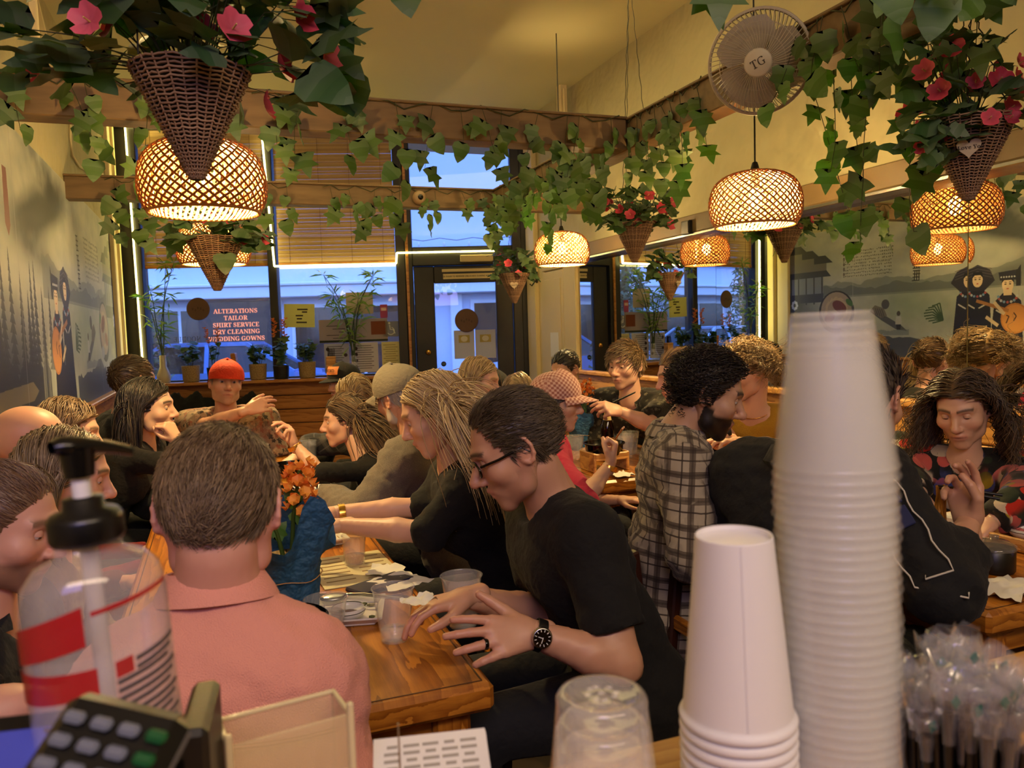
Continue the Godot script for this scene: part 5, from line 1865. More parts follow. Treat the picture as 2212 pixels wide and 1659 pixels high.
	t = person("woman with dark curly hair in black blouse with bright colour patches", {"type": "f2", "head": Vector3(2.325, 1.107, -1.907), "yaw": -64.0, "pitch": 20.0, "tilt": 4.0, "pel": Vector3(2.60, 0.565, -2.15), "ty": -58.0, "sw": 0.175, "cell": 0.015, "skin": fair, "lid": -14.0, "gaze": 28.0, "brow": Color(0.08, 0.045, 0.025),
		"hair": {"mode": "curly", "col": Color(0.035, 0.02, 0.012), "col2": Color(0.16, 0.095, 0.05), "n": 1414, "len": 0.34, "w": 0.0022, "curl": 0.014, "puff": 0.10, "pull": 0.25, "tuck": 0.078, "part": 0.0, "behind": false},
		"re": Vector3(2.317, 0.945, -2.145), "rw": Vector3(2.182, 0.816, -1.94), "le": Vector3(2.236, 0.855, -1.633), "lw": Vector3(2.12, 0.803, -1.64), "shirt": {"mat": print_cloth("blobs", 2.8), "sleeve": 1.9, "neck": 0.052, "scoop": 0.0, "loose": 0.012}})
	t = person("woman in pink checked cap and magenta top holding chopsticks to a bowl", {"type": "f1", "head": Vector3(1.315, 1.114, -2.963), "yaw": 64.0, "pitch": 8.0, "neck": Vector3(1.285, 0.953, -2.963), "pel": Vector3(1.20, 0.565, -3.14), "ty": 66.0, "sw": 0.165, "cell": 0.016, "skin": asian, "lid": 2.0, "gaze": 15.0, "brow": Color(0.03, 0.02, 0.02),
		"hair": {"mode": "long", "col": Color(0.012, 0.009, 0.008), "col2": Color(0.06, 0.04, 0.03), "bald": 0.035, "n": 1080, "len": 0.30, "w": 0.0030, "pull": 0.45, "tuck": 0.074},
		"re": Vector3(1.204, 0.8, -2.5), "rw": Vector3(1.335, 0.915, -2.545), "rhand": ["fist", Vector3(0.35, 1.0, -0.1), Vector3(-0.8, 0.2, -0.4)], "shirt": {"mat": cloth(Color(0.60, 0.07, 0.22)), "sleeve": 1.0, "neck": 0.07, "loose": 0.008}})
	var chk := print_cloth("check", 13.0)
	peaked_cap(t, chk, chk)
	watch(t, Vector3(1.329, 0.898, -2.545) - t.position, Vector3(0.35, 1.0, -0.1), Vector3(-0.2, 0.2, 1), M.brass, false)
	t = person("blonde woman by the door, head bowed to the right", {"type": "f1", "head": Vector3(1.277, 1.16, -3.838), "yaw": 50.0, "pitch": 14.0, "pel": Vector3(1.16, 0.565, -3.98), "ty": 60.0, "sw": 0.165, "cell": 0.021, "skin": fair, "lid": -10.0,
		"hair": {"mode": "long", "col": Color(0.30, 0.20, 0.09), "col2": Color(0.66, 0.50, 0.28), "n": 714, "len": 0.36, "w": 0.0039, "pull": 0.4, "tuck": 0.066, "part": 0.02}, "shirt": {"mat": cloth(Color(0.12, 0.10, 0.09)), "sleeve": 1.9}})
	t = person("man in black cap and glasses half hidden by the bowed blonde woman", {"type": "m2", "head": Vector3(1.739, 1.028, -4.993), "yaw": 30.0, "pitch": 10.0, "pel": Vector3(1.5, 0.565, -5.25), "sw": 0.19, "cell": 0.022, "skin": tan, "beard": 0.4,
		"hair": {"col": Color(0.03, 0.02, 0.015), "n": 120, "len": 0.03, "comb": Vector3(0, -1, 0), "bald": 0.035}, "shirt": {"mat": black, "sleeve": 1.9}})
	glasses(t)
	peaked_cap(t, cloth(Color(0.03, 0.03, 0.035)), cloth(Color(0.03, 0.03, 0.035)), 180.0)
	t = person("fair haired woman seen from behind left of the pink checked cap", {"type": "f1", "head": Vector3(1.65, 1.042, -4.278), "yaw": 150.0, "pitch": 8.0, "pel": Vector3(1.48, 0.565, -4.42), "sw": 0.165, "cell": 0.022, "skin": fair,
		"hair": {"mode": "long", "col": Color(0.26, 0.18, 0.09), "col2": Color(0.56, 0.42, 0.25), "n": 624, "len": 0.32, "w": 0.0041, "pull": 0.4}, "shirt": {"mat": cloth(Color(0.5, 0.46, 0.4)), "sleeve": 1.9}})
	t = person("black haired man in blue patterned shirt looking down before the cream panel", {"type": "m1", "head": Vector3(2.057, 1.151, -4.507), "yaw": -66.0, "pitch": 22.0, "pel": Vector3(2.52, 0.565, -5.0), "sw": 0.19, "cell": 0.021, "skin": olive, "lid": -10.0,
		"hair": {"col": Color(0.010, 0.008, 0.007), "col2": Color(0.05, 0.04, 0.035), "n": 320, "len": 0.045, "w": 0.004, "comb": Vector3(0.1, 0.0, -0.6), "lift": 0.12, "front": 0.008}, "shirt": {"mat": print_cloth("blue", 5.0), "sleeve": 0.8, "loose": 0.012}})
	t = person("young man with tousled brown hair in black flower print shirt", {"type": "m1", "head": Vector3(2.01, 1.21, -3.641), "yaw": -64.0, "pitch": 6.0, "pel": Vector3(2.52, 0.565, -4.02), "ty": -60.0, "sw": 0.20, "cell": 0.017, "skin": fair, "beard": 0.2, "lid": 2.0,
		"hair": {"col": Color(0.085, 0.05, 0.024), "col2": Color(0.30, 0.19, 0.09), "n": 1100, "len": 0.07, "w": 0.0030, "comb": Vector3(-0.5, -0.3, 0.6), "lift": 0.10, "mess": 0.22, "puff": 0.07},
		"le": Vector3(1.98, 0.929, -3.342), "lw": Vector3(1.826, 1.006, -3.373), "lhand": ["pinch", Vector3(-1.0, 0.25, 0.1), Vector3(0, -0.6, -0.8)], "shirt": {"mat": print_cloth("floral", 5.0), "sleeve": 0.85, "neck": 0.08, "vee": 0.07, "loose": 0.02}})
	collar(t, t.get_node("shirt").material_override, 0.072, 0.032, 0.8)
	t = person("woman with brown hair pulled back, in profile behind the bearded man", {"type": "f2", "head": Vector3(2.034, 1.176, -3.179), "yaw": -108.0, "pitch": 14.0, "pel": Vector3(2.52, 0.565, -3.55), "ty": -80.0, "sw": 0.165, "cell": 0.019, "skin": Color(0.62, 0.35, 0.27), "lid": -8.0,
		"hair": {"col": Color(0.07, 0.04, 0.024), "col2": Color(0.22, 0.13, 0.07), "n": 420, "len": 0.07, "w": 0.0038, "comb": Vector3(0, 0.1, -1.0), "lift": 0.02, "mess": 0.05}, "shirt": {"mat": cloth(Color(0.07, 0.05, 0.045)), "sleeve": 1.9}})
	t = person("woman in yellow sleeveless knit top with wavy pinned up hair", {"type": "f1", "head": Vector3(2.128, 1.213, -2.772), "yaw": -112.0, "pitch": 16.0, "pel": Vector3(2.50, 0.565, -3.1), "ty": -48.0, "sw": 0.172, "cell": 0.016, "skin": Color(0.64, 0.36, 0.22),
		"hair": {"mode": "curly", "col": Color(0.15, 0.085, 0.035), "col2": Color(0.44, 0.29, 0.13), "n": 1033, "len": 0.16, "w": 0.0021, "curl": 0.010, "puff": 0.08, "pull": 0.06, "tuck": 0.075, "nape": -0.06},
		"rw": Vector3(1.847, 0.968, -2.538), "re": Vector3(2.013, 0.837, -2.68), "rhand": ["hold", Vector3(-1, 0.1, 0.2), Vector3(0, -0.3, 1)], "lw": Vector3(1.829, 0.963, -2.49), "le": Vector3(2.115, 0.915, -2.54), "shirt": {"mat": cloth(Color(0.66, 0.50, 0.10), 0.9, 0.12), "sleeve": 0.03, "neck": 0.105, "scoop": 0.05, "vee": 0.075}})
	m = MB.new()
	var fr: Array = t.get_meta("frame")
	var ring := PackedVector3Array()
	for k in 25:
		var a := TAU * k / 24.0
		ring.append(fr[0] + fr[4] * (0.015 - 0.035 * maxf(0.0, cos(a))) + (fr[3] * sin(a) * 0.068 + fr[2] * cos(a) * 0.075))
	m.tube(ring, 0.0018, -1, 5)
	put("necklace", m, M.brass, t)
	held_things()

func hood(t: Node3D, material: Material):
	var fr: Array = t.get_meta("frame")
	var m := MB.new()
	var pts := PackedVector3Array()
	for r in 7:
		var b := TAU * r / 6.0
		for k in 25:
			var an := lerpf(0.5, TAU - 0.5, k / 24.0)
			var o: Vector3 = fr[3] * sin(an) + fr[2] * cos(an)
			var back := 0.5 - 0.5 * cos(an)
			pts.append(fr[0] + o * (0.082 + (0.020 + 0.024 * back) * cos(b)) + fr[4] * (0.005 + 0.02 * back + (0.026 + 0.02 * back) * sin(b)))
	m.grid(pts, 7, 25, false, false)
	put("hood", m, material, t)

func yoke(t: Node3D):
	var fr: Array = t.get_meta("frame")
	var m := MB.new()
	for row in 2:
		var path := PackedVector3Array()
		for k in 17:
			var u := k / 16.0 * 2.0 - 1.0
			path.append(fr[0] + fr[3] * u * 0.155 - fr[4] * (0.135 + 0.004 * row + 0.018 * absf(u)) - fr[2] * (0.116 - 0.045 * u * u))
		m.tube(path, 0.0012, -1, 4)
	for s in [-1.0, 1.0]:
		m.tube(PackedVector3Array([fr[0] + fr[3] * s * 0.02 - fr[4] * 0.137 - fr[2] * 0.117, fr[0] + fr[3] * s * 0.024 - fr[4] * 0.2 - fr[2] * 0.122, fr[0] + fr[3] * s * 0.02 - fr[4] * 0.3 - fr[2] * 0.120]), 0.0015, 0.0006, 4)
	put("seams", m, mat(Color(0.55, 0.22, 0.18), 0.9), t)

func piping(t: Node3D):
	var fr: Array = t.get_meta("frame")
	var sr: Vector3 = fr[6]
	var er: Vector3 = fr[8]
	var wr: Vector3 = fr[10]
	var cam := (EYE - t.position - er).normalized()
	var m := MB.new()
	for off in [-0.035, 0.045]:
		var path := PackedVector3Array()
		for k in 20:
			var u := k / 19.0
			var p := sr.lerp(er, u * 1.6) if u < 0.625 else er.lerp(wr, (u - 0.625) * 1.5)
			var ax := (er - sr).normalized() if u < 0.625 else (wr - er).normalized()
			var side := ax.cross(cam).normalized()
			path.append(p + side * off + cam * 0.088 * sqrt(1.0 - pow(off / 0.08, 2)) + side * 0.004 * sin(k * 1.7))
		m.tube(path, 0.0022, -1, 5)
	put("piping", m, mat(Color(0.75, 0.73, 0.68), 0.8), t)
	for k in 2:
		m = MB.new()
		var ax := (er - sr).normalized()
		var side := ax.cross(cam).normalized()
		var c := sr.lerp(er, 0.24 + 0.19 * k)
		m.box(c + cam * 0.086, Vector3(0.05, 0.045, 0.006), 0.002, Basis(side, ax, side.cross(ax)))
		put("sleeve_patch", m, mat(Color(0.10, 0.13, 0.30), 0.8), t)

func held_things():
	# noodles lifted on chopsticks by the navy sweatshirt's hand
	var a := Vector3(1.668, 0.996, -1.268)
	var b := Vector3(1.591, 1.01, -1.362)
	sticks("black chopsticks lifting noodles in the navy sweatshirt's hand", a, b + Vector3(-0.01, 0.004, 0), Vector3(0.0, 0.010, 0.006), M.black)
	var t := thing("noodles", "yellow noodles hanging from lifted chopsticks over the right table", "noodles", b)
	for k in 9:
		var m := MB.new()
		var path := PackedVector3Array()
		var L := 0.10 + 0.045 * absf(sin(k * 1.9))
		for j in 9:
			var u := j / 8.0
			path.append(Vector3(-0.012 + 0.0035 * k + 0.004 * sin(u * 5.0 + k), 0.008 - L * u, 0.006 * sin(k * 2.0) + 0.004 * cos(u * 6.0 + k * 2.0)))
		m.tube(path, 0.0028, 0.0024, 6)
		put("noodle", m, mat(Color(0.72, 0.50, 0.16), 0.3), t)
	sticks("wooden chopsticks in the pink capped woman's hand reaching into the bowl", Vector3(1.418, 1.035, -2.597), Vector3(1.69, 0.86, -3.22), Vector3(0.006, 0.004, 0), M.pale_wood)
	sticks("dark chopsticks in the flower print shirt man's hand", Vector3(1.809, 1.04, -3.414), Vector3(1.943, 1.086, -3.421), Vector3(0.0, 0.007, 0.006), M.black)
	napkin("napkin pinched by the man in black tee", Vector3(0.365, 0.858, -1.556), 0.07, 0.05, 0.2, 71)
	var b2 := thing("sake_flask", "clear flask with black cap held by the yellow top woman", "bottle", Vector3(1.818, 0.972, -2.495), "", Basis(Vector3.BACK, 0.15))
	var m2 := MB.new()
	m2.lathe(PackedVector2Array([Vector2(0, -0.09), Vector2(0.022, -0.09), Vector2(0.025, -0.05), Vector2(0.012, -0.01), Vector2(0.012, 0.02), Vector2(0, 0.02)]), 18)
	put("glass", m2, M.tumbler, b2)
	m2 = MB.new()
	m2.lathe(PackedVector2Array([Vector2(0, 0.018), Vector2(0.017, 0.018), Vector2(0.018, 0.03), Vector2(0.015, 0.045), Vector2(0, 0.046)]), 18)
	put("stopper", m2, M.black, b2)
	# jackets on the window bench, a bag on the floor
	for j in [[bw(-0.22, 0.62, 0.20), Color(0.035, 0.045, 0.035), "dark green jacket heaped against the planks under the window"], [bw(0.28, 0.60, 0.20), Color(0.02, 0.02, 0.022), "black jacket heaped right of the orange capped man"]]:
		var jk := thing("jacket", j[2], "jacket", j[0])
		var f := Field.new()
		for k in 7:
			f.bone(Vector3(-0.2 + 0.07 * k, -0.12, 0.03), Vector3(-0.17 + 0.06 * k, 0.22 + 0.05 * sin(k * 2.0), 0.0), 0.07, 0.05, 0.04)
		var s := f.surface(0.022)
		var vs: PackedVector3Array = s[0]
		for i in vs.size():
			vs[i] += s[1][i] * 0.03 * noise.get_noise_3d(vs[i].x * 14.0, vs[i].y * 5.0, vs[i].z * 12.0)
		var jm := MB.new()
		jm.arrays(vs, s[1], s[2])
		refresh_normals(jm)
		put("cloth", jm, cloth(j[1]), jk)
	var bag := thing("paper_bag", "pale printed shopping bag on the floor behind the man in black tee", "bag", Vector3(1.02, 0.0, -1.95), "", Basis(Vector3.UP, 0.7))
	m2 = MB.new()
	m2.box(Vector3(0, 0.19, 0), Vector3(0.32, 0.38, 0.14), 0.01)
	put("bag", m2, mat(Color(0.52, 0.46, 0.36), 0.7), bag)
	text_mesh("lettering", "SUPPORT", "Droid Sans", 0.06, Transform3D(Basis(Vector3.UP, -1.4) * Basis.IDENTITY, Vector3(-0.161, 0.30, 0)), M.black, bag, 0.001, 700)
	var bp := thing("backpack", "dark grey backpack on the floor beside the paper bag", "bag", Vector3(1.15, 0.0, -1.62))
	var bf := Field.new()
	bf.blob(Vector3(0, 0.22, 0), Vector3(0.17, 0.22, 0.13), 0.05)
	bf.blob(Vector3(-0.02, 0.14, 0.08), Vector3(0.13, 0.11, 0.08), 0.04)
	var bs := bf.surface(0.02)
	m2 = MB.new()
	m2.arrays(bs[0], bs[1], bs[2])
	put("body", m2, cloth(Color(0.06, 0.06, 0.065)), bp)


func finger_ring(t: Node3D, wrist: Vector3, dir: Vector3, palm: Vector3):
	var y := dir.normalized()
	var z := (palm - y * palm.dot(y)).normalized()
	var B := Basis(y.cross(z), y, z)
	var m := MB.new()
	m.lathe(PackedVector2Array([Vector2(0.0086, -0.0035), Vector2(0.0104, -0.003), Vector2(0.0104, 0.003), Vector2(0.0086, 0.0035)]), 20, Transform3D(B, wrist + B * Vector3(0.0120, 0.101, 0.001)))
	put("finger_ring", m, M.gloss_black, t)

# ---------------------------------------------------------------- lamps, fan, hanging devices
func lamp_profile(t: float) -> Vector2:
	var pr := [Vector2(0.172, -0.118), Vector2(0.192, -0.085), Vector2(0.200, -0.04), Vector2(0.197, 0.01), Vector2(0.182, 0.055), Vector2(0.150, 0.090), Vector2(0.100, 0.112), Vector2(0.045, 0.120)]
	var x := clampf(t, 0, 1) * 7.0
	var i := mini(int(x), 6)
	return (pr[i] as Vector2).cubic_interpolate(pr[i + 1], pr[maxi(i - 1, 0)], pr[mini(i + 2, 7)], x - i)

func build_fixtures():
	var lamp: Node3D
	var spots := [[Vector3(-0.01, 1.975, -2.92), "large woven bamboo pendant lamp behind the big hanging cone basket at left", 1.04], [Vector3(0.02, 1.975, -4.92), "woven bamboo pendant lamp further back, near the gold blind", 1.03], [Vector3(2.27, 1.965, -4.97), "woven bamboo pendant lamp before the mirror end, nearest the street door", 0.95], [Vector3(2.24, 1.955, -2.86), "woven bamboo pendant lamp on a black cord under the fan", 0.98]]
	for s in spots:
		if lamp == null:
			lamp = make_lamp()
		else:
			var old := lamp
			lamp = old.duplicate()
			add_child(lamp, true)
			lamp.name = "pendant_lamp_%03d" % spots.find(s)
		tag(lamp, s[1], "lamp", "woven bamboo pendants")
		lamp.position = s[0]
		lamp.rotation.y = 0.7 * spots.find(s)
		lamp.scale = Vector3.ONE * s[2]
		omni("lamp_light", s[0] + Vector3(0, 0.005, 0), Color(1.0, 0.85, 0.56), 1.35, 0.03)
	make_fan()
	# security camera on the far beam
	var c := thing("security_camera", "small round security camera on the far cross beam", "camera", Vector3(1.43, 2.385, -5.59))
	var m := MB.new()
	m.lathe(PackedVector2Array([Vector2(0, 0), Vector2(0.05, 0), Vector2(0.05, 0.03), Vector2(0.04, 0.05), Vector2(0.02, 0.055), Vector2(0.0, 0.052)]), 20, Transform3D(Basis(Vector3.RIGHT, PI / 2), Vector3.ZERO))
	put("housing", m, mat(Color(0.55, 0.45, 0.33), 0.4), c)
	m = MB.new()
	m.ball(Vector3(0, 0, 0.05), Vector3(0.022, 0.022, 0.014), 12)
	put("glass_eye", m, M.gloss_black, c)
	# speaker set into the band over the mirror
	c = thing("wall_speaker", "small black square speaker on the band above the mirror", "speaker", Vector3(2.751, 2.01, -4.165))
	m = MB.new()
	m.box(Vector3.ZERO, Vector3(0.03, 0.085, 0.09), 0.004)
	put("cabinet", m, M.black, c)
	m = MB.new()
	m.box(Vector3(-0.016, 0, 0), Vector3(0.004, 0.07, 0.075), 0.002)
	put("grille", m, mat(Color(0.2, 0.2, 0.2), 0.4), c)
	# coat hooks on the cream moulding by the door
	for k in 2:
		c = thing("coat_hook", ["black coat hook on the cream moulding, nearer the door", "black coat hook on the cream moulding, nearer the mirror"][k], "hook", [Vector3(2.867, 1.881, -7.127), Vector3(2.864, 1.871, -6.861)][k], "coat hooks by the door")
		m = MB.new()
		m.box(Vector3(0, 0.03, 0), Vector3(0.02, 0.11, 0.035), 0.006)
		m.tube(PackedVector3Array([Vector3(-0.01, 0.0, 0), Vector3(-0.05, -0.05, 0), Vector3(-0.07, -0.03, 0)]), 0.008, 0.006, 8)
		put("hook", m, M.black, c)
	# cable looping down the left wall
	c = thing("wall_cable", "thin cable looping down the left wall beneath the near beam", "cable", Vector3(-0.82, 2.759, -5.927))
	m = MB.new()
	var q := PackedVector3Array()
	for p in [Vector3(-0.818, 2.923, -5.98), Vector3(-0.818, 2.756, -5.912), Vector3(-0.818, 2.658, -5.943), Vector3(-0.818, 2.643, -6.24), Vector3(-0.818, 2.709, -6.793), Vector3(-0.818, 2.84, -7.543)]:
		q.append(p - c.position)
	m.tube(q, 0.008, -1, 6)
	put("cable", m, M.cream, c)

func make_lamp() -> Node3D:
	var t := thing("pendant_lamp", "", "lamp")
	var m := MB.new()
	for fam in 2:
		for k in 38:
			var path := PackedVector3Array()
			for j in 19:
				var u := j / 18.0
				var p := lamp_profile(u)
				var an := TAU * k / 38.0 + (1.0 if fam == 0 else -1.0) * u * 2.0
				var r := p.x + 0.0014 * (1.0 if (j + k + fam) % 2 == 0 else -1.0)
				path.append(Vector3(r * cos(an), p.y, r * sin(an)))
			m.col = Color(0.34, 0.11, 0.03).lerp(Color(0.50, 0.22, 0.07), rng.randf())
			m.tube(path, 0.0042, 0.0028, 4, false)
	stuff(put("woven_shade", m, M.rattan, t))
	m = MB.new()
	for k in 60:      # the pale inner weave
		var path := PackedVector3Array()
		for j in 12:
			var u := j / 11.0
			var p := lamp_profile(u)
			var an := TAU * k / 60.0 + 0.6 * u
			path.append(Vector3((p.x - 0.009) * cos(an), p.y, (p.x - 0.009) * sin(an)))
		m.col = Color(0.80, 0.56, 0.27).lerp(Color(0.88, 0.68, 0.38), rng.randf())
		for j in 11:
			var s := Vector3(-sin(TAU * k / 60.0), 0, cos(TAU * k / 60.0)) * 0.0050 * (1.0 - 0.5 * j / 11.0)
			m.quad(path[j] - s, path[j] + s, path[j + 1] + s, path[j + 1] - s)
	var lm := vertex_mat(0.7)
	lm.backlight_enabled = true
	lm.backlight = Color(0.9, 0.75, 0.5)
	stuff(put("inner_weave", m, lm, t))
	m = MB.new()
	for rr in [[0.174, -0.118, 0.005], [0.05, 0.12, 0.005]]:
		m = MB.new()
		var ring := PackedVector3Array()
		for k in 41:
			ring.append(Vector3(rr[0] * cos(TAU * k / 40), rr[1], rr[0] * sin(TAU * k / 40)))
		m.col = Color(0.52, 0.24, 0.07)
		m.tube(ring, rr[2], -1, 6, false)
		put("rim", m, M.rattan, t)
	m = MB.new()
	m.lathe(PackedVector2Array([Vector2(0.0, -0.045), Vector2(0.018, -0.04), Vector2(0.03, -0.015), Vector2(0.028, 0.012), Vector2(0.014, 0.035), Vector2(0.013, 0.05)]), 16)
	put("bulb", m, glow(Color(1.0, 0.82, 0.48), 14.0), t)
	m = MB.new()
	m.lathe(PackedVector2Array([Vector2(0.015, 0.045), Vector2(0.017, 0.05), Vector2(0.017, 0.12), Vector2(0.022, 0.125), Vector2(0.012, 0.16), Vector2(0.004, 0.165)]), 12)
	put("socket", m, M.black, t)
	m = MB.new()
	m.tube(PackedVector3Array([Vector3(0, 0.16, 0), Vector3(0, 1.52, 0)]), 0.004, -1, 6)
	put("cord", m, M.black, t)
	return t

func make_fan():
	var at := Vector3(1.908, 2.363, -2.405)
	var z := (EYE - at + Vector3(-0.55, -0.25, 0.1)).normalized()
	var x := Vector3.UP.cross(z).normalized()
	var t := thing("wall_fan", "pale wall fan in a round wire cage above the lamp, behind hanging ivy", "fan", at, "", Basis(x, z.cross(x), z).scaled(Vector3.ONE * 0.86))
	var grey := mat(Color(0.66, 0.62, 0.56), 0.4)
	var m := MB.new()
	for side in [1.0, -1.0]:
		for k in 64:
			var an := TAU * k / 64.0
			var path := PackedVector3Array()
			for j in 7:
				var u := j / 6.0
				var r := lerpf(0.05, 0.205, u)
				path.append(Vector3(r * cos(an + 0.25 * u), r * sin(an + 0.25 * u), side * (0.062 * sqrt(maxf(0.0, 1.0 - u * u * 0.96)))))
			m.tube(path, 0.0019, -1, 3, false)
		for rr in [[0.205, 0.012], [0.16, 0.042], [0.11, 0.053]]:
			var ring := PackedVector3Array()
			for k in 49:
				ring.append(Vector3(rr[0] * cos(TAU * k / 48), rr[0] * sin(TAU * k / 48), side * rr[1]))
			m.tube(ring, 0.0018, -1, 4, false)
	stuff(put("cage_wires", m, grey, t))
	m = MB.new()
	var ring := PackedVector3Array()
	for k in 49:
		ring.append(Vector3(0.208 * cos(TAU * k / 48), 0.208 * sin(TAU * k / 48), 0))
	m.tube(ring, 0.008, -1, 8, false)
	put("rim", m, grey, t)
	m = MB.new()
	m.lathe(PackedVector2Array([Vector2(0.058, 0.05), Vector2(0.058, 0.062), Vector2(0.05, 0.068), Vector2(0.0, 0.07)]), 28, Transform3D(Basis(Vector3.RIGHT, PI / 2), Vector3.ZERO))
	var hub := put("hub", m, mat(Color(0.74, 0.71, 0.66), 0.4), t)
	text_mesh("lettering", "TG", "Droid Serif", 0.045, Transform3D(Basis(Vector3.BACK, 0.4), Vector3(0, 0, 0.071)), mat(Color(0.2, 0.17, 0.15)), hub, 0.001)
	for k in 3:
		m = MB.new()
		var pts := PackedVector3Array()
		for r in 6:
			for j in 7:
				var rad := lerpf(0.04, 0.185, r / 5.0)
				var an := TAU * k / 3.0 + lerpf(-1.0, 1.0, j / 6.0) * (0.7 + 0.4 * sin(r / 5.0 * PI))
				pts.append(Vector3(rad * cos(an), rad * sin(an), -0.02 + 0.03 * (j / 6.0)))
		m.grid(pts, 6, 7, false, true)
		put("blade", m, mat(Color(0.62, 0.58, 0.53), 0.35), t)
	m = MB.new()
	m.lathe(PackedVector2Array([Vector2(0.0, -0.24), Vector2(0.05, -0.23), Vector2(0.07, -0.17), Vector2(0.075, -0.1), Vector2(0.06, -0.06), Vector2(0.0, -0.055)]), 24, Transform3D(Basis(Vector3.RIGHT, PI / 2), Vector3.ZERO))
	put("motor", m, grey, t)
	m = MB.new()
	m.tube(PackedVector3Array([Vector3(0, 0, -0.16), Vector3(0.05, -0.09, -0.17), Vector3(0.16, -0.10, -0.12), Vector3(0.21, -0.05, -0.1)]), 0.028, 0.035, 10)
	m.box(Vector3(0.22, 0.0, -0.12), Vector3(0.08, 0.16, 0.11), 0.02)
	put("bracket", m, grey, t)
	m = MB.new()
	m.ball(Vector3(0.225, -0.03, -0.06), Vector3(0.032, 0.055, 0.014), 14)
	put("control_panel", m, M.gloss_black, t)

# ---------------------------------------------------------------- tables, chairs, benches
func build_furniture():
	table("long honey-coloured pine table at left with flower pot and cups", Vector3(0.105, 0, -2.98), 0.715, 3.22)
	table("pine table under the navy sweatered diner's elbow at right", Vector3(1.94, 0, -1.98), 0.70, 1.5)
	table("pine table with beer bottle and orange flowers before the mirror", Vector3(1.87, 0, -3.95), 0.68, 1.9)
	bench("long pine wall bench under the ink mural", Vector3(-0.62, 0, -3.6), 0.40, 4.4)
	bench("long pine wall bench under the mirror", Vector3(2.60, 0, -3.2), 0.40, 4.6)
	bench("pine bench under the street window", Vector3(0.3, 0, -7.55), 2.2, 0.40)
	chair("pine chair with slanted back rail behind the man in black tee", Vector3(0.93, 0, -1.62), -90, "dining chairs")
	chair("pine chair under the blonde woman in black", Vector3(0.90, 0, -2.28), -90, "dining chairs")
	chair("pine chair under the man in grey cap", Vector3(0.92, 0, -3.02), -90, "dining chairs")
	chair("pine chair under the brunette woman", Vector3(0.90, 0, -3.85), -90, "dining chairs")
	chair("pine chair under the man in checked shirt", Vector3(1.22, 0, -1.98), 90, "dining chairs")
	chair("pine chair under the woman in pink checked cap", Vector3(1.22, 0, -3.12), 90, "dining chairs")
	chair("pine chair under the man in pink shirt", Vector3(-0.03, 0, -1.06), 180, "dining chairs")
	chair("pine chair under the diner in navy sweatshirt", Vector3(1.40, 0, -1.42), 100, "dining chairs")

func table(label: String, at: Vector3, w: float, l: float):
	var t := thing("dining_table", label, "table", at, "pine dining tables")
	var m := MB.new()
	m.box(Vector3(0, 0.722, 0), Vector3(l, 0.056, w), 0.010)
	put("tabletop", m, M.oak_x, t).basis = Basis(Vector3.UP, PI / 2)
	m = MB.new()
	var q := [Vector3(-w / 2 + 0.02, 0.7505, -l / 2 + 0.02), Vector3(w / 2 - 0.02, 0.7505, -l / 2 + 0.02), Vector3(w / 2 - 0.02, 0.7505, l / 2 - 0.02), Vector3(-w / 2 + 0.02, 0.7505, l / 2 - 0.02)]
	for k in 4:
		m.bar(q[k], q[(k + 1) % 4], 0.003, 0.0012)
	put("groove", m, mat(Color(0.28, 0.13, 0.03), 0.5), t)
	for s in [-1.0, 1.0]:
		m = MB.new()
		m.box(Vector3(0, 0.655, s * (w / 2 - 0.07)), Vector3(l - 0.2, 0.075, 0.022), 0.003)
		put("apron", m, M.oak_x, t).basis = Basis(Vector3.UP, PI / 2)
		m = MB.new()
		m.box(Vector3(0, 0.655, s * (l / 2 - 0.07)), Vector3(w - 0.2, 0.075, 0.022), 0.003)
		put("apron", m, M.oak_x, t)
		for s2 in [-1.0, 1.0]:
			m = MB.new()
			m.box(Vector3.ZERO, Vector3(0.694, 0.075, 0.075), 0.008)
			put("leg", m, M.oak_x, t).transform = Transform3D(Basis(Vector3.BACK, PI / 2), Vector3(s * (w / 2 - 0.075), 0.347, s2 * (l / 2 - 0.075)))

func bench(label: String, at: Vector3, w: float, l: float):
	var t := thing("wall_bench", label, "bench", at, "pine wall benches")
	var m := MB.new()
	var B := Basis(Vector3.UP, PI / 2) if l > w else Basis.IDENTITY
	m.box(Vector3(0, 0.435, 0), Vector3(maxf(l, w), 0.035, minf(l, w)), 0.006)
	put("seat", m, M.pine, t).basis = B
	m = MB.new()
	m.box(Vector3(0, 0.208, 0), Vector3(maxf(l, w) - 0.06, 0.416, minf(l, w) - 0.06), 0.004)
	put("base", m, M.pine, t).basis = B

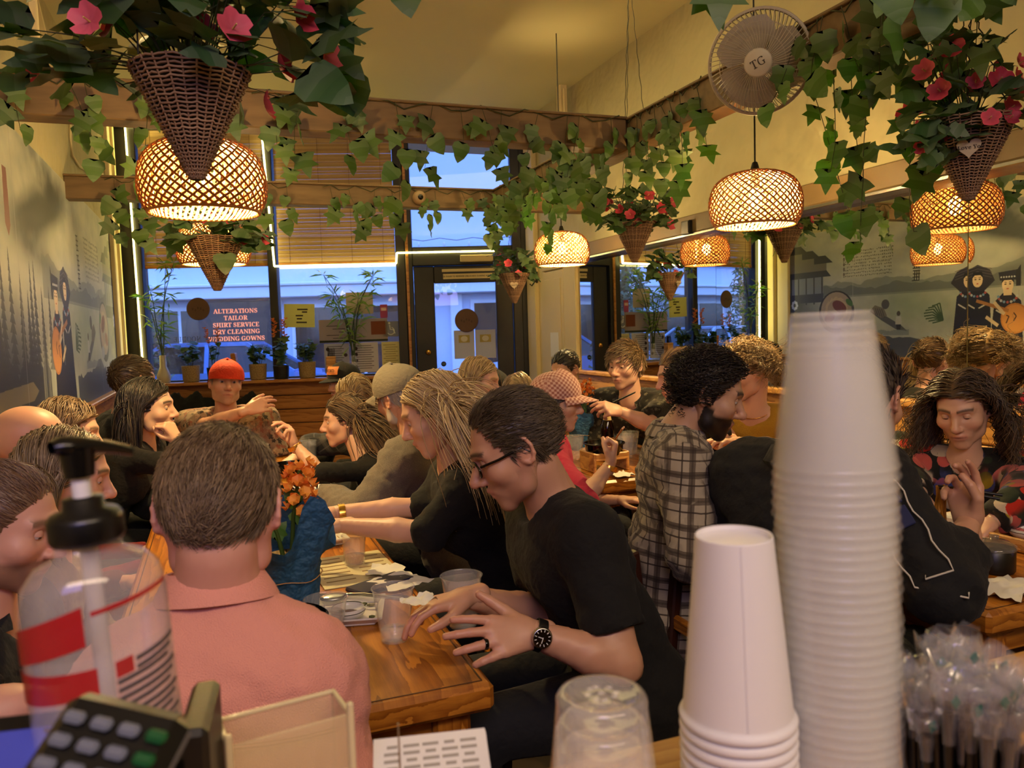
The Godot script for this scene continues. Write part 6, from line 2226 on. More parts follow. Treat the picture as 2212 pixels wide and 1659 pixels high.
func chair(label: String, at: Vector3, turn: float, group: String):
	var t := thing("dining_chair", label, "chair", at, group, Basis(Vector3.UP, deg_to_rad(turn)))
	var m := MB.new()
	m.box(Vector3(0, 0.44, 0), Vector3(0.38, 0.03, 0.36), 0.008)
	put("seat", m, M.oak, t)
	var dark := mat(Color(0.20, 0.085, 0.04), 0.45)
	for s in [-1.0, 1.0]:
		m = MB.new()
		m.bar(Vector3(s * 0.165, 0.43, 0.15), Vector3(s * 0.17, 0, 0.17), 0.035, 0.035, 0.005)
		put("leg", m, dark, t)
		m = MB.new()
		m.bar(Vector3(s * 0.165, 0.43, -0.16), Vector3(s * 0.17, 0, -0.19), 0.035, 0.035, 0.005)
		put("leg", m, dark, t)
		m = MB.new()
		m.bar(Vector3(s * 0.165, 0.44, -0.165), Vector3(s * 0.17, 0.82, -0.21), 0.032, 0.028, 0.005)
		put("back_post", m, dark, t)
	for y in [0.62, 0.78]:
		m = MB.new()
		m.box(Vector3(0, y, -0.187 - (y - 0.6) * 0.12), Vector3(0.34, 0.06 if y > 0.7 else 0.04, 0.02), 0.006)
		put("back_rail", m, M.oak_x, t)

# ---------------------------------------------------------------- ivy, hanging baskets, plants on the sill
var leaf_meshes := []
var dark_leaves := []

func make_leaf(shape: int, c: Color) -> ArrayMesh:
	# stalk at the origin, tip towards -y, face towards +z; one unit long
	var outline: Array = [[[0, 0.02], [0.24, 0.14], [0.46, 0.02], [0.40, -0.22], [0.50, -0.46], [0.26, -0.58], [0.16, -0.80], [0, -1.0]], [[0, 0.06], [0.26, 0.18], [0.48, 0.06], [0.52, -0.22], [0.40, -0.44], [0.30, -0.66], [0.14, -0.84], [0, -0.98]], [[0, 0.02], [0.30, 0.20], [0.62, 0.16], [0.40, -0.18], [0.60, -0.50], [0.26, -0.52], [0.14, -0.78], [0, -1.04]]][shape]
	var m := MB.new()
	var rng2 := RandomNumberGenerator.new()
	rng2.seed = shape * 11 + int(c.g * 100.0)
	for s in [1.0, -1.0]:
		var rim := []
		for p in outline:
			rim.append(Vector3(p[0] * s, p[1] + rng2.randf_range(-0.03, 0.03) * absf(p[0]), -0.10 * absf(p[0]) - 0.12 * p[1] * p[1] + 0.04 * sin(p[1] * 9.0)))
		for i in rim.size() - 1:
			var spine0 := Vector3(0, outline[i][1] * 0.96, 0.02 - 0.12 * outline[i][1] * outline[i][1])
			var spine1 := Vector3(0, outline[i + 1][1] * 0.96, 0.02 - 0.12 * outline[i + 1][1] * outline[i + 1][1])
			m.col = c.lerp(c.lightened(0.06), 0.5 + 0.5 * sin(i * 1.3))
			if s > 0:
				m.quad(spine1, rim[i + 1], rim[i], spine0)
			else:
				m.quad(spine0, rim[i], rim[i + 1], spine1)
	for i in m.v.size():
		m.n[i] = Vector3(0.25 * m.v[i].x, 0.3 * m.v[i].y + 0.12 * sin(m.v[i].y * 9.0), 1.0).normalized()
	return m.mesh()

func hang_leaf(parent: Node3D, mesh: Mesh, at: Vector3, dir: Vector3, face: Vector3, size: float):
	var y := -dir.normalized()
	var z := (face - y * face.dot(y)).normalized()
	var o := put_mesh("leaf", mesh, M.leaf, parent)
	o.transform = Transform3D(Basis(y.cross(z), y, z) * size, at)

func garland(label: String, a: Vector3, b: Vector3, face: Vector3, n: int, l0: float, l1: float, size: float, gap := 0.062):
	var t := thing("ivy_garland", label, "ivy", a, "artificial ivy garlands on the beams")
	var m := MB.new()
	var run := PackedVector3Array()
	for k in 25:
		run.append((b - a) * k / 24.0 + Vector3(0, 0.02 * sin(k * 1.9), 0) + face * 0.01 * sin(k * 2.7))
	m.tube(run, 0.003, -1, 4)
	for i in n:
		var p := (b - a) * (i + rng.randf_range(0.1, 0.9)) / n + face * rng.randf_range(0.008, 0.03)
		var L := rng.randf_range(l0, l1) * rng.randf_range(0.6, 1.0)
		var steps := maxi(2, int(L / gap))
		var path := PackedVector3Array([p])
		var drift := Vector3(rng.randfn(), 0, rng.randfn()) * 0.010
		for k in steps:
			p += Vector3(drift.x + rng.randfn() * 0.006, -L / steps, drift.z + rng.randfn() * 0.006)
			p += face * maxf(0.0, 0.012 - (p - (b - a) * 0.5).dot(face) * 0.0) * 0.3
			path.append(p)
			var side := (b - a).normalized() * (1.0 if (k + i) % 2 == 0 else -1.0)
			var stalk := p + side * 0.028 * rng.randf_range(0.4, 1.2) + face * 0.012
			m.tube(PackedVector3Array([p, stalk]), 0.0011, -1, 3, false)
			var dir := (Vector3.DOWN + side * rng.randf_range(-0.3, 0.9) + face * rng.randf_range(-0.1, 0.3)).normalized()
			hang_leaf(t, leaf_meshes[rng.randi() % leaf_meshes.size()], stalk, dir, face + Vector3(rng.randfn(), rng.randf_range(-0.2, 0.6), rng.randfn()) * 0.45, size * rng.randf_range(0.75, 1.2))
		m.tube(path, 0.0016, 0.0012, 4, false)
	put("vine_stem", m, M.stem, t)

func flower(parent: Node3D, at: Vector3, dir: Vector3, size: float, c: Color):
	var m := MB.new()
	var z := dir.normalized()
	var x := z.cross(Vector3(0.2, 0.9, 0.3)).normalized()
	var T := Transform3D(Basis(x, z.cross(x), z) * size, at)
	var pts := PackedVector3Array()
	for r in 4:
		for k in 20:
			var an := TAU * k / 20.0
			var lobe := 0.80 + 0.20 * absf(cos(an * 2.5)) + 0.06 * sin(k * 2.4)
			var rad := r / 3.0 * lobe
			pts.append(T * Vector3(rad * cos(an), rad * sin(an), 0.5 * rad * rad - 0.1 + 0.09 * sin(k * 2.6) * r / 3.0))
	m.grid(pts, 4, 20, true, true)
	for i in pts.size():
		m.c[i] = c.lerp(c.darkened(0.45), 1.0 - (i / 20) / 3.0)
	m.col = Color(0.7, 0.55, 0.15)
	m.tube(PackedVector3Array([T * Vector3(0, 0, -0.1), T * Vector3(0, 0, 0.5)]), size * 0.06, size * 0.04, 5)
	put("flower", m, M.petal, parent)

func basket(label: String, tip: Vector3, hang: float, heart: bool, nl: int, nf: int, spread: Vector3, size: float, seed_: int, trail := Vector3.ZERO):
	rng.seed = seed_
	var t := thing("hanging_basket", label, "flower basket", tip, "hanging cone flower baskets")
	var R := 0.12
	var H := 0.226
	var m := MB.new()
	for k in 26:
		var an := TAU * k / 26.0
		m.col = Color(0.20, 0.115, 0.07).lerp(Color(0.30, 0.18, 0.10), rng.randf())
		m.tube(PackedVector3Array([Vector3(0.012 * cos(an), 0.0, 0.012 * sin(an)), Vector3(R * cos(an), H, R * sin(an))]), 0.0021, 0.0024, 4, false)
	for j in 30:
		var u := (j + 0.5) / 30.0
		var ring := PackedVector3Array()
		for k in 53:
			var an := TAU * k / 52.0
			var r := lerpf(0.012, R, u) + (0.003 if (k + j) % 2 == 0 else -0.002)
			ring.append(Vector3(r * cos(an), H * u + 0.0015 * sin(k * 1.7), r * sin(an)))
		m.col = Color(0.17, 0.095, 0.06).lerp(Color(0.33, 0.20, 0.12), rng.randf())
		m.tube(ring, 0.0026, -1, 4, false)
	stuff(put("wicker", m, M.wicker, t))
	m = MB.new()
	m.lathe(PackedVector2Array([Vector2(0, 0.0), Vector2(0.009, 0.0), Vector2(R - 0.006, H), Vector2(0, H)]), 20)
	put("liner", m, mat(Color(0.06, 0.035, 0.025), 0.9), t)
	m = MB.new()
	for k in 3:
		var an := TAU * k / 3.0 + 0.4
		var path := PackedVector3Array()
		for j in 23:
			path.append(Vector3(R * cos(an), H, R * sin(an)).lerp(Vector3(0, H + hang, 0), j / 22.0) + Vector3(0.002, 0, 0.002) * (1.0 if j % 2 == 0 else -1.0))
		m.tube(path, 0.0018, -1, 4, false)
	put("chain", m, M.black, t)
	if heart:
		var poly := PackedVector2Array()
		for k in 28:
			var a := TAU * k / 28.0
			poly.append(Vector2(16.0 * pow(sin(a), 3), 13.0 * cos(a) - 5.0 * cos(2 * a) - 2.0 * cos(3 * a) - cos(4 * a)) * 0.0019)
		poly.reverse()
		var look := EYE - tip
		look.y = 0
		look = look.normalized()
		var z := (look + Vector3(0, -0.35, 0)).normalized()
		var x := Vector3.UP.cross(z).normalized()
		m = MB.new()
		m.slab(poly, 0.006, Transform3D(Basis(x, z.cross(x), z), Vector3(0, H * 0.60, 0) + look * (R * 0.64 + 0.012)))
		var ht := put("heart_tag", m, mat(Color(0.74, 0.68, 0.58), 0.6), t)
		text_mesh("lettering", "I Love You", "Droid Serif", 0.014, Transform3D(Basis(x, z.cross(x), z), Vector3(0, H * 0.60, 0) + look * (R * 0.64 + 0.012) + z * 0.0065), mat(Color(0.12, 0.07, 0.05)), ht, 0.0006, 700)
	m = MB.new()
	for i in nl:
		var an := rng.randf() * TAU
		var far := sqrt(rng.randf())
		var p := Vector3(cos(an) * spread.x * far, H - 0.01 + spread.y * (rng.randf_range(-0.12, 1.0) if far > 0.45 else rng.randf_range(0.1, 1.0)), sin(an) * spread.z * far)
		if trail != Vector3.ZERO and i % 3 == 0:
			p = Vector3(0, H, 0) + trail * rng.randf_range(0.2, 1.0) + Vector3(rng.randfn(), rng.randfn(), rng.randfn()) * 0.035
		if i % 2 == 0:
			m.tube(PackedVector3Array([Vector3(p.x * 0.25, H, p.z * 0.25), Vector3(p.x * 0.7, maxf(H, p.y), p.z * 0.7), p]), 0.0018, 0.0012, 3, false)
		var out := Vector3(p.x, 0.02, p.z).normalized()
		hang_leaf(t, dark_leaves[rng.randi() % dark_leaves.size()], p, (out + Vector3(rng.randfn(), rng.randf_range(-1.2, 0.5), rng.randfn()) * 0.7).normalized(), Vector3(rng.randfn() * 0.5, 1.0, rng.randfn() * 0.5) + (EYE - tip).normalized() * 0.8, size * rng.randf_range(0.6, 1.25))
	put("stems", m, M.stem, t)
	for i in nf:
		var an := TAU * (i + rng.randf() * 0.5) / nf
		var far := rng.randf_range(0.5, 0.95)
		var p := Vector3(cos(an) * spread.x * far, H + spread.y * rng.randf_range(-0.15, 0.75), sin(an) * spread.z * far)
		if trail != Vector3.ZERO and i % 4 == 0:
			p = Vector3(0, H, 0) + trail * rng.randf_range(0.3, 0.9)
		flower(t, p, Vector3(p.x, 0.06, p.z).normalized() + (EYE - tip).normalized() * 0.7, size * rng.randf_range(0.33, 0.50), Color(0.60, 0.045, 0.085).lerp(Color(0.75, 0.13, 0.2), rng.randf()))

func pot_plant(label: String, at: Vector3, r: float, h: float, pot: Material, height: float, nl: int, ls: float, group: String, orange := 0):
	var t := thing("potted_plant", label, "plant", at, group)
	var m := MB.new()
	m.lathe(PackedVector2Array([Vector2(0, 0), Vector2(r * 0.82, 0), Vector2(r * 0.9, 0.01), Vector2(r, h - 0.012), Vector2(r * 1.02, h), Vector2(r * 0.9, h), Vector2(r * 0.88, h - 0.02), Vector2(0, h - 0.02)]), 24)
	put("pot", m, pot, t)
	m = MB.new()
	var nst := maxi(3, nl / 8)
	for i in nst:
		var an := TAU * i / nst + rng.randf()
		var top := Vector3(cos(an) * r * rng.randf_range(0.3, 1.3), h + height * rng.randf_range(0.55, 1.0), sin(an) * r * rng.randf_range(0.3, 1.3))
		var base := Vector3(cos(an) * r * 0.3, h - 0.02, sin(an) * r * 0.3)
		m.tube(PackedVector3Array([base, base.lerp(top, 0.5) + Vector3(0, 0.01, 0), top]), 0.003, 0.0015, 4, false)
		for j in nl / nst:
			var p := base.lerp(top, rng.randf_range(0.3, 1.0))
			var d := Vector3(rng.randfn(), rng.randf_range(-0.3, 0.8), rng.randfn()).normalized()
			hang_leaf(t, dark_leaves[3 + rng.randi() % 3], p, d, Vector3(rng.randfn() * 0.4, 1, rng.randfn() * 0.4 + 0.4), ls * rng.randf_range(0.7, 1.2))
	put("stems", m, M.stem, t)
	if orange > 0:
		m = MB.new()
		var fl := MB.new()
		for s in 2:
			var lean := Vector3(0.035 * (1 - 2 * s), 0, 0.01)
			m.tube(PackedVector3Array([Vector3(0, h, 0), Vector3(0, h + height * 0.8, 0) + lean, Vector3(0, h + height * 1.5, 0) + lean * 1.5]), 0.003, 0.002, 5)
			for k in orange:
				var p := Vector3(0, h + height * lerpf(0.95, 1.6, float(k) / orange), 0) + lean * 1.4 + Vector3(rng.randfn(), 0, rng.randfn()) * 0.014
				fl.col = Color(0.72, 0.22, 0.02).lerp(Color(0.85, 0.38, 0.06), rng.randf())
				for j in 5:
					var an := TAU * j / 5.0
					var d := Vector3(cos(an), 0.7, sin(an)).normalized() * 0.032
					var sd := d.cross(Vector3.UP).normalized() * 0.012
					fl.quad(p - sd * 0.3, p + d * 0.6 - sd, p + d, p + d * 0.6 + sd)
		put("flower_stalks", m, M.stem, t)
		put("blossoms", fl, M.petal, t)

func bamboo_plant(label: String, at: Vector3, vase: Material, vr: float, vh: float, height: float, n: int, lean: float):
	var t := thing("bamboo_plant", label, "plant", at, "lucky bamboo by the window")
	var m := MB.new()
	m.lathe(PackedVector2Array([Vector2(0, 0), Vector2(vr, 0.0), Vector2(vr * 1.15, vh * 0.25), Vector2(vr * 0.55, vh * 0.6), Vector2(vr * 0.5, vh), Vector2(vr * 0.4, vh), Vector2(0, vh * 0.5)]), 20)
	put("vase", m, vase, t)
	m = MB.new()
	var lm := MB.new()
	for i in n:
		var an := TAU * i / n + 0.5
		var path := PackedVector3Array()
		for j in 9:
			var u := j / 8.0
			path.append(Vector3(cos(an) * lean * u * u + 0.012 * sin(u * 7.0 + i), vh * 0.7 + (height - vh * 0.7) * u * (0.8 + 0.2 * cos(i * 2.0)), sin(an) * lean * 0.4 * u * u + 0.012 * cos(u * 6.0 + i)))
		m.tube(path, 0.007, 0.003, 6)
		for j in 26:
			var p: Vector3 = path[2].lerp(path[8], rng.randf()) if j > 9 else path[8]
			var d := Vector3(rng.randfn(), rng.randf_range(-0.7, 0.9), rng.randfn() * 0.6).normalized()
			var L := rng.randf_range(0.07, 0.14)
			var sd := d.cross(Vector3(rng.randfn(), rng.randfn(), rng.randfn() + 1.0)).normalized() * 0.009
			lm.col = Color(0.10, 0.19, 0.04).lerp(Color(0.26, 0.36, 0.08), rng.randf())
			var br := p + d * 0.03
			lm.tri(p, br + d * L * 0.4 + sd, br + d * L * 0.4 - sd)
			lm.tri(br + d * L * 0.4 - sd, br + d * L * 0.4 + sd, br + d * L + Vector3(0, -0.02, 0))
	put("canes", m, mat(Color(0.16, 0.24, 0.06), 0.5), t)
	stuff(put("foliage", lm, M.leaf, t))

func build_greenery():
	for k in 6:
		leaf_meshes.append(make_leaf(k % 3, [Color(0.05, 0.105, 0.013), Color(0.062, 0.125, 0.015), Color(0.04, 0.09, 0.014), Color(0.075, 0.14, 0.018), Color(0.052, 0.115, 0.016), Color(0.066, 0.13, 0.014)][k]))
		dark_leaves.append(make_leaf(k % 3, [Color(0.04, 0.085, 0.025), Color(0.055, 0.11, 0.035), Color(0.075, 0.13, 0.04), Color(0.03, 0.075, 0.03), Color(0.035, 0.09, 0.025), Color(0.05, 0.10, 0.03)][k]))
	var front := Vector3(0, 0, 1)
	garland("ivy garland trailing along the left half of the near cross beam", Vector3(-0.75, 2.45, -3.545), Vector3(0.15, 2.45, -3.545), front, 6, 0.2, 0.5, 0.084)
	garland("ivy garland trailing along the right half of the near cross beam", Vector3(0.2, 2.45, -3.545), Vector3(1.95, 2.45, -3.545), front, 13, 0.18, 0.46, 0.084)
	garland("sparse lit ivy hanging from the left of the far cross beam", Vector3(-0.6, 2.44, -5.59), Vector3(0.55, 2.44, -5.59), front, 8, 0.2, 0.5, 0.10)
	garland("lit ivy hanging from the far cross beam over the door", Vector3(0.75, 2.44, -5.59), Vector3(2.1, 2.44, -5.59), front, 9, 0.18, 0.42, 0.095)
	var lft := Vector3(-0.8, 0, 0.6).normalized()
	garland("dense ivy along the far half of the lengthwise beam", Vector3(2.0, 2.45, -5.5), Vector3(2.0, 2.45, -3.65), lft, 16, 0.2, 0.55, 0.092)
	garland("dense ivy along the middle of the lengthwise beam behind the fan", Vector3(2.0, 2.45, -3.6), Vector3(2.0, 2.45, -2.9), lft, 8, 0.22, 0.55, 0.084)
	garland("large leaved ivy at the near end of the lengthwise beam", Vector3(2.0, 2.45, -2.35), Vector3(2.0, 2.45, -1.3), lft, 14, 0.18, 0.62, 0.082)
	garland("long thin ivy strands hanging between fan and upper right basket", Vector3(2.145, 2.44, -2.5), Vector3(2.145, 2.44, -1.7), -lft, 7, 0.45, 0.85, 0.082, 0.095)
	garland("ivy strands hanging from the beam nearest the counter, left of the fan", Vector3(1.25, 2.43, -1.375), Vector3(1.98, 2.43, -1.375), front, 9, 0.26, 0.44, 0.084)
	garland("few ivy strands hanging from the beam nearest the counter, over the ceiling's middle", Vector3(0.28, 2.43, -1.375), Vector3(1.05, 2.43, -1.375), front, 6, 0.34, 0.52, 0.084)
	basket("big dark wicker cone basket of leaves and red flowers at upper left", Vector3(-0.018, 1.757, -1.81), 1.44, false, 150, 13, Vector3(0.35, 0.24, 0.22), 0.10, 5)
	basket("dark wicker cone basket hanging in front of the second lamp", Vector3(0.021, 1.625, -3.62), 0.46, false, 60, 7, Vector3(0.17, 0.14, 0.15), 0.075, 6, Vector3(0.22, -0.02, 0.1))
	basket("wicker cone basket with dark red flowers in the middle before the mirror", Vector3(2.305, 1.785, -4.033), 1.41, false, 120, 18, Vector3(0.24, 0.19, 0.2), 0.075, 7)
	basket("wicker cone basket with heart tag and trailing red flowers at upper right", Vector3(2.07, 1.754, -1.683), 0.335, true, 100, 30, Vector3(0.19, 0.25, 0.18), 0.07, 8, Vector3(-0.22, -0.10, 0.02))
	basket("small wicker cone basket with heart tag beside the street door", Vector3(2.175, 1.62, -5.66), 0.47, true, 70, 9, Vector3(0.17, 0.2, 0.16), 0.075, 9)
	rng.seed = 21
	# along the sill
	var sill := 1.016
	var ceramic := mat(Color(0.70, 0.66, 0.55), 0.35)
	bamboo_plant("lucky bamboo with curling canes in pale vase at the sill's left end", bw(-0.47, sill, 0.07), ceramic, 0.055, 0.26, 1.12, 4, 0.16)
	pot_plant("speckled pot of dark rounded leaves leftmost on the sill", bw(-0.22, sill, 0.07), 0.082, 0.155, M.terracotta, 0.22, 40, 0.07, "potted plants on the sill")
	pot_plant("black pot of orange orchids in blue wrap behind the orange cap", bw(-0.01, sill, 0.06), 0.065, 0.13, M.black, 0.24, 14, 0.06, "potted plants on the sill", 9)
	pot_plant("speckled pot of glossy leaves right of the orange cap", bw(0.40, sill, 0.07), 0.082, 0.15, M.terracotta, 0.2, 42, 0.07, "potted plants on the sill")
	pot_plant("black pot of orange orchids by the window mullion", bw(0.62, sill, 0.09), 0.075, 0.13, M.black, 0.28, 26, 0.08, "potted plants on the sill", 13)
	pot_plant("speckled pot of bushy dark leaves right of the mullion", bw(0.86, sill, 0.07), 0.083, 0.155, M.terracotta, 0.22, 70, 0.065, "potted plants on the sill")
	bamboo_plant("tall lucky bamboo in the middle of the right window", bw(1.30, sill, 0.05), M.tumbler, 0.06, 0.2, 0.98, 7, 0.24)
	for k in [[0.0, Vector3(-0.147, 1.12, -8.041), "blue tissue wrap around the orchid pot"]]:
		pass
	var w := thing("menu_holder", "upright bamboo box holding dark sticks on the sill", "holder", bw(1.09, sill, 0.08))
	var m := MB.new()
	m.box(Vector3(0, 0.1, 0), Vector3(0.088, 0.2, 0.07), 0.006, wall_frame.basis)
	put("box", m, M.pale_wood, w)
	for k in 14:
		m = MB.new()
		var p := wall_frame.basis * Vector3(-0.03 + 0.005 * k, 0.19, 0.02 * sin(k * 2.0))
		m.tube(PackedVector3Array([p, p + Vector3(rng.randfn() * 0.006, 0.075 + rng.randf() * 0.03, rng.randfn() * 0.006)]), 0.003, -1, 4)
		put("stick", m, M.black, w)
	w = thing("picture_frame", "small gold wooden frame leaning on the sill behind the orange cap", "frame", bw(0.19, sill, 0.05))
	m = MB.new()
	m.box(Vector3(0, 0.13, 0), Vector3(0.045, 0.26, 0.09), 0.006, wall_frame.basis * Basis(Vector3.BACK, 0.12))
	put("frame", m, M.oak_x, w)
	window_papers()

func sheet(label: String, category: String, u: float, y: float, w: float, h: float, c: Color, tilt := 0.0, group := "") -> Node3D:
	var t := thing("paper_sheet", label, category, bw(u, y, -0.052), group, wall_frame.basis * Basis(Vector3.BACK, tilt))
	var m := MB.new()
	m.box(Vector3.ZERO, Vector3(w, h, 0.003), 0.0)
	var pm := mat(c, 0.8)
	pm.backlight_enabled = true
	pm.backlight = Color(0.5, 0.5, 0.5)
	put("paper", m, pm, t)
	return t

func ink(t: Node3D, x: float, y: float, w: float, h: float, c := Color(0.2, 0.17, 0.14)):
	var m := MB.new()
	m.box(Vector3(x, y, 0.0022), Vector3(w, h, 0.0006))
	put("print", m, mat(c, 0.8), t)

func window_papers():
	for d in [[Vector2(-0.153, 1.706), 0.108, "round brown disc hanging in the left window"], [Vector2(2.404, 1.521), 0.115, "round brown disc on the door glass"]]:
		var t := thing("window_disc", d[2], "sign", bw(d[0].x, d[0].y, -0.045 if d[0].x < 1.0 else -0.02), "round brown window discs", wall_frame.basis)
		var m := MB.new()
		m.lathe(PackedVector2Array([Vector2(0, 0), Vector2(d[1], 0), Vector2(d[1], 0.006), Vector2(d[1] * 0.94, 0.008), Vector2(0, 0.008)]), 40, Transform3D(Basis(Vector3.RIGHT, PI / 2), Vector3.ZERO))
		put("disc", m, mat(Color(0.36, 0.25, 0.19), 0.6), t)
		m = MB.new()
		var q := Vector2(-0.153, 1.706)
		for a in 5:
			m.box(Vector3(-0.05 + 0.025 * a, -0.012 * sin(a * 2.0), 0.0085), Vector3(0.014, 0.02, 0.001))
		put("print", m, mat(Color(0.28, 0.18, 0.13)), t)
	var t := sheet("yellow notice sheet just right of the window mullion", "notice", 0.79, 1.615, 0.29, 0.225, Color(0.80, 0.80, 0.30), -0.03)
	for r in [[0.03, 0.06, 0.1], [0.05, 0.035, 0.05], [0.0, 0.0, 0.07], [0.0, -0.03, 0.05], [0.02, -0.065, 0.1]]:
		ink(t, r[0], r[1], r[2], 0.014)
	sheet("cream paper sheet behind the tall bamboo", "notice", 1.37, 1.72, 0.26, 0.21, Color(0.70, 0.64, 0.50))
	t = sheet("brown menu board behind the bamboo canes", "menu", 1.30, 1.455, 0.66, 0.225, Color(0.58, 0.52, 0.42))
	ink(t, 0.24, 0.02, 0.14, 0.13, Color(0.42, 0.2, 0.1))
	ink(t, 0.0, -0.1, 0.66, 0.02, Color(0.10, 0.14, 0.07))
	for k in 6:
		ink(t, -0.2 + 0.06 * (k % 3), 0.05 - 0.03 * k, 0.12, 0.006)
	t = sheet("grey accessible entrance sign low in the right window", "sign", 1.655, 1.46, 0.16, 0.15, Color(0.48, 0.48, 0.44))
	var m := MB.new()
	var ring := PackedVector3Array()
	for k in 14:
		var a := -2.6 + k * 0.3
		ring.append(Vector3(0.004 + 0.035 * cos(a), -0.02 + 0.035 * sin(a), 0.003))
	m.tube(ring, 0.004, -1, 5)
	m.tube(PackedVector3Array([Vector3(-0.004, 0.04, 0.003), Vector3(0, -0.005, 0.003), Vector3(0.03, -0.008, 0.003), Vector3(0.045, -0.045, 0.003)]), 0.005, -1, 5)
	m.ball(Vector3(-0.006, 0.056, 0.003), Vector3(0.01, 0.01, 0.003), 10)
	put("wheelchair_symbol", m, M.paper, t)
	for k in 3:
		t = sheet(["pale printed menu sheet left of the bamboo vase", "pale printed menu sheet right of the bamboo vase", "yellowed printed menu sheet beside the door frame"][k], "menu", [1.13, 1.40, 1.66][k], 1.19, [0.24, 0.26, 0.19][k], 0.29, [Color(0.66, 0.66, 0.68), Color(0.72, 0.70, 0.66), Color(0.80, 0.76, 0.40)][k], 0.0, "printed menus low in the window")
		for r in 11:
			ink(t, -0.02 + 0.02 * (r % 2), 0.115 - 0.022 * r, [0.14, 0.17, 0.12][k], 0.006, Color(0.30, 0.26, 0.24) if k < 2 else Color(0.55, 0.5, 0.25))
		if k < 2:
			for r in 4:
				m = MB.new()
				m.ball(Vector3(-0.085 + 0.17 * (r % 2) * (1 - k), 0.09 - 0.06 * r, 0.002), Vector3(0.018, 0.018, 0.002), 12)
				put("picture", m, mat(Color(0.18, 0.10, 0.09)), t)
	t = sheet("red and white opening hours sticker high in the right window", "sticker", 1.60, 1.635, 0.07, 0.13, Color(0.62, 0.20, 0.16))
	ink(t, 0, 0.02, 0.05, 0.03, Color(0.8, 0.7, 0.66))
	for k in 2:
		t = sheet(["white paper with round yellow picture on the door glass, left", "white paper with yellow sketches on the door glass, right"][k], "notice", [2.375, 2.585][k], 1.285, 0.20, 0.28, Color(0.70, 0.71, 0.76), 0.0, "papers on the door glass")
		t.position = bw([2.375, 2.585][k], 1.285, -0.03)
		ink(t, 0.0, 0.055, 0.11, 0.075, Color(0.66, 0.60, 0.36))
		m = MB.new()
		m.ball(Vector3(0, 0.055, 0.003), Vector3(0.035, 0.028, 0.002), 14)
		put("picture", m, mat(Color(0.76, 0.74, 0.70)), t)
	var st := thing("round_sticker", "small black round alarm sticker low on the door glass", "sticker", bw(2.165, 1.10, -0.03), "", wall_frame.basis)
	m = MB.new()
	m.lathe(PackedVector2Array([Vector2(0, 0), Vector2(0.027, 0), Vector2(0.027, 0.002), Vector2(0, 0.002)]), 8, Transform3D(Basis(Vector3.RIGHT, PI / 2), Vector3.ZERO))
	put("disc", m, M.black, st)
	text_mesh("lettering", "ADT", "Droid Sans", 0.018, Transform3D(Basis.IDENTITY, Vector3(0, 0, 0.0025)), mat(Color(0.45, 0.6, 0.7)), st, 0.0005, 700)
	st = thing("window_lettering", "dark reversed lettering RICE NOODLE across the left window glass", "lettering", bw(0.02, 1.42, -0.066), "", wall_frame.basis * Basis(Vector3.UP, PI))
	text_mesh("lettering", "RICE NOODLE", "Droid Serif", 0.062, Transform3D(Basis.IDENTITY, Vector3(0.22, 0, 0.003)), mat(Color(0.06, 0.08, 0.13)), st, 0.001)

# ---------------------------------------------------------------- what stands on the tables
func cup_mesh(r0: float, r1: float, h: float, wall := 0.0012, rim := 0.0025) -> MB:
	var m := MB.new()
	m.lathe(PackedVector2Array([Vector2(0, 0.0), Vector2(r0 * 0.94, 0.0), Vector2(r0, 0.003), Vector2(lerpf(r0, r1, 0.33), h * 0.33), Vector2(r1, h - rim), Vector2(r1 + rim, h - rim * 0.6), Vector2(r1 + rim, h), Vector2(r1, h), Vector2(r1 - wall, h - rim), Vector2(lerpf(r0, r1, 0.33) - wall, h * 0.33), Vector2(r0 - wall, 0.004), Vector2(0, 0.004)]), 36)
	return m

func cup(called: String, label: String, at: Vector3, r0: float, r1: float, h: float, material: Material, group := "", fill := Color(0, 0, 0, 0), level := 0.0) -> Node3D:
	var t := thing(called, label, "cup" if called != "glass_tumbler" else "glass", at, group)
	put("wall", cup_mesh(r0, r1, h, 0.0012 if called != "glass_tumbler" else 0.003, 0.0025), material, t)
	if level > 0.0:
		var m := MB.new()
		var rr := lerpf(r0, r1, level) - 0.003
		m.lathe(PackedVector2Array([Vector2(0, 0.005), Vector2(r0 - 0.003, 0.005), Vector2(rr, h * level), Vector2(0, h * level)]), 30)
		put("drink", m, pane(fill.a, fill, 0.02) if fill.a < 0.95 else mat(fill, 0.1), t)
	return t

func bowl(called: String, label: String, at: Vector3, r: float, h: float, material: Material, category := "bowl", group := "") -> Node3D:
	var t := thing(called, label, category, at, group)
	var m := MB.new()
	var pr := PackedVector2Array([Vector2(0, 0), Vector2(r * 0.45, 0)])
	for k in 8:
		var a := k / 7.0 * PI * 0.5
		pr.append(Vector2(r * (0.45 + 0.55 * sin(a)), h * (1.0 - cos(a)) * 0.98 + 0.002))
	pr.append(Vector2(r * 1.01, h))
	pr.append(Vector2(r * 0.95, h))
	for k in 8:
		var a := (7 - k) / 7.0 * PI * 0.5
		pr.append(Vector2(r * (0.40 + 0.54 * sin(a)) * (1.0 if k < 7 else 0.0), h * (1.0 - cos(a)) * 0.92 + 0.01))
	m.lathe(pr, 36)
	put("shell", m, material, t)
	return t

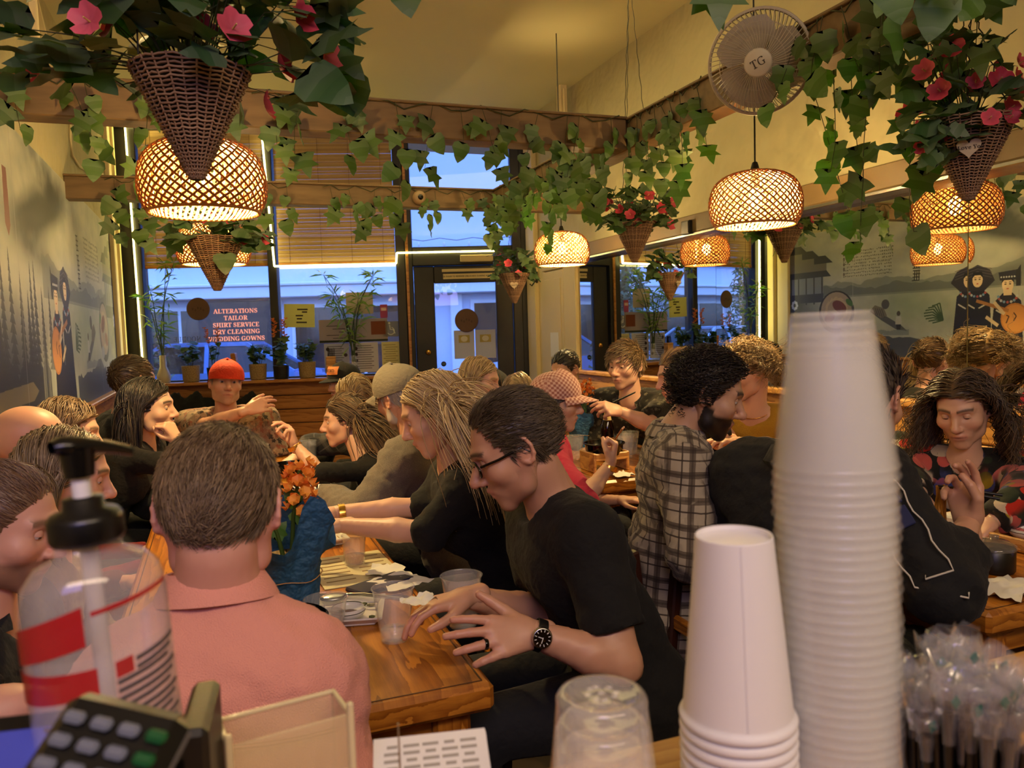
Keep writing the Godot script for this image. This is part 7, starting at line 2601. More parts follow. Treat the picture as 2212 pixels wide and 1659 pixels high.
func napkin(label: String, at: Vector3, w: float, l: float, turn: float, seed_: int, group := "crumpled paper napkins"):
	var t := thing("paper_napkin", label, "napkin", at, group, Basis(Vector3.UP, turn))
	var m := MB.new()
	var pts := PackedVector3Array()
	for r in 10:
		for k in 10:
			var x := (k / 9.0 - 0.5) * w
			var z := (r / 9.0 - 0.5) * l
			var y := 0.006 + 0.020 * absf(noise.get_noise_2d(x * 16.0 + seed_, z * 16.0)) + 0.014 * maxf(0.0, noise.get_noise_2d(x * 40.0, z * 40.0 + seed_))
			pts.append(Vector3(x + 0.01 * noise.get_noise_2d(z * 30.0, seed_), y, z + 0.012 * noise.get_noise_2d(x * 30.0, seed_ + 5)))
	m.grid(pts, 10, 10, false, true)
	put("sheet", m, M.paper, t)

func sticks(label: String, a: Vector3, b: Vector3, gap: Vector3, material: Material, group := "chopsticks"):
	var t := thing("chopsticks", label, "chopsticks", a, group)
	for s in [0.0, 1.0]:
		var m := MB.new()
		m.tube(PackedVector3Array([gap * s, b - a + gap * s * 0.6]), 0.0038, 0.0022, 6)
		put("stick", m, material, t)

func wrapped_flower(label: String, at: Vector3, scale: float, stalks: Array, seed_: int):
	rng.seed = seed_
	var t := thing("wrapped_flower_pot", label, "flower pot", at, "orange flowers in blue tissue")
	var m := MB.new()
	var pts := PackedVector3Array()
	for r in 12:
		for k in 40:
			var u := r / 11.0
			var an := TAU * k / 40.0
			var rad := (0.050 + 0.016 * u + (0.022 * (u - 0.6) / 0.4 if u > 0.6 else 0.0)) * (1.0 + 0.10 * noise.get_noise_2d(cos(an) * 3.0 + seed_, sin(an) * 3.0 + u * 4.0) + (0.18 * u * sin(an * 5.0 + seed_) if u > 0.55 else 0.0))
			if absf(u - 0.45) < 0.06:
				rad *= 0.95
			var y := 0.185 * u + (0.045 * sin(an * 3.0 + 1.0 + seed_) + 0.02 * sin(an * 7.0)) * maxf(0.0, u - 0.6) / 0.4
			pts.append(Vector3(rad * cos(an), y, rad * sin(an)) * scale)
	m.grid(pts, 12, 40, true, false)
	put("tissue_wrap", m, M.blue_wrap, t)
	m = MB.new()
	m.lathe(PackedVector2Array([Vector2(0, 0.002), Vector2(0.044, 0.002), Vector2(0.05, 0.12), Vector2(0, 0.115)]), 20, Transform3D(Basis.IDENTITY.scaled(Vector3.ONE * scale), Vector3.ZERO))
	put("pot", m, M.terracotta, t)
	m = MB.new()
	var ring := PackedVector3Array()
	for k in 33:
		ring.append(Vector3(0.062 * cos(TAU * k / 32), 0.083 + 0.003 * sin(k * 0.9), 0.062 * sin(TAU * k / 32)) * scale)
	m.tube(ring, 0.0012, -1, 4, false)
	put("string", m, M.pale_wood, t)
	for s in stalks:
		m = MB.new()
		var top: Vector3 = s[0] * scale
		var base := Vector3(top.x * 0.2, 0.11 * scale, top.z * 0.2)
		m.tube(PackedVector3Array([base, base.lerp(top, 0.5) + Vector3(-top.x * 0.15, 0, 0), top]), 0.0048 * scale, 0.003 * scale, 7)
		put("stalk", m, mat(Color(0.24, 0.32, 0.07), 0.5), t)
		for k in 2:
			hang_leaf(t, leaf_meshes[k], base.lerp(top, 0.45 + 0.2 * k), Vector3(0.7 - 1.4 * k, 0.9, 0.2), Vector3(0, 0.3, 1), 0.035 * scale)
		for k in int(s[1]):
			var f: float = float(k) / s[1]
			var an := k * 2.4
			var p: Vector3 = top + Vector3(cos(an) * 0.013, 0.004 - 0.085 * f, sin(an) * 0.017) * scale
			var d := Vector3(cos(an), 0.45 + 0.5 * (1.0 - f), sin(an)).normalized()
			m = MB.new()
			m.col = Color(0.74, 0.22, 0.02).lerp(Color(0.88, 0.40, 0.05), rng.randf())
			var side := d.cross(Vector3.UP).normalized()
			var oth := d.cross(side)
			for j in 6:
				var a2 := TAU * j / 6.0
				var w := (side * cos(a2) + oth * sin(a2))
				var sd := d.cross(w).normalized() * 0.0062 * scale
				var q0 := p + d * 0.006 * scale
				var q1 := p + (d * 0.011 + w * 0.011) * scale
				var q2 := p + (d * 0.022 + w * 0.010) * scale
				m.quad(q0 - sd * 0.3, q0 + sd * 0.3, q1 + sd, q1 - sd)
				m.tri(q1 - sd, q1 + sd, q2)
			put("blossom", m, M.petal, t)

func plate(label: String, at: Vector3, w: float, turn: float, group := ""):
	var t := thing("square_plate", label, "plate", at, group, Basis(Vector3.UP, turn))
	var m := MB.new()
	m.box(Vector3(0, 0.005, 0), Vector3(w * 0.8, 0.008, w * 0.8), 0.003)
	for k in 4:
		var B := Basis(Vector3.UP, k * PI / 2)
		m.quad(B * Vector3(-w * 0.4, 0.006, w * 0.4), B * Vector3(w * 0.4, 0.006, w * 0.4), B * Vector3(w * 0.5, 0.020, w * 0.5), B * Vector3(-w * 0.5, 0.020, w * 0.5))
		m.quad(B * Vector3(-w * 0.5, 0.024, w * 0.5), B * Vector3(w * 0.5, 0.024, w * 0.5), B * Vector3(w * 0.4, 0.010, w * 0.4), B * Vector3(-w * 0.4, 0.010, w * 0.4))
		m.quad(B * Vector3(-w * 0.5, 0.020, w * 0.5), B * Vector3(w * 0.5, 0.020, w * 0.5), B * Vector3(w * 0.5, 0.024, w * 0.5), B * Vector3(-w * 0.5, 0.024, w * 0.5))
	put("dish", m, mat(Color(0.84, 0.83, 0.82), 0.15), t)
	return t

func bottle(label: String, at: Vector3, glass: Color, tilt: float):
	var t := thing("beer_bottle", label, "bottle", at)
	t.rotation.z = tilt
	var m := MB.new()
	m.lathe(PackedVector2Array([Vector2(0, 0), Vector2(0.031, 0), Vector2(0.034, 0.006), Vector2(0.034, 0.15), Vector2(0.031, 0.175), Vector2(0.018, 0.215), Vector2(0.0135, 0.24), Vector2(0.013, 0.285), Vector2(0.0145, 0.287), Vector2(0.0145, 0.297), Vector2(0.0, 0.298)]), 26)
	var gm := mat(glass, 0.06)
	put("glass", m, gm, t)
	m = MB.new()
	m.lathe(PackedVector2Array([Vector2(0.0345, 0.03), Vector2(0.0346, 0.12)]), 26)
	put("label", m, mat(Color(0.70, 0.52, 0.28), 0.6), t)
	m = MB.new()
	m.lathe(PackedVector2Array([Vector2(0.0215, 0.205), Vector2(0.0155, 0.235), Vector2(0.0142, 0.255)]), 20)
	put("neck_label", m, mat(Color(0.80, 0.70, 0.5), 0.6), t)
	m = MB.new()
	for k in 10:
		m.box(Vector3(0.004 * sin(k * 4.0) - 0.004, 0.045 + 0.007 * k, 0.0352), Vector3(0.012 * (0.4 + 0.6 * absf(sin(k * 2.0))), 0.003, 0.0006), 0, Basis(Vector3.BACK, sin(k * 3.0)))
	put("print", m, M.black, t)

func build_table_things():
	var T := 0.7505
	# --- the long table at left
	cup("plastic_cup", "clear plastic cup alone on the near table top, frosted at its base", Vector3(0.332, 0.751, -1.655), 0.030, 0.045, 0.118, M.plastic_cup, "clear plastic cups on the tables", Color(0.92, 0.92, 0.92, 0.2), 0.22)
	cup("plastic_cup", "clear plastic cup of ice beside the black stone bowl", Vector3(0.199, 0.751, -1.748), 0.033, 0.047, 0.085, M.plastic_cup, "clear plastic cups on the tables", Color(0.9, 0.9, 0.92, 0.18), 0.6)
	cup("plastic_cup", "clear plastic cup held by the man in black tee", Vector3(0.492, 0.751, -1.67), 0.031, 0.046, 0.118, M.plastic_cup, "clear plastic cups on the tables", Color(0.9, 0.9, 0.92, 0.1), 0.4)
	var bb := thing("wooden_trivet", "small wooden trivet board under the black stone bowl", "board", Vector3(0.11, T, -1.66))
	var m := MB.new()
	var poly := PackedVector2Array()
	for k in 8:
		poly.append(Vector2(0.125 * cos(TAU * (k + 0.5) / 8), 0.095 * sin(TAU * (k + 0.5) / 8)))
	m.slab(poly, 0.022, Transform3D(Basis(Vector3.RIGHT, -PI / 2), Vector3.ZERO))
	put("board", m, M.pale_wood, bb)
	bowl("stone_bowl", "shiny black stone bowl on wooden trivet by pink shirted man", Vector3(0.105, T + 0.022, -1.66), 0.088, 0.062, M.gloss_black, "bowl", "black stone bowls")
	plate("white square plate with sauce dish and scraps", Vector3(0.262, T, -1.84), 0.165, -0.25)
	bowl("sauce_dish", "small white sauce dish on the square plate", Vector3(0.255, T + 0.010, -1.805), 0.04, 0.02, mat(Color(0.85, 0.84, 0.82), 0.15), "dish")
	m = MB.new()
	m.lathe(PackedVector2Array([Vector2(0, 0.012), Vector2(0.03, 0.0125), Vector2(0, 0.0126)]), 20)
	put("sauce", m, mat(Color(0.30, 0.13, 0.04), 0.15), get_node("sauce_dish"))
	for k in 9:
		m = MB.new()
		m.ball(Vector3.ZERO, Vector3(0.006 + 0.004 * rng.randf(), 0.004, 0.005 + 0.004 * rng.randf()), 7)
		var o := put("food_scrap", m, mat(Color(0.25, 0.28, 0.12).lerp(Color(0.65, 0.6, 0.5), rng.randf()), 0.6), get_node("square_plate"))
		o.position = Vector3(-0.05 + 0.11 * rng.randf(), 0.013, -0.055 + 0.03 * rng.randf() + (0.08 if k > 6 else 0.0))
	var sp := thing("soup_spoon", "steel soup spoon lying across the square plate", "spoon", Vector3(0.235, T + 0.034, -1.90))
	m = MB.new()
	m.ball(Vector3(0, 0, 0), Vector3(0.033, 0.008, 0.024), 14)
	put("bowl", m, M.steel, sp)
	m = MB.new()
	m.tube(PackedVector3Array([Vector3(0.03, 0.002, 0), Vector3(0.07, 0.006, 0.03), Vector3(0.15, -0.004, 0.075)]), 0.004, 0.005, 6)
	put("handle", m, M.steel, sp)
	sticks("black chopsticks resting beyond the square plate", Vector3(0.19, T + 0.02, -1.985), Vector3(0.42, T + 0.008, -1.90), Vector3(0.0, 0, 0.014), M.black)
	var ph := thing("phone_case", "dark blue folded phone case on the table behind the cup", "phone case", Vector3(0.375, T, -2.03), "", Basis(Vector3.UP, 0.5))
	m = MB.new()
	m.box(Vector3(0, 0.007, 0), Vector3(0.17, 0.013, 0.085), 0.004)
	put("cover", m, mat(Color(0.05, 0.07, 0.22), 0.4), ph)
	var mn := thing("paper_menu", "printed paper menu lying on the table past the blue wrap", "menu", Vector3(0.335, T, -2.22), "", Basis(Vector3.UP, 0.06))
	m = MB.new()
	m.box(Vector3(0, 0.0015, 0), Vector3(0.22, 0.002, 0.30))
	put("paper", m, mat(Color(0.80, 0.76, 0.60), 0.5), mn)
	for k in 14:
		m = MB.new()
		m.box(Vector3(-0.055 + 0.11 * (k % 2), 0.0028, -0.12 + 0.018 * k), Vector3(0.08, 0.0005, 0.008))
		put("print", m, mat(Color(0.55, 0.45, 0.30), 0.6), mn)
	cup("glass_tumbler", "whisky glass of amber drink standing on the paper menu", Vector3(0.345, T + 0.004, -2.26), 0.030, 0.034, 0.085, M.tumbler, "", Color(0.75, 0.45, 0.08, 0.5), 0.3)
	napkin("crumpled white napkin at the table edge by the black tee man's hand", Vector3(0.425, T, -2.02), 0.13, 0.12, 0.5, 3)
	napkin("second crumpled napkin nearer the blonde woman in black", Vector3(0.41, T, -2.13), 0.09, 0.10, 1.1, 14)
	wrapped_flower("blue tissue wrapped pot of orange flower stalks in front of the pink shirted man", Vector3(0.135, T, -1.90), 1.25, [[Vector3(0.026, 0.285, 0.02), 20], [Vector3(-0.04, 0.22, 0.0), 2]], 4)
	bowl("patterned_bowl", "black and white patterned noodle bowl on the left table", Vector3(0.30, T, -3.16), 0.105, 0.075, mat(Color(0.03, 0.03, 0.035), 0.3))
	m = MB.new()
	for k in 26:
		var a := TAU * k / 26.0
		m.box(Vector3(0.082 * cos(a), 0.056, 0.082 * sin(a)), Vector3(0.032, 0.002, 0.009), 0, Basis(Vector3.UP, -a + 0.6) * Basis(Vector3.BACK, 0.6))
	stuff(put("pattern", m, M.white, get_node("patterned_bowl")))
	sticks("pale chopsticks by the blonde woman's hands", Vector3(0.22, T + 0.006, -2.62), Vector3(0.42, T + 0.006, -2.55), Vector3(0, 0, 0.014), M.pale_wood)
	plate("white square plate before the blonde woman in black", Vector3(0.28, T, -2.55), 0.16, 0.1)
	cup("glass_tumbler", "tall water glass left of the patterned bowl", Vector3(0.165, T, -3.35), 0.032, 0.038, 0.13, M.tumbler, "drinking glasses on the left table", Color(0.9, 0.9, 0.92, 0.2), 0.6)
	cup("glass_tumbler", "water glass further back along the left table", Vector3(0.17, T, -3.72), 0.032, 0.038, 0.14, M.tumbler, "drinking glasses on the left table", Color(0.9, 0.9, 0.92, 0.2), 0.5)
	cup("glass_tumbler", "glass mug with white rim before the orange capped man", Vector3(0.185, T, -4.12), 0.036, 0.04, 0.13, M.tumbler, "drinking glasses on the left table", Color(0.88, 0.88, 0.9, 0.3), 0.9)
	cup("glass_tumbler", "dark drink in a straight glass before the plaid jacketed woman", Vector3(0.42, T, -4.08), 0.034, 0.037, 0.135, M.tumbler, "drinking glasses on the left table", Color(0.12, 0.05, 0.02, 0.9), 0.8)
	cup("paper_cup", "white paper cup far along the left table", Vector3(0.11, T, -4.35), 0.03, 0.042, 0.11, M.white, "")
	bowl("stone_bowl", "black bowl by the seated couple on the left table", Vector3(0.30, T, -3.85), 0.08, 0.06, M.gloss_black, "bowl", "black stone bowls")
	# --- the table before the mirror
	bottle("brown beer bottle with tan label on the table before the mirror", Vector3(1.80, T, -3.46), Color(0.10, 0.035, 0.012), -0.02)
	bottle("green bottle with gold neck beyond the checked shirt man", Vector3(2.12, T, -3.80), Color(0.03, 0.06, 0.02), 0.0)
	wrapped_flower("blue tissue wrapped pot of orange flowers behind the beer bottle", Vector3(1.84, T, -3.86), 1.0, [[Vector3(-0.04, 0.36, 0.0), 16], [Vector3(0.04, 0.37, 0.02), 16], [Vector3(0.0, 0.33, -0.03), 12], [Vector3(0.07, 0.32, 0.0), 10]], 8)
	for q in [[Vector3(1.69, T, -3.60), "clear plastic cup left of the brown bottle"], [Vector3(1.93, T, -3.50), "clear plastic cup right of the brown bottle"], [Vector3(2.0, T, -3.58), "clear plastic cup by the black flower print shirt man"]]:
		cup("plastic_cup", q[1], q[0], 0.031, 0.046, 0.118, M.plastic_cup, "clear plastic cups on the tables")
	noodle_stand("black noodle bowl in wooden stand before the pink checked cap", Vector3(1.68, T, -3.26))
	noodle_stand("black noodle bowl in wooden stand before the yellow tank top", Vector3(2.08, T, -3.14))
	napkin("white napkin at the near corner of the mirror table", Vector3(1.66, T, -3.05), 0.11, 0.10, 0.3, 33)
	napkin("white napkin before the yellow tank top", Vector3(2.02, T, -3.02), 0.13, 0.10, -0.3, 41)
	# --- the table at right
	noodle_stand("black bowl in wooden tray stand before the curly haired woman", Vector3(2.16, T, -2.22))
	bowl("stone_bowl", "black soup bowl right under the noodles on the right table", Vector3(2.0, T, -1.86), 0.10, 0.07, M.gloss_black, "bowl", "black stone bowls")
	var tray := thing("wooden_tray", "wooden tray of small dishes on the right table", "tray", Vector3(2.2, T, -1.66), "", Basis(Vector3.UP, 0.05))
	m = MB.new()
	m.box(Vector3(0, 0.006, 0), Vector3(0.26, 0.01, 0.36), 0.002)
	put("base", m, M.oak_x, tray)
	for s in [[Vector3(-0.125, 0.022, 0), Vector3(0.012, 0.034, 0.36)], [Vector3(0.125, 0.022, 0), Vector3(0.012, 0.034, 0.36)], [Vector3(0, 0.022, -0.175), Vector3(0.26, 0.034, 0.012)], [Vector3(0, 0.022, 0.175), Vector3(0.26, 0.034, 0.012)], [Vector3(0, 0.022, 0.02), Vector3(0.24, 0.03, 0.008)]]:
		m = MB.new()
		m.box(s[0], s[1], 0.003)
		put("side", m, M.pale_wood, tray)
	for q in [[Vector3(2.14, T + 0.012, -1.74), "small white dish of pale garnish in the wooden tray", Color(0.75, 0.6, 0.45)], [Vector3(2.25, T + 0.012, -1.76), "small white dish of greens in the wooden tray", Color(0.25, 0.35, 0.1)], [Vector3(2.19, T + 0.012, -1.58), "small white dish of pink slices in the wooden tray", Color(0.75, 0.4, 0.38)]]:
		var d := bowl("garnish_dish", q[1], q[0], 0.046, 0.022, mat(Color(0.84, 0.82, 0.78), 0.2), "dish", "garnish dishes in the tray")
		for k in 7:
			m = MB.new()
			m.ball(Vector3.ZERO, Vector3(0.012, 0.006, 0.009), 7)
			put("garnish", m, mat(q[2], 0.6), d).position = Vector3(0.02 * cos(k * 1.9), 0.018 + 0.004 * (k % 3), 0.02 * sin(k * 1.9))
	var jar := thing("sugar_jar", "squat glass jar with steel lid on the right table", "jar", Vector3(1.98, T, -1.70))
	m = MB.new()
	m.lathe(PackedVector2Array([Vector2(0, 0), Vector2(0.036, 0), Vector2(0.04, 0.01), Vector2(0.04, 0.05), Vector2(0, 0.05)]), 22)
	put("body", m, mat(Color(0.5, 0.48, 0.44), 0.1, 0.6), jar)
	m = MB.new()
	m.lathe(PackedVector2Array([Vector2(0.042, 0.05), Vector2(0.042, 0.058), Vector2(0.02, 0.066), Vector2(0.006, 0.068), Vector2(0.008, 0.08), Vector2(0, 0.082)]), 22)
	put("lid", m, M.steel, jar)
	var pot := thing("sauce_pot", "dark lidded sauce pot at the corner of the right table", "pot", Vector3(1.875, T, -1.44))
	m = MB.new()
	m.lathe(PackedVector2Array([Vector2(0, 0), Vector2(0.046, 0), Vector2(0.05, 0.006), Vector2(0.05, 0.062), Vector2(0, 0.062)]), 26)
	put("body", m, mat(Color(0.07, 0.055, 0.045), 0.35), pot)
	m = MB.new()
	m.lathe(PackedVector2Array([Vector2(0.052, 0.060), Vector2(0.052, 0.068), Vector2(0.035, 0.080), Vector2(0.01, 0.084), Vector2(0.011, 0.094), Vector2(0.0, 0.096)]), 26)
	put("lid", m, pane(0.45, Color(0.5, 0.48, 0.45), 0.1), pot)
	var bx := thing("straw_box", "clear plastic tub with wooden lid beside the dark sauce pot", "container", Vector3(1.745, T, -1.44), "", Basis(Vector3.UP, 0.15))
	m = MB.new()
	m.box(Vector3(0, 0.045, 0), Vector3(0.075, 0.088, 0.07), 0.012)
	put("tub", m, pane(0.35, Color(0.8, 0.62, 0.4), 0.1), bx)
	m = MB.new()
	m.box(Vector3(0, 0.096, 0), Vector3(0.082, 0.016, 0.077), 0.005)
	put("lid", m, M.pale_wood, bx)
	var sd := thing("napkin_box", "plain white upright napkin box behind the clear tub", "box", Vector3(1.93, T, -1.60))
	m = MB.new()
	m.box(Vector3(0, 0.055, 0), Vector3(0.075, 0.11, 0.06), 0.005)
	put("box", m, M.paper, sd)
	napkin("open white napkin at the front corner of the right table", Vector3(1.76, T, -1.315), 0.17, 0.10, 0.35, 52)

func noodle_stand(label: String, at: Vector3):
	var t := thing("noodle_bowl", label, "bowl", at, "noodle bowls in wooden stands")
	var m := MB.new()
	for s in [[Vector3(-0.085, 0.045, 0), Vector3(0.016, 0.09, 0.15)], [Vector3(0.085, 0.045, 0), Vector3(0.016, 0.09, 0.15)]]:
		m = MB.new()
		m.box(s[0], s[1], 0.004)
		put("stand_side", m, M.pale_wood, t)
	m = MB.new()
	m.box(Vector3(0, 0.07, 0.07), Vector3(0.17, 0.035, 0.014), 0.004)
	put("stand_front", m, M.pale_wood, t)
	m = MB.new()
	m.lathe(PackedVector2Array([Vector2(0, 0.05), Vector2(0.06, 0.05), Vector2(0.085, 0.075), Vector2(0.09, 0.12), Vector2(0.098, 0.122), Vector2(0.098, 0.128), Vector2(0.088, 0.128), Vector2(0.08, 0.085), Vector2(0, 0.07)]), 30)
	put("bowl", m, M.gloss_black, t)
	m = MB.new()
	m.lathe(PackedVector2Array([Vector2(0, 0.105), Vector2(0.084, 0.104), Vector2(0, 0.1041)]), 24)
	put("broth", m, mat(Color(0.30, 0.17, 0.06), 0.15), t)

# ---------------------------------------------------------------- the counter in front of the camera
func build_counter():
	rng.seed = 77
	var TOP := 0.97
	var c := thing("service_counter", "service counter carrying cups, bottle and card reader", "counter", Vector3(0.3, 0, -0.42))
	var m := MB.new()
	m.box(Vector3(0, TOP - 0.02, 0), Vector3(2.0, 0.04, 0.60), 0.006)
	put("worktop", m, M.panel_wood, c)
	m = MB.new()
	m.box(Vector3(0, 0.465, 0), Vector3(1.94, 0.93, 0.5), 0.004)
	put("front", m, M.pine, c)
	# tall stack of clear cups, mouth down
	var clear := mat(Color(0.92, 0.92, 0.88, 0.20), 0.3)
	clear.clearcoat_enabled = true
	clear.clearcoat = 1.0
	clear.clearcoat_roughness = 0.12
	clear.transparency = BaseMaterial3D.TRANSPARENCY_ALPHA
	clear.metallic_specular = 0.8
	var rimless := MB.new()
	rimless.lathe(PackedVector2Array([Vector2(0.0486, 0), Vector2(0.0492, 0.0015), Vector2(0.0488, 0.003), Vector2(0.0478, 0.004), Vector2(0.0466, 0.016), Vector2(0.0456, 0.018), Vector2(0.0448, 0.030), Vector2(0.0315, 0.122), Vector2(0.0312, 0.1245), Vector2(0.0285, 0.1245), Vector2(0.0275, 0.121), Vector2(0, 0.121)]), 48)
	var cm := rimless.mesh()
	var lean := Basis(Vector3.BACK, 0.026) * Basis(Vector3.RIGHT, 0.0)
	var n := 41
	var first: Node3D
	for k in n:
		var cup_: Node3D
		if first == null:
			cup_ = thing("stacked_cup", "clear plastic cup nested upside down in the tall stack", "cup", Vector3.ZERO, "clear cups in the tall stack")
			put_mesh("wall", cm, clear, cup_)
			first = cup_
		else:
			cup_ = first.duplicate()
			add_child(cup_, true)
			cup_.name = "stacked_cup_%03d" % k
		var y := 0.0083 * k
		cup_.transform = Transform3D(lean * Basis(Vector3.UP, k * 1.7), Vector3(0.473, TOP, -0.497) + lean * Vector3(0.0008 * sin(k * 2.1), y, 0.0008 * cos(k * 1.3)))
		if k == n - 1:
			cup_.set_meta("label", "topmost clear plastic cup, upside down on the tall stack")
	# white paper cups, mouth down
	var pm := mat(Color(0.86, 0.85, 0.83), 0.55)
	m = MB.new()
	m.lathe(PackedVector2Array([Vector2(0.0435, 0.004), Vector2(0.0445, 0.0), Vector2(0.0462, 0.0005), Vector2(0.0468, 0.0035), Vector2(0.0455, 0.0065), Vector2(0.0435, 0.007), Vector2(0.0432, 0.010), Vector2(0.0302, 0.150), Vector2(0.0296, 0.1515), Vector2(0.0286, 0.150), Vector2(0.0285, 0.1462), Vector2(0, 0.1458)]), 56)
	cm = m.mesh()
	first = null
	n = 15
	for k in n:
		var cup_: Node3D
		if first == null:
			cup_ = thing("paper_cup", "white paper cup nested upside down in the short stack", "cup", Vector3.ZERO, "white paper cups in the short stack")
			put_mesh("wall", cm, pm, cup_)
			m = MB.new()
			m.box(Vector3(0.0, 0.08, 0.0371), Vector3(0.0012, 0.14, 0.0004), 0, Basis(Vector3.RIGHT, -0.093))
			put("seam", m, pm, cup_)
			first = cup_
		else:
			cup_ = first.duplicate()
			add_child(cup_, true)
			cup_.name = "paper_cup_%03d" % (k + 1)
		var B := Basis(Vector3.BACK, 0.012)
		cup_.transform = Transform3D(B * Basis(Vector3.UP, -0.45 if k == n - 1 else k * 2.2), Vector3(0.3815, TOP, -0.513) + B * Vector3(0, 0.0093 * k, 0))
		if k == n - 1:
			cup_.set_meta("label", "topmost white paper cup, upside down on the short stack")
	# upside down clear cups in front
	var cl2 := pane(0.16, Color(0.95, 0.93, 0.88), 0.05)
	m = MB.new()
	m.lathe(PackedVector2Array([Vector2(0.0465, 0), Vector2(0.0468, 0.004), Vector2(0.045, 0.006), Vector2(0.0352, 0.095), Vector2(0.0352, 0.100), Vector2(0.0325, 0.104), Vector2(0.0275, 0.1045), Vector2(0.0262, 0.101), Vector2(0.012, 0.100), Vector2(0.0, 0.102)]), 44)
	cm = m.mesh()
	for k in 4:
		var t := thing("dome_cup", ["clear ridged cup upside down at the bottom centre, topmost", "clear ridged cup second in the bottom centre stack", "clear ridged cup third in the bottom centre stack", "clear ridged cup lowest in the bottom centre stack"][k], "cup", Vector3(0.2625, TOP + 0.066 - 0.022 * k, -0.523), "clear cups stacked at the bottom centre")
		put_mesh("wall", cm, cl2, t)
		if k == 0:
			m = MB.new()
			for j in 9:
				m.ball(Vector3(0.011 * cos(j * 2.4) * (1.0 if j else 0.0), 0.1035, 0.011 * sin(j * 2.4)), Vector3(0.004, 0.0015, 0.003), 6)
			stuff(put("embossing", m, cl2, t))
	# wrapped straws in a dark tub
	var tub := thing("straw_tub", "dark tub holding the wrapped black straws", "tub", Vector3(0.548, TOP, -0.440))
	m = MB.new()
	m.lathe(PackedVector2Array([Vector2(0, 0), Vector2(0.05, 0), Vector2(0.054, 0.05), Vector2(0.056, 0.06), Vector2(0.052, 0.06), Vector2(0.048, 0.006), Vector2(0, 0.006)]), 28)
	put("tub", m, M.black, tub)
	var film := pane(0.07, Color(0.9, 0.9, 0.9), 0.05)
	var sm := mat(Color(0.035, 0.03, 0.03), 0.3)
	for k in 76:
		var r := 0.045 * sqrt((k + 0.5) / 76.0)
		var a := k * 2.39996
		var base := Vector3(0.548 + r * cos(a) * 0.92, TOP + 0.008, -0.440 + r * sin(a) * 0.92)
		var top := Vector3(0.548 + r * cos(a) * 1.12 + rng.randfn() * 0.003, TOP + 0.138 + rng.randf() * 0.034 + (0.0 if k > 30 else 0.012), -0.440 + r * sin(a) * 1.12 + rng.randfn() * 0.003)
		var t := thing("wrapped_straw", "black straw in a clear crinkled wrapper standing in the tub", "straw", base, "wrapped black straws")
		m = MB.new()
		m.tube(PackedVector3Array([Vector3.ZERO, (top - base) * 0.9]), 0.0037, -1, 7)
		put("straw", m, sm, t)
		m = MB.new()
		var d := (top - base)
		var pts := PackedVector3Array()
		for i in 10:
			for j in 7:
				var u := i / 9.0
				var an := TAU * j / 7.0
				var rad := 0.0046 + 0.0075 * smoothstep(0.1, 0.9, u) * (0.4 + rng.randf())
				pts.append(d * (0.74 + 0.32 * u) + Vector3(cos(an) * rad, rng.randfn() * 0.0045 * u, sin(an) * rad))
		m.grid(pts, 10, 7, true, true)
		var w := put("wrapper", m, film, t)
		if k % 4 == 0:
			m = MB.new()
			m.box(d * 0.97 + Vector3(0, 0, 0.007), Vector3(0.007, 0.008, 0.0006), 0, Basis(Vector3.BACK, rng.randf()))
			put("print", m, mat(Color(0.10, 0.36, 0.30), 0.5), w)
	# pump bottle on a black printer
	var pr := thing("receipt_printer", "black receipt printer under the pump bottle", "printer", Vector3(-0.078, TOP, -0.552), "", Basis(Vector3.UP, -0.1))
	m = MB.new()
	m.box(Vector3(0.0, 0.0875, 0), Vector3(0.085, 0.175, 0.09), 0.008)
	put("housing", m, mat(Color(0.028, 0.026, 0.026), 0.4), pr)
	m = MB.new()
	m.box(Vector3(0.053, 0.10, -0.02), Vector3(0.019, 0.20, 0.08), 0.004)
	put("lid", m, mat(Color(0.05, 0.045, 0.04), 0.4), pr)
	soap_bottle(Vector3(-0.073, TOP + 0.175, -0.540))
	# card reader and tablet
	var rd := thing("card_reader", "black card reader with green key at the lower left", "card reader", Vector3(-0.077, 1.194, -0.408), "", Basis(Vector3.UP, -0.10) * Basis(Vector3.RIGHT, 0.62) * Basis(Vector3.UP, -0.4))
	m = MB.new()
	m.box(Vector3(0, 0.0, 0), Vector3(0.066, 0.020, 0.12), 0.007)
	put("body", m, mat(Color(0.012, 0.014, 0.024), 0.3), rd)
	for k in 12:
		m = MB.new()
		var last := k >= 9
		m.box(Vector3(-0.021 + 0.0145 * (k % 4), 0.012, -0.042 + 0.012 * (k / 4)), Vector3(0.011, 0.004, 0.007), 0.002)
		put("key", m, mat(Color(0.03, 0.30, 0.13), 0.4) if k % 4 == 3 and k < 8 else mat(Color(0.40, 0.42, 0.46), 0.4), rd)
	m = MB.new()
	m.box(Vector3(0, -0.14, 0.0), Vector3(0.03, 0.28, 0.03), 0.004)
	put("stand", m, M.black, rd).basis = Basis(Vector3.RIGHT, -0.62)
	var tb := thing("tablet", "tablet with glowing violet screen at the lower left corner", "tablet", Vector3(-0.129, 1.175, -0.502), "", Basis(Vector3.UP, 0.2) * Basis(Vector3.RIGHT, 0.45) * Basis(Vector3.BACK, -0.22))
	m = MB.new()
	m.box(Vector3(0, 0, 0), Vector3(0.13, 0.008, 0.09), 0.003)
	put("case", m, mat(Color(0.05, 0.05, 0.06), 0.3), tb)
	m = MB.new()
	m.box(Vector3(0, 0.0045, 0.006), Vector3(0.118, 0.001, 0.072))
	put("screen", m, glow(Color(0.16, 0.17, 0.42), 1.0), tb)
	m = MB.new()
	m.box(Vector3(0, -0.12, 0), Vector3(0.05, 0.23, 0.05), 0.004)
	put("stand", m, M.black, tb).basis = Basis(Vector3.RIGHT, -0.45)
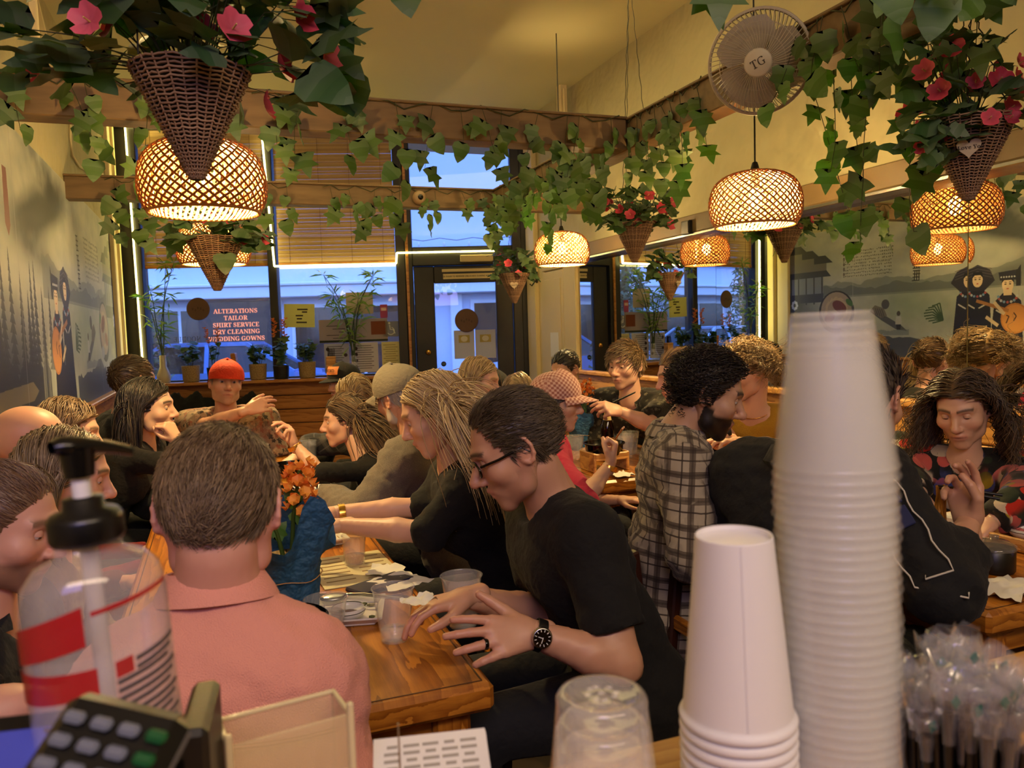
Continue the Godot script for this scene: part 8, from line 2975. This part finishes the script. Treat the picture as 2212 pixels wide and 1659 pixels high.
	# acrylic tip box
	var ab := thing("tip_box", "clear acrylic tip box with paper notes inside", "box", Vector3(0.037, 1.064, -0.624), "", Basis(Vector3.UP, 0.15))
	var acr := pane(0.30, Color(0.86, 0.78, 0.58), 0.06)
	var edge := mat(Color(0.80, 0.74, 0.56), 0.25)
	for s in [[Vector3(0, 0, 0.022), Vector3(0.088, 0.13, 0.003)], [Vector3(0, 0, -0.022), Vector3(0.088, 0.13, 0.003)], [Vector3(0.0445, 0, 0), Vector3(0.003, 0.13, 0.047)], [Vector3(-0.0445, 0, 0), Vector3(0.003, 0.13, 0.047)]]:
		m = MB.new()
		m.box(s[0], s[1], 0.001)
		put("wall", m, acr, ab)
	m = MB.new()
	m.box(Vector3(0, 0.065, -0.022), Vector3(0.09, 0.003, 0.004), 0.001)
	m.box(Vector3(0, 0.020, 0.022), Vector3(0.09, 0.003, 0.005), 0.001)
	for s in [-1.0, 1.0]:
		m.box(Vector3(0.0445 * s, 0.004, 0.023), Vector3(0.005, 0.14, 0.005), 0.001)
		m.box(Vector3(0.0445 * s, 0.065, 0), Vector3(0.004, 0.003, 0.047), 0.001)
	put("edges", m, edge, ab)
	for k in 3:
		m = MB.new()
		m.box(Vector3(-0.012 + 0.012 * k, -0.01 - 0.006 * k, -0.004 + 0.006 * k), Vector3(0.036, 0.06, 0.001), 0, Basis(Vector3.BACK, 0.5 - 0.4 * k) * Basis(Vector3.RIGHT, 0.2))
		put("note", m, M.paper, ab)
	ab.position = Vector3(0.0, 0, 0) + Vector3(0.034, 1.097, -0.606) + Vector3(0, -0.032, 0)
	m = MB.new()
	m.box(Vector3(0, -0.075, 0), Vector3(0.10, 0.02, 0.055), 0.003)
	put("base", m, M.pale_wood, ab)
	# receipts on a spike
	var sk := thing("bill_spike", "thin steel bill spike standing before the receipts", "spike", Vector3(0.112, TOP, -0.56))
	m = MB.new()
	m.tube(PackedVector3Array([Vector3(0, 0, 0), Vector3(0, 0.16, 0)]), 0.0020, 0.0006, 6)
	m.lathe(PackedVector2Array([Vector2(0, 0), Vector2(0.03, 0), Vector2(0.028, 0.005), Vector2(0, 0.007)]), 20)
	put("spike", m, M.steel, sk)
	for k in 5:
		var rc := thing("receipt", "white printed receipt topmost on the bill spike" if k == 4 else "white receipt beneath the topmost one on the spike", "receipt", Vector3(0.148, TOP + 0.068 + 0.0022 * k, -0.605), "receipts on the spike", Basis(Vector3.UP, -0.22 + 0.01 * sin(k * 2.0)) * Basis(Vector3.RIGHT, 0.33))
		m = MB.new()
		m.box(Vector3.ZERO, Vector3(0.098, 0.0012, 0.11))
		put("paper", m, M.paper, rc)
		if k == 4:
			for r in 6:
				for w in 5:
					m = MB.new()
					m.box(Vector3(-0.033 + 0.0165 * w, 0.0009, -0.044 + 0.0075 * r), Vector3(0.014 if (r + w) % 3 else 0.009, 0.0004, 0.003))
					put("print", m, mat(Color(0.62, 0.60, 0.55), 0.8), rc)
	var blk := thing("receipt_stand", "low block under the spiked receipts", "stand", Vector3(0.15, TOP, -0.61))
	m = MB.new()
	m.box(Vector3(0, 0.02, 0), Vector3(0.07, 0.04, 0.06), 0.004)
	put("block", m, M.black, blk)

func soap_bottle(at: Vector3):
	var t := thing("pump_bottle", "clear pump bottle with red band and black pump on the counter", "bottle", at, "", Basis(Vector3.UP, 0.5) * Basis(Vector3.BACK, 0.05))
	var m := MB.new()
	var pts := PackedVector3Array()
	var prof := [[0.0, 0.0], [0.036, 0.0], [0.041, 0.005], [0.0415, 0.02], [0.0405, 0.118], [0.038, 0.132], [0.030, 0.142], [0.019, 0.147], [0.0175, 0.156]]
	for p in prof:
		for k in 40:
			var an := TAU * k / 40
			pts.append(Vector3(p[0] * cos(an) * 1.04, p[1], p[0] * sin(an) * 0.8))
	m.grid(pts, prof.size(), 40, true, false)
	put("body", m, pane(0.20, Color(0.92, 0.88, 0.86), 0.05), t)
	m = MB.new()
	pts = PackedVector3Array()
	for y in [0.004, 0.092]:
		for k in 40:
			var an := TAU * k / 40
			pts.append(Vector3(0.0395 * cos(an) * 1.04, y, 0.0395 * sin(an) * 0.8))
	m.grid(pts, 2, 40, true, false)
	put("gel", m, pane(0.10, Color(0.95, 0.92, 0.9), 0.02), t)
	# printed bands: red sweep over the left front, rows of grey text on the right
	var red := mat(Color(0.66, 0.05, 0.09, 0.9), 0.3)
	red.transparency = BaseMaterial3D.TRANSPARENCY_ALPHA
	put("red_band", wrap_patch(-1.9, -0.45, 0.088, 0.100, 0.108, 0.124), red, t)
	put("red_band", wrap_patch(-1.9, -0.35, 0.066, 0.070, 0.086, 0.086), red, t)
	put("red_band", wrap_patch(-0.35, 0.9, 0.117, 0.122, 0.120, 0.125), red, t)
	put("red_patch", wrap_patch(-0.12, 0.12, 0.076, 0.077, 0.086, 0.087), red, t)
	var grey := mat(Color(0.30, 0.28, 0.28), 0.5)
	for r in 13:
		var y := 0.082 - 0.0052 * r
		put("print", wrap_patch(-0.12 + (0.28 if r < 2 else 0.0), 0.95 - 0.1 * (r % 3), y, y + 0.004, y + 0.0030, y + 0.0070), grey, t)
	put("print", wrap_patch(-1.4, -0.5, 0.036, 0.038, 0.040, 0.042), mat(Color(0.62, 0.55, 0.53), 0.5), t)
	put("print", wrap_patch(-1.2, -0.7, 0.052, 0.053, 0.055, 0.056), mat(Color(0.55, 0.5, 0.5), 0.5), t)
	m = MB.new()
	m.lathe(PackedVector2Array([Vector2(0, 0.154), Vector2(0.020, 0.154), Vector2(0.0215, 0.157), Vector2(0.0215, 0.168), Vector2(0.019, 0.172), Vector2(0.012, 0.174), Vector2(0.0115, 0.181), Vector2(0.0, 0.182)]), 28)
	put("pump_collar", m, mat(Color(0.015, 0.02, 0.04), 0.3), t)
	m = MB.new()
	m.tube(PackedVector3Array([Vector3(0, 0.02, 0), Vector3(0, 0.15, 0)]), 0.0055, -1, 10)
	put("dip_tube", m, pane(0.6, Color(0.80, 0.78, 0.76), 0.2), t)
	m = MB.new()
	m.tube(PackedVector3Array([Vector3(0, 0.18, 0), Vector3(0, 0.196, 0)]), 0.0055, -1, 12)
	put("plunger", m, M.white, t)
	m = MB.new()
	m.tube(PackedVector3Array([Vector3(0, 0.194, 0), Vector3(0, 0.212, 0)]), 0.0085, 0.0105, 14)
	var hp := PackedVector3Array()
	for i in 9:
		var u := i / 8.0
		for k in 10:
			var an := TAU * k / 10
			var w := lerpf(0.011, 0.0055, u) * (0.6 if i == 0 else 1.0)
			hp.append(Vector3(-0.014 + 0.045 * u, 0.214 - 0.010 * u * u + sin(an) * w * 0.62, cos(an) * w))
	m.grid(hp, 9, 10, true, true)
	put("pump_head", m, mat(Color(0.02, 0.022, 0.035), 0.22), t)

func wrap_patch(a0: float, a1: float, y0: float, y1: float, y2: float, y3: float) -> MB:
	var g := MB.new()
	var q := PackedVector3Array()
	for r in 2:
		for k in 13:
			var u := k / 12.0
			var an := lerpf(a0, a1, u)
			q.append(Vector3(0.0418 * sin(an) * 1.04, lerpf(y0, y1, u) if r == 0 else lerpf(y2, y3, u), 0.0418 * cos(an) * 0.8))
	g.grid(q, 2, 13, false, false)
	return g
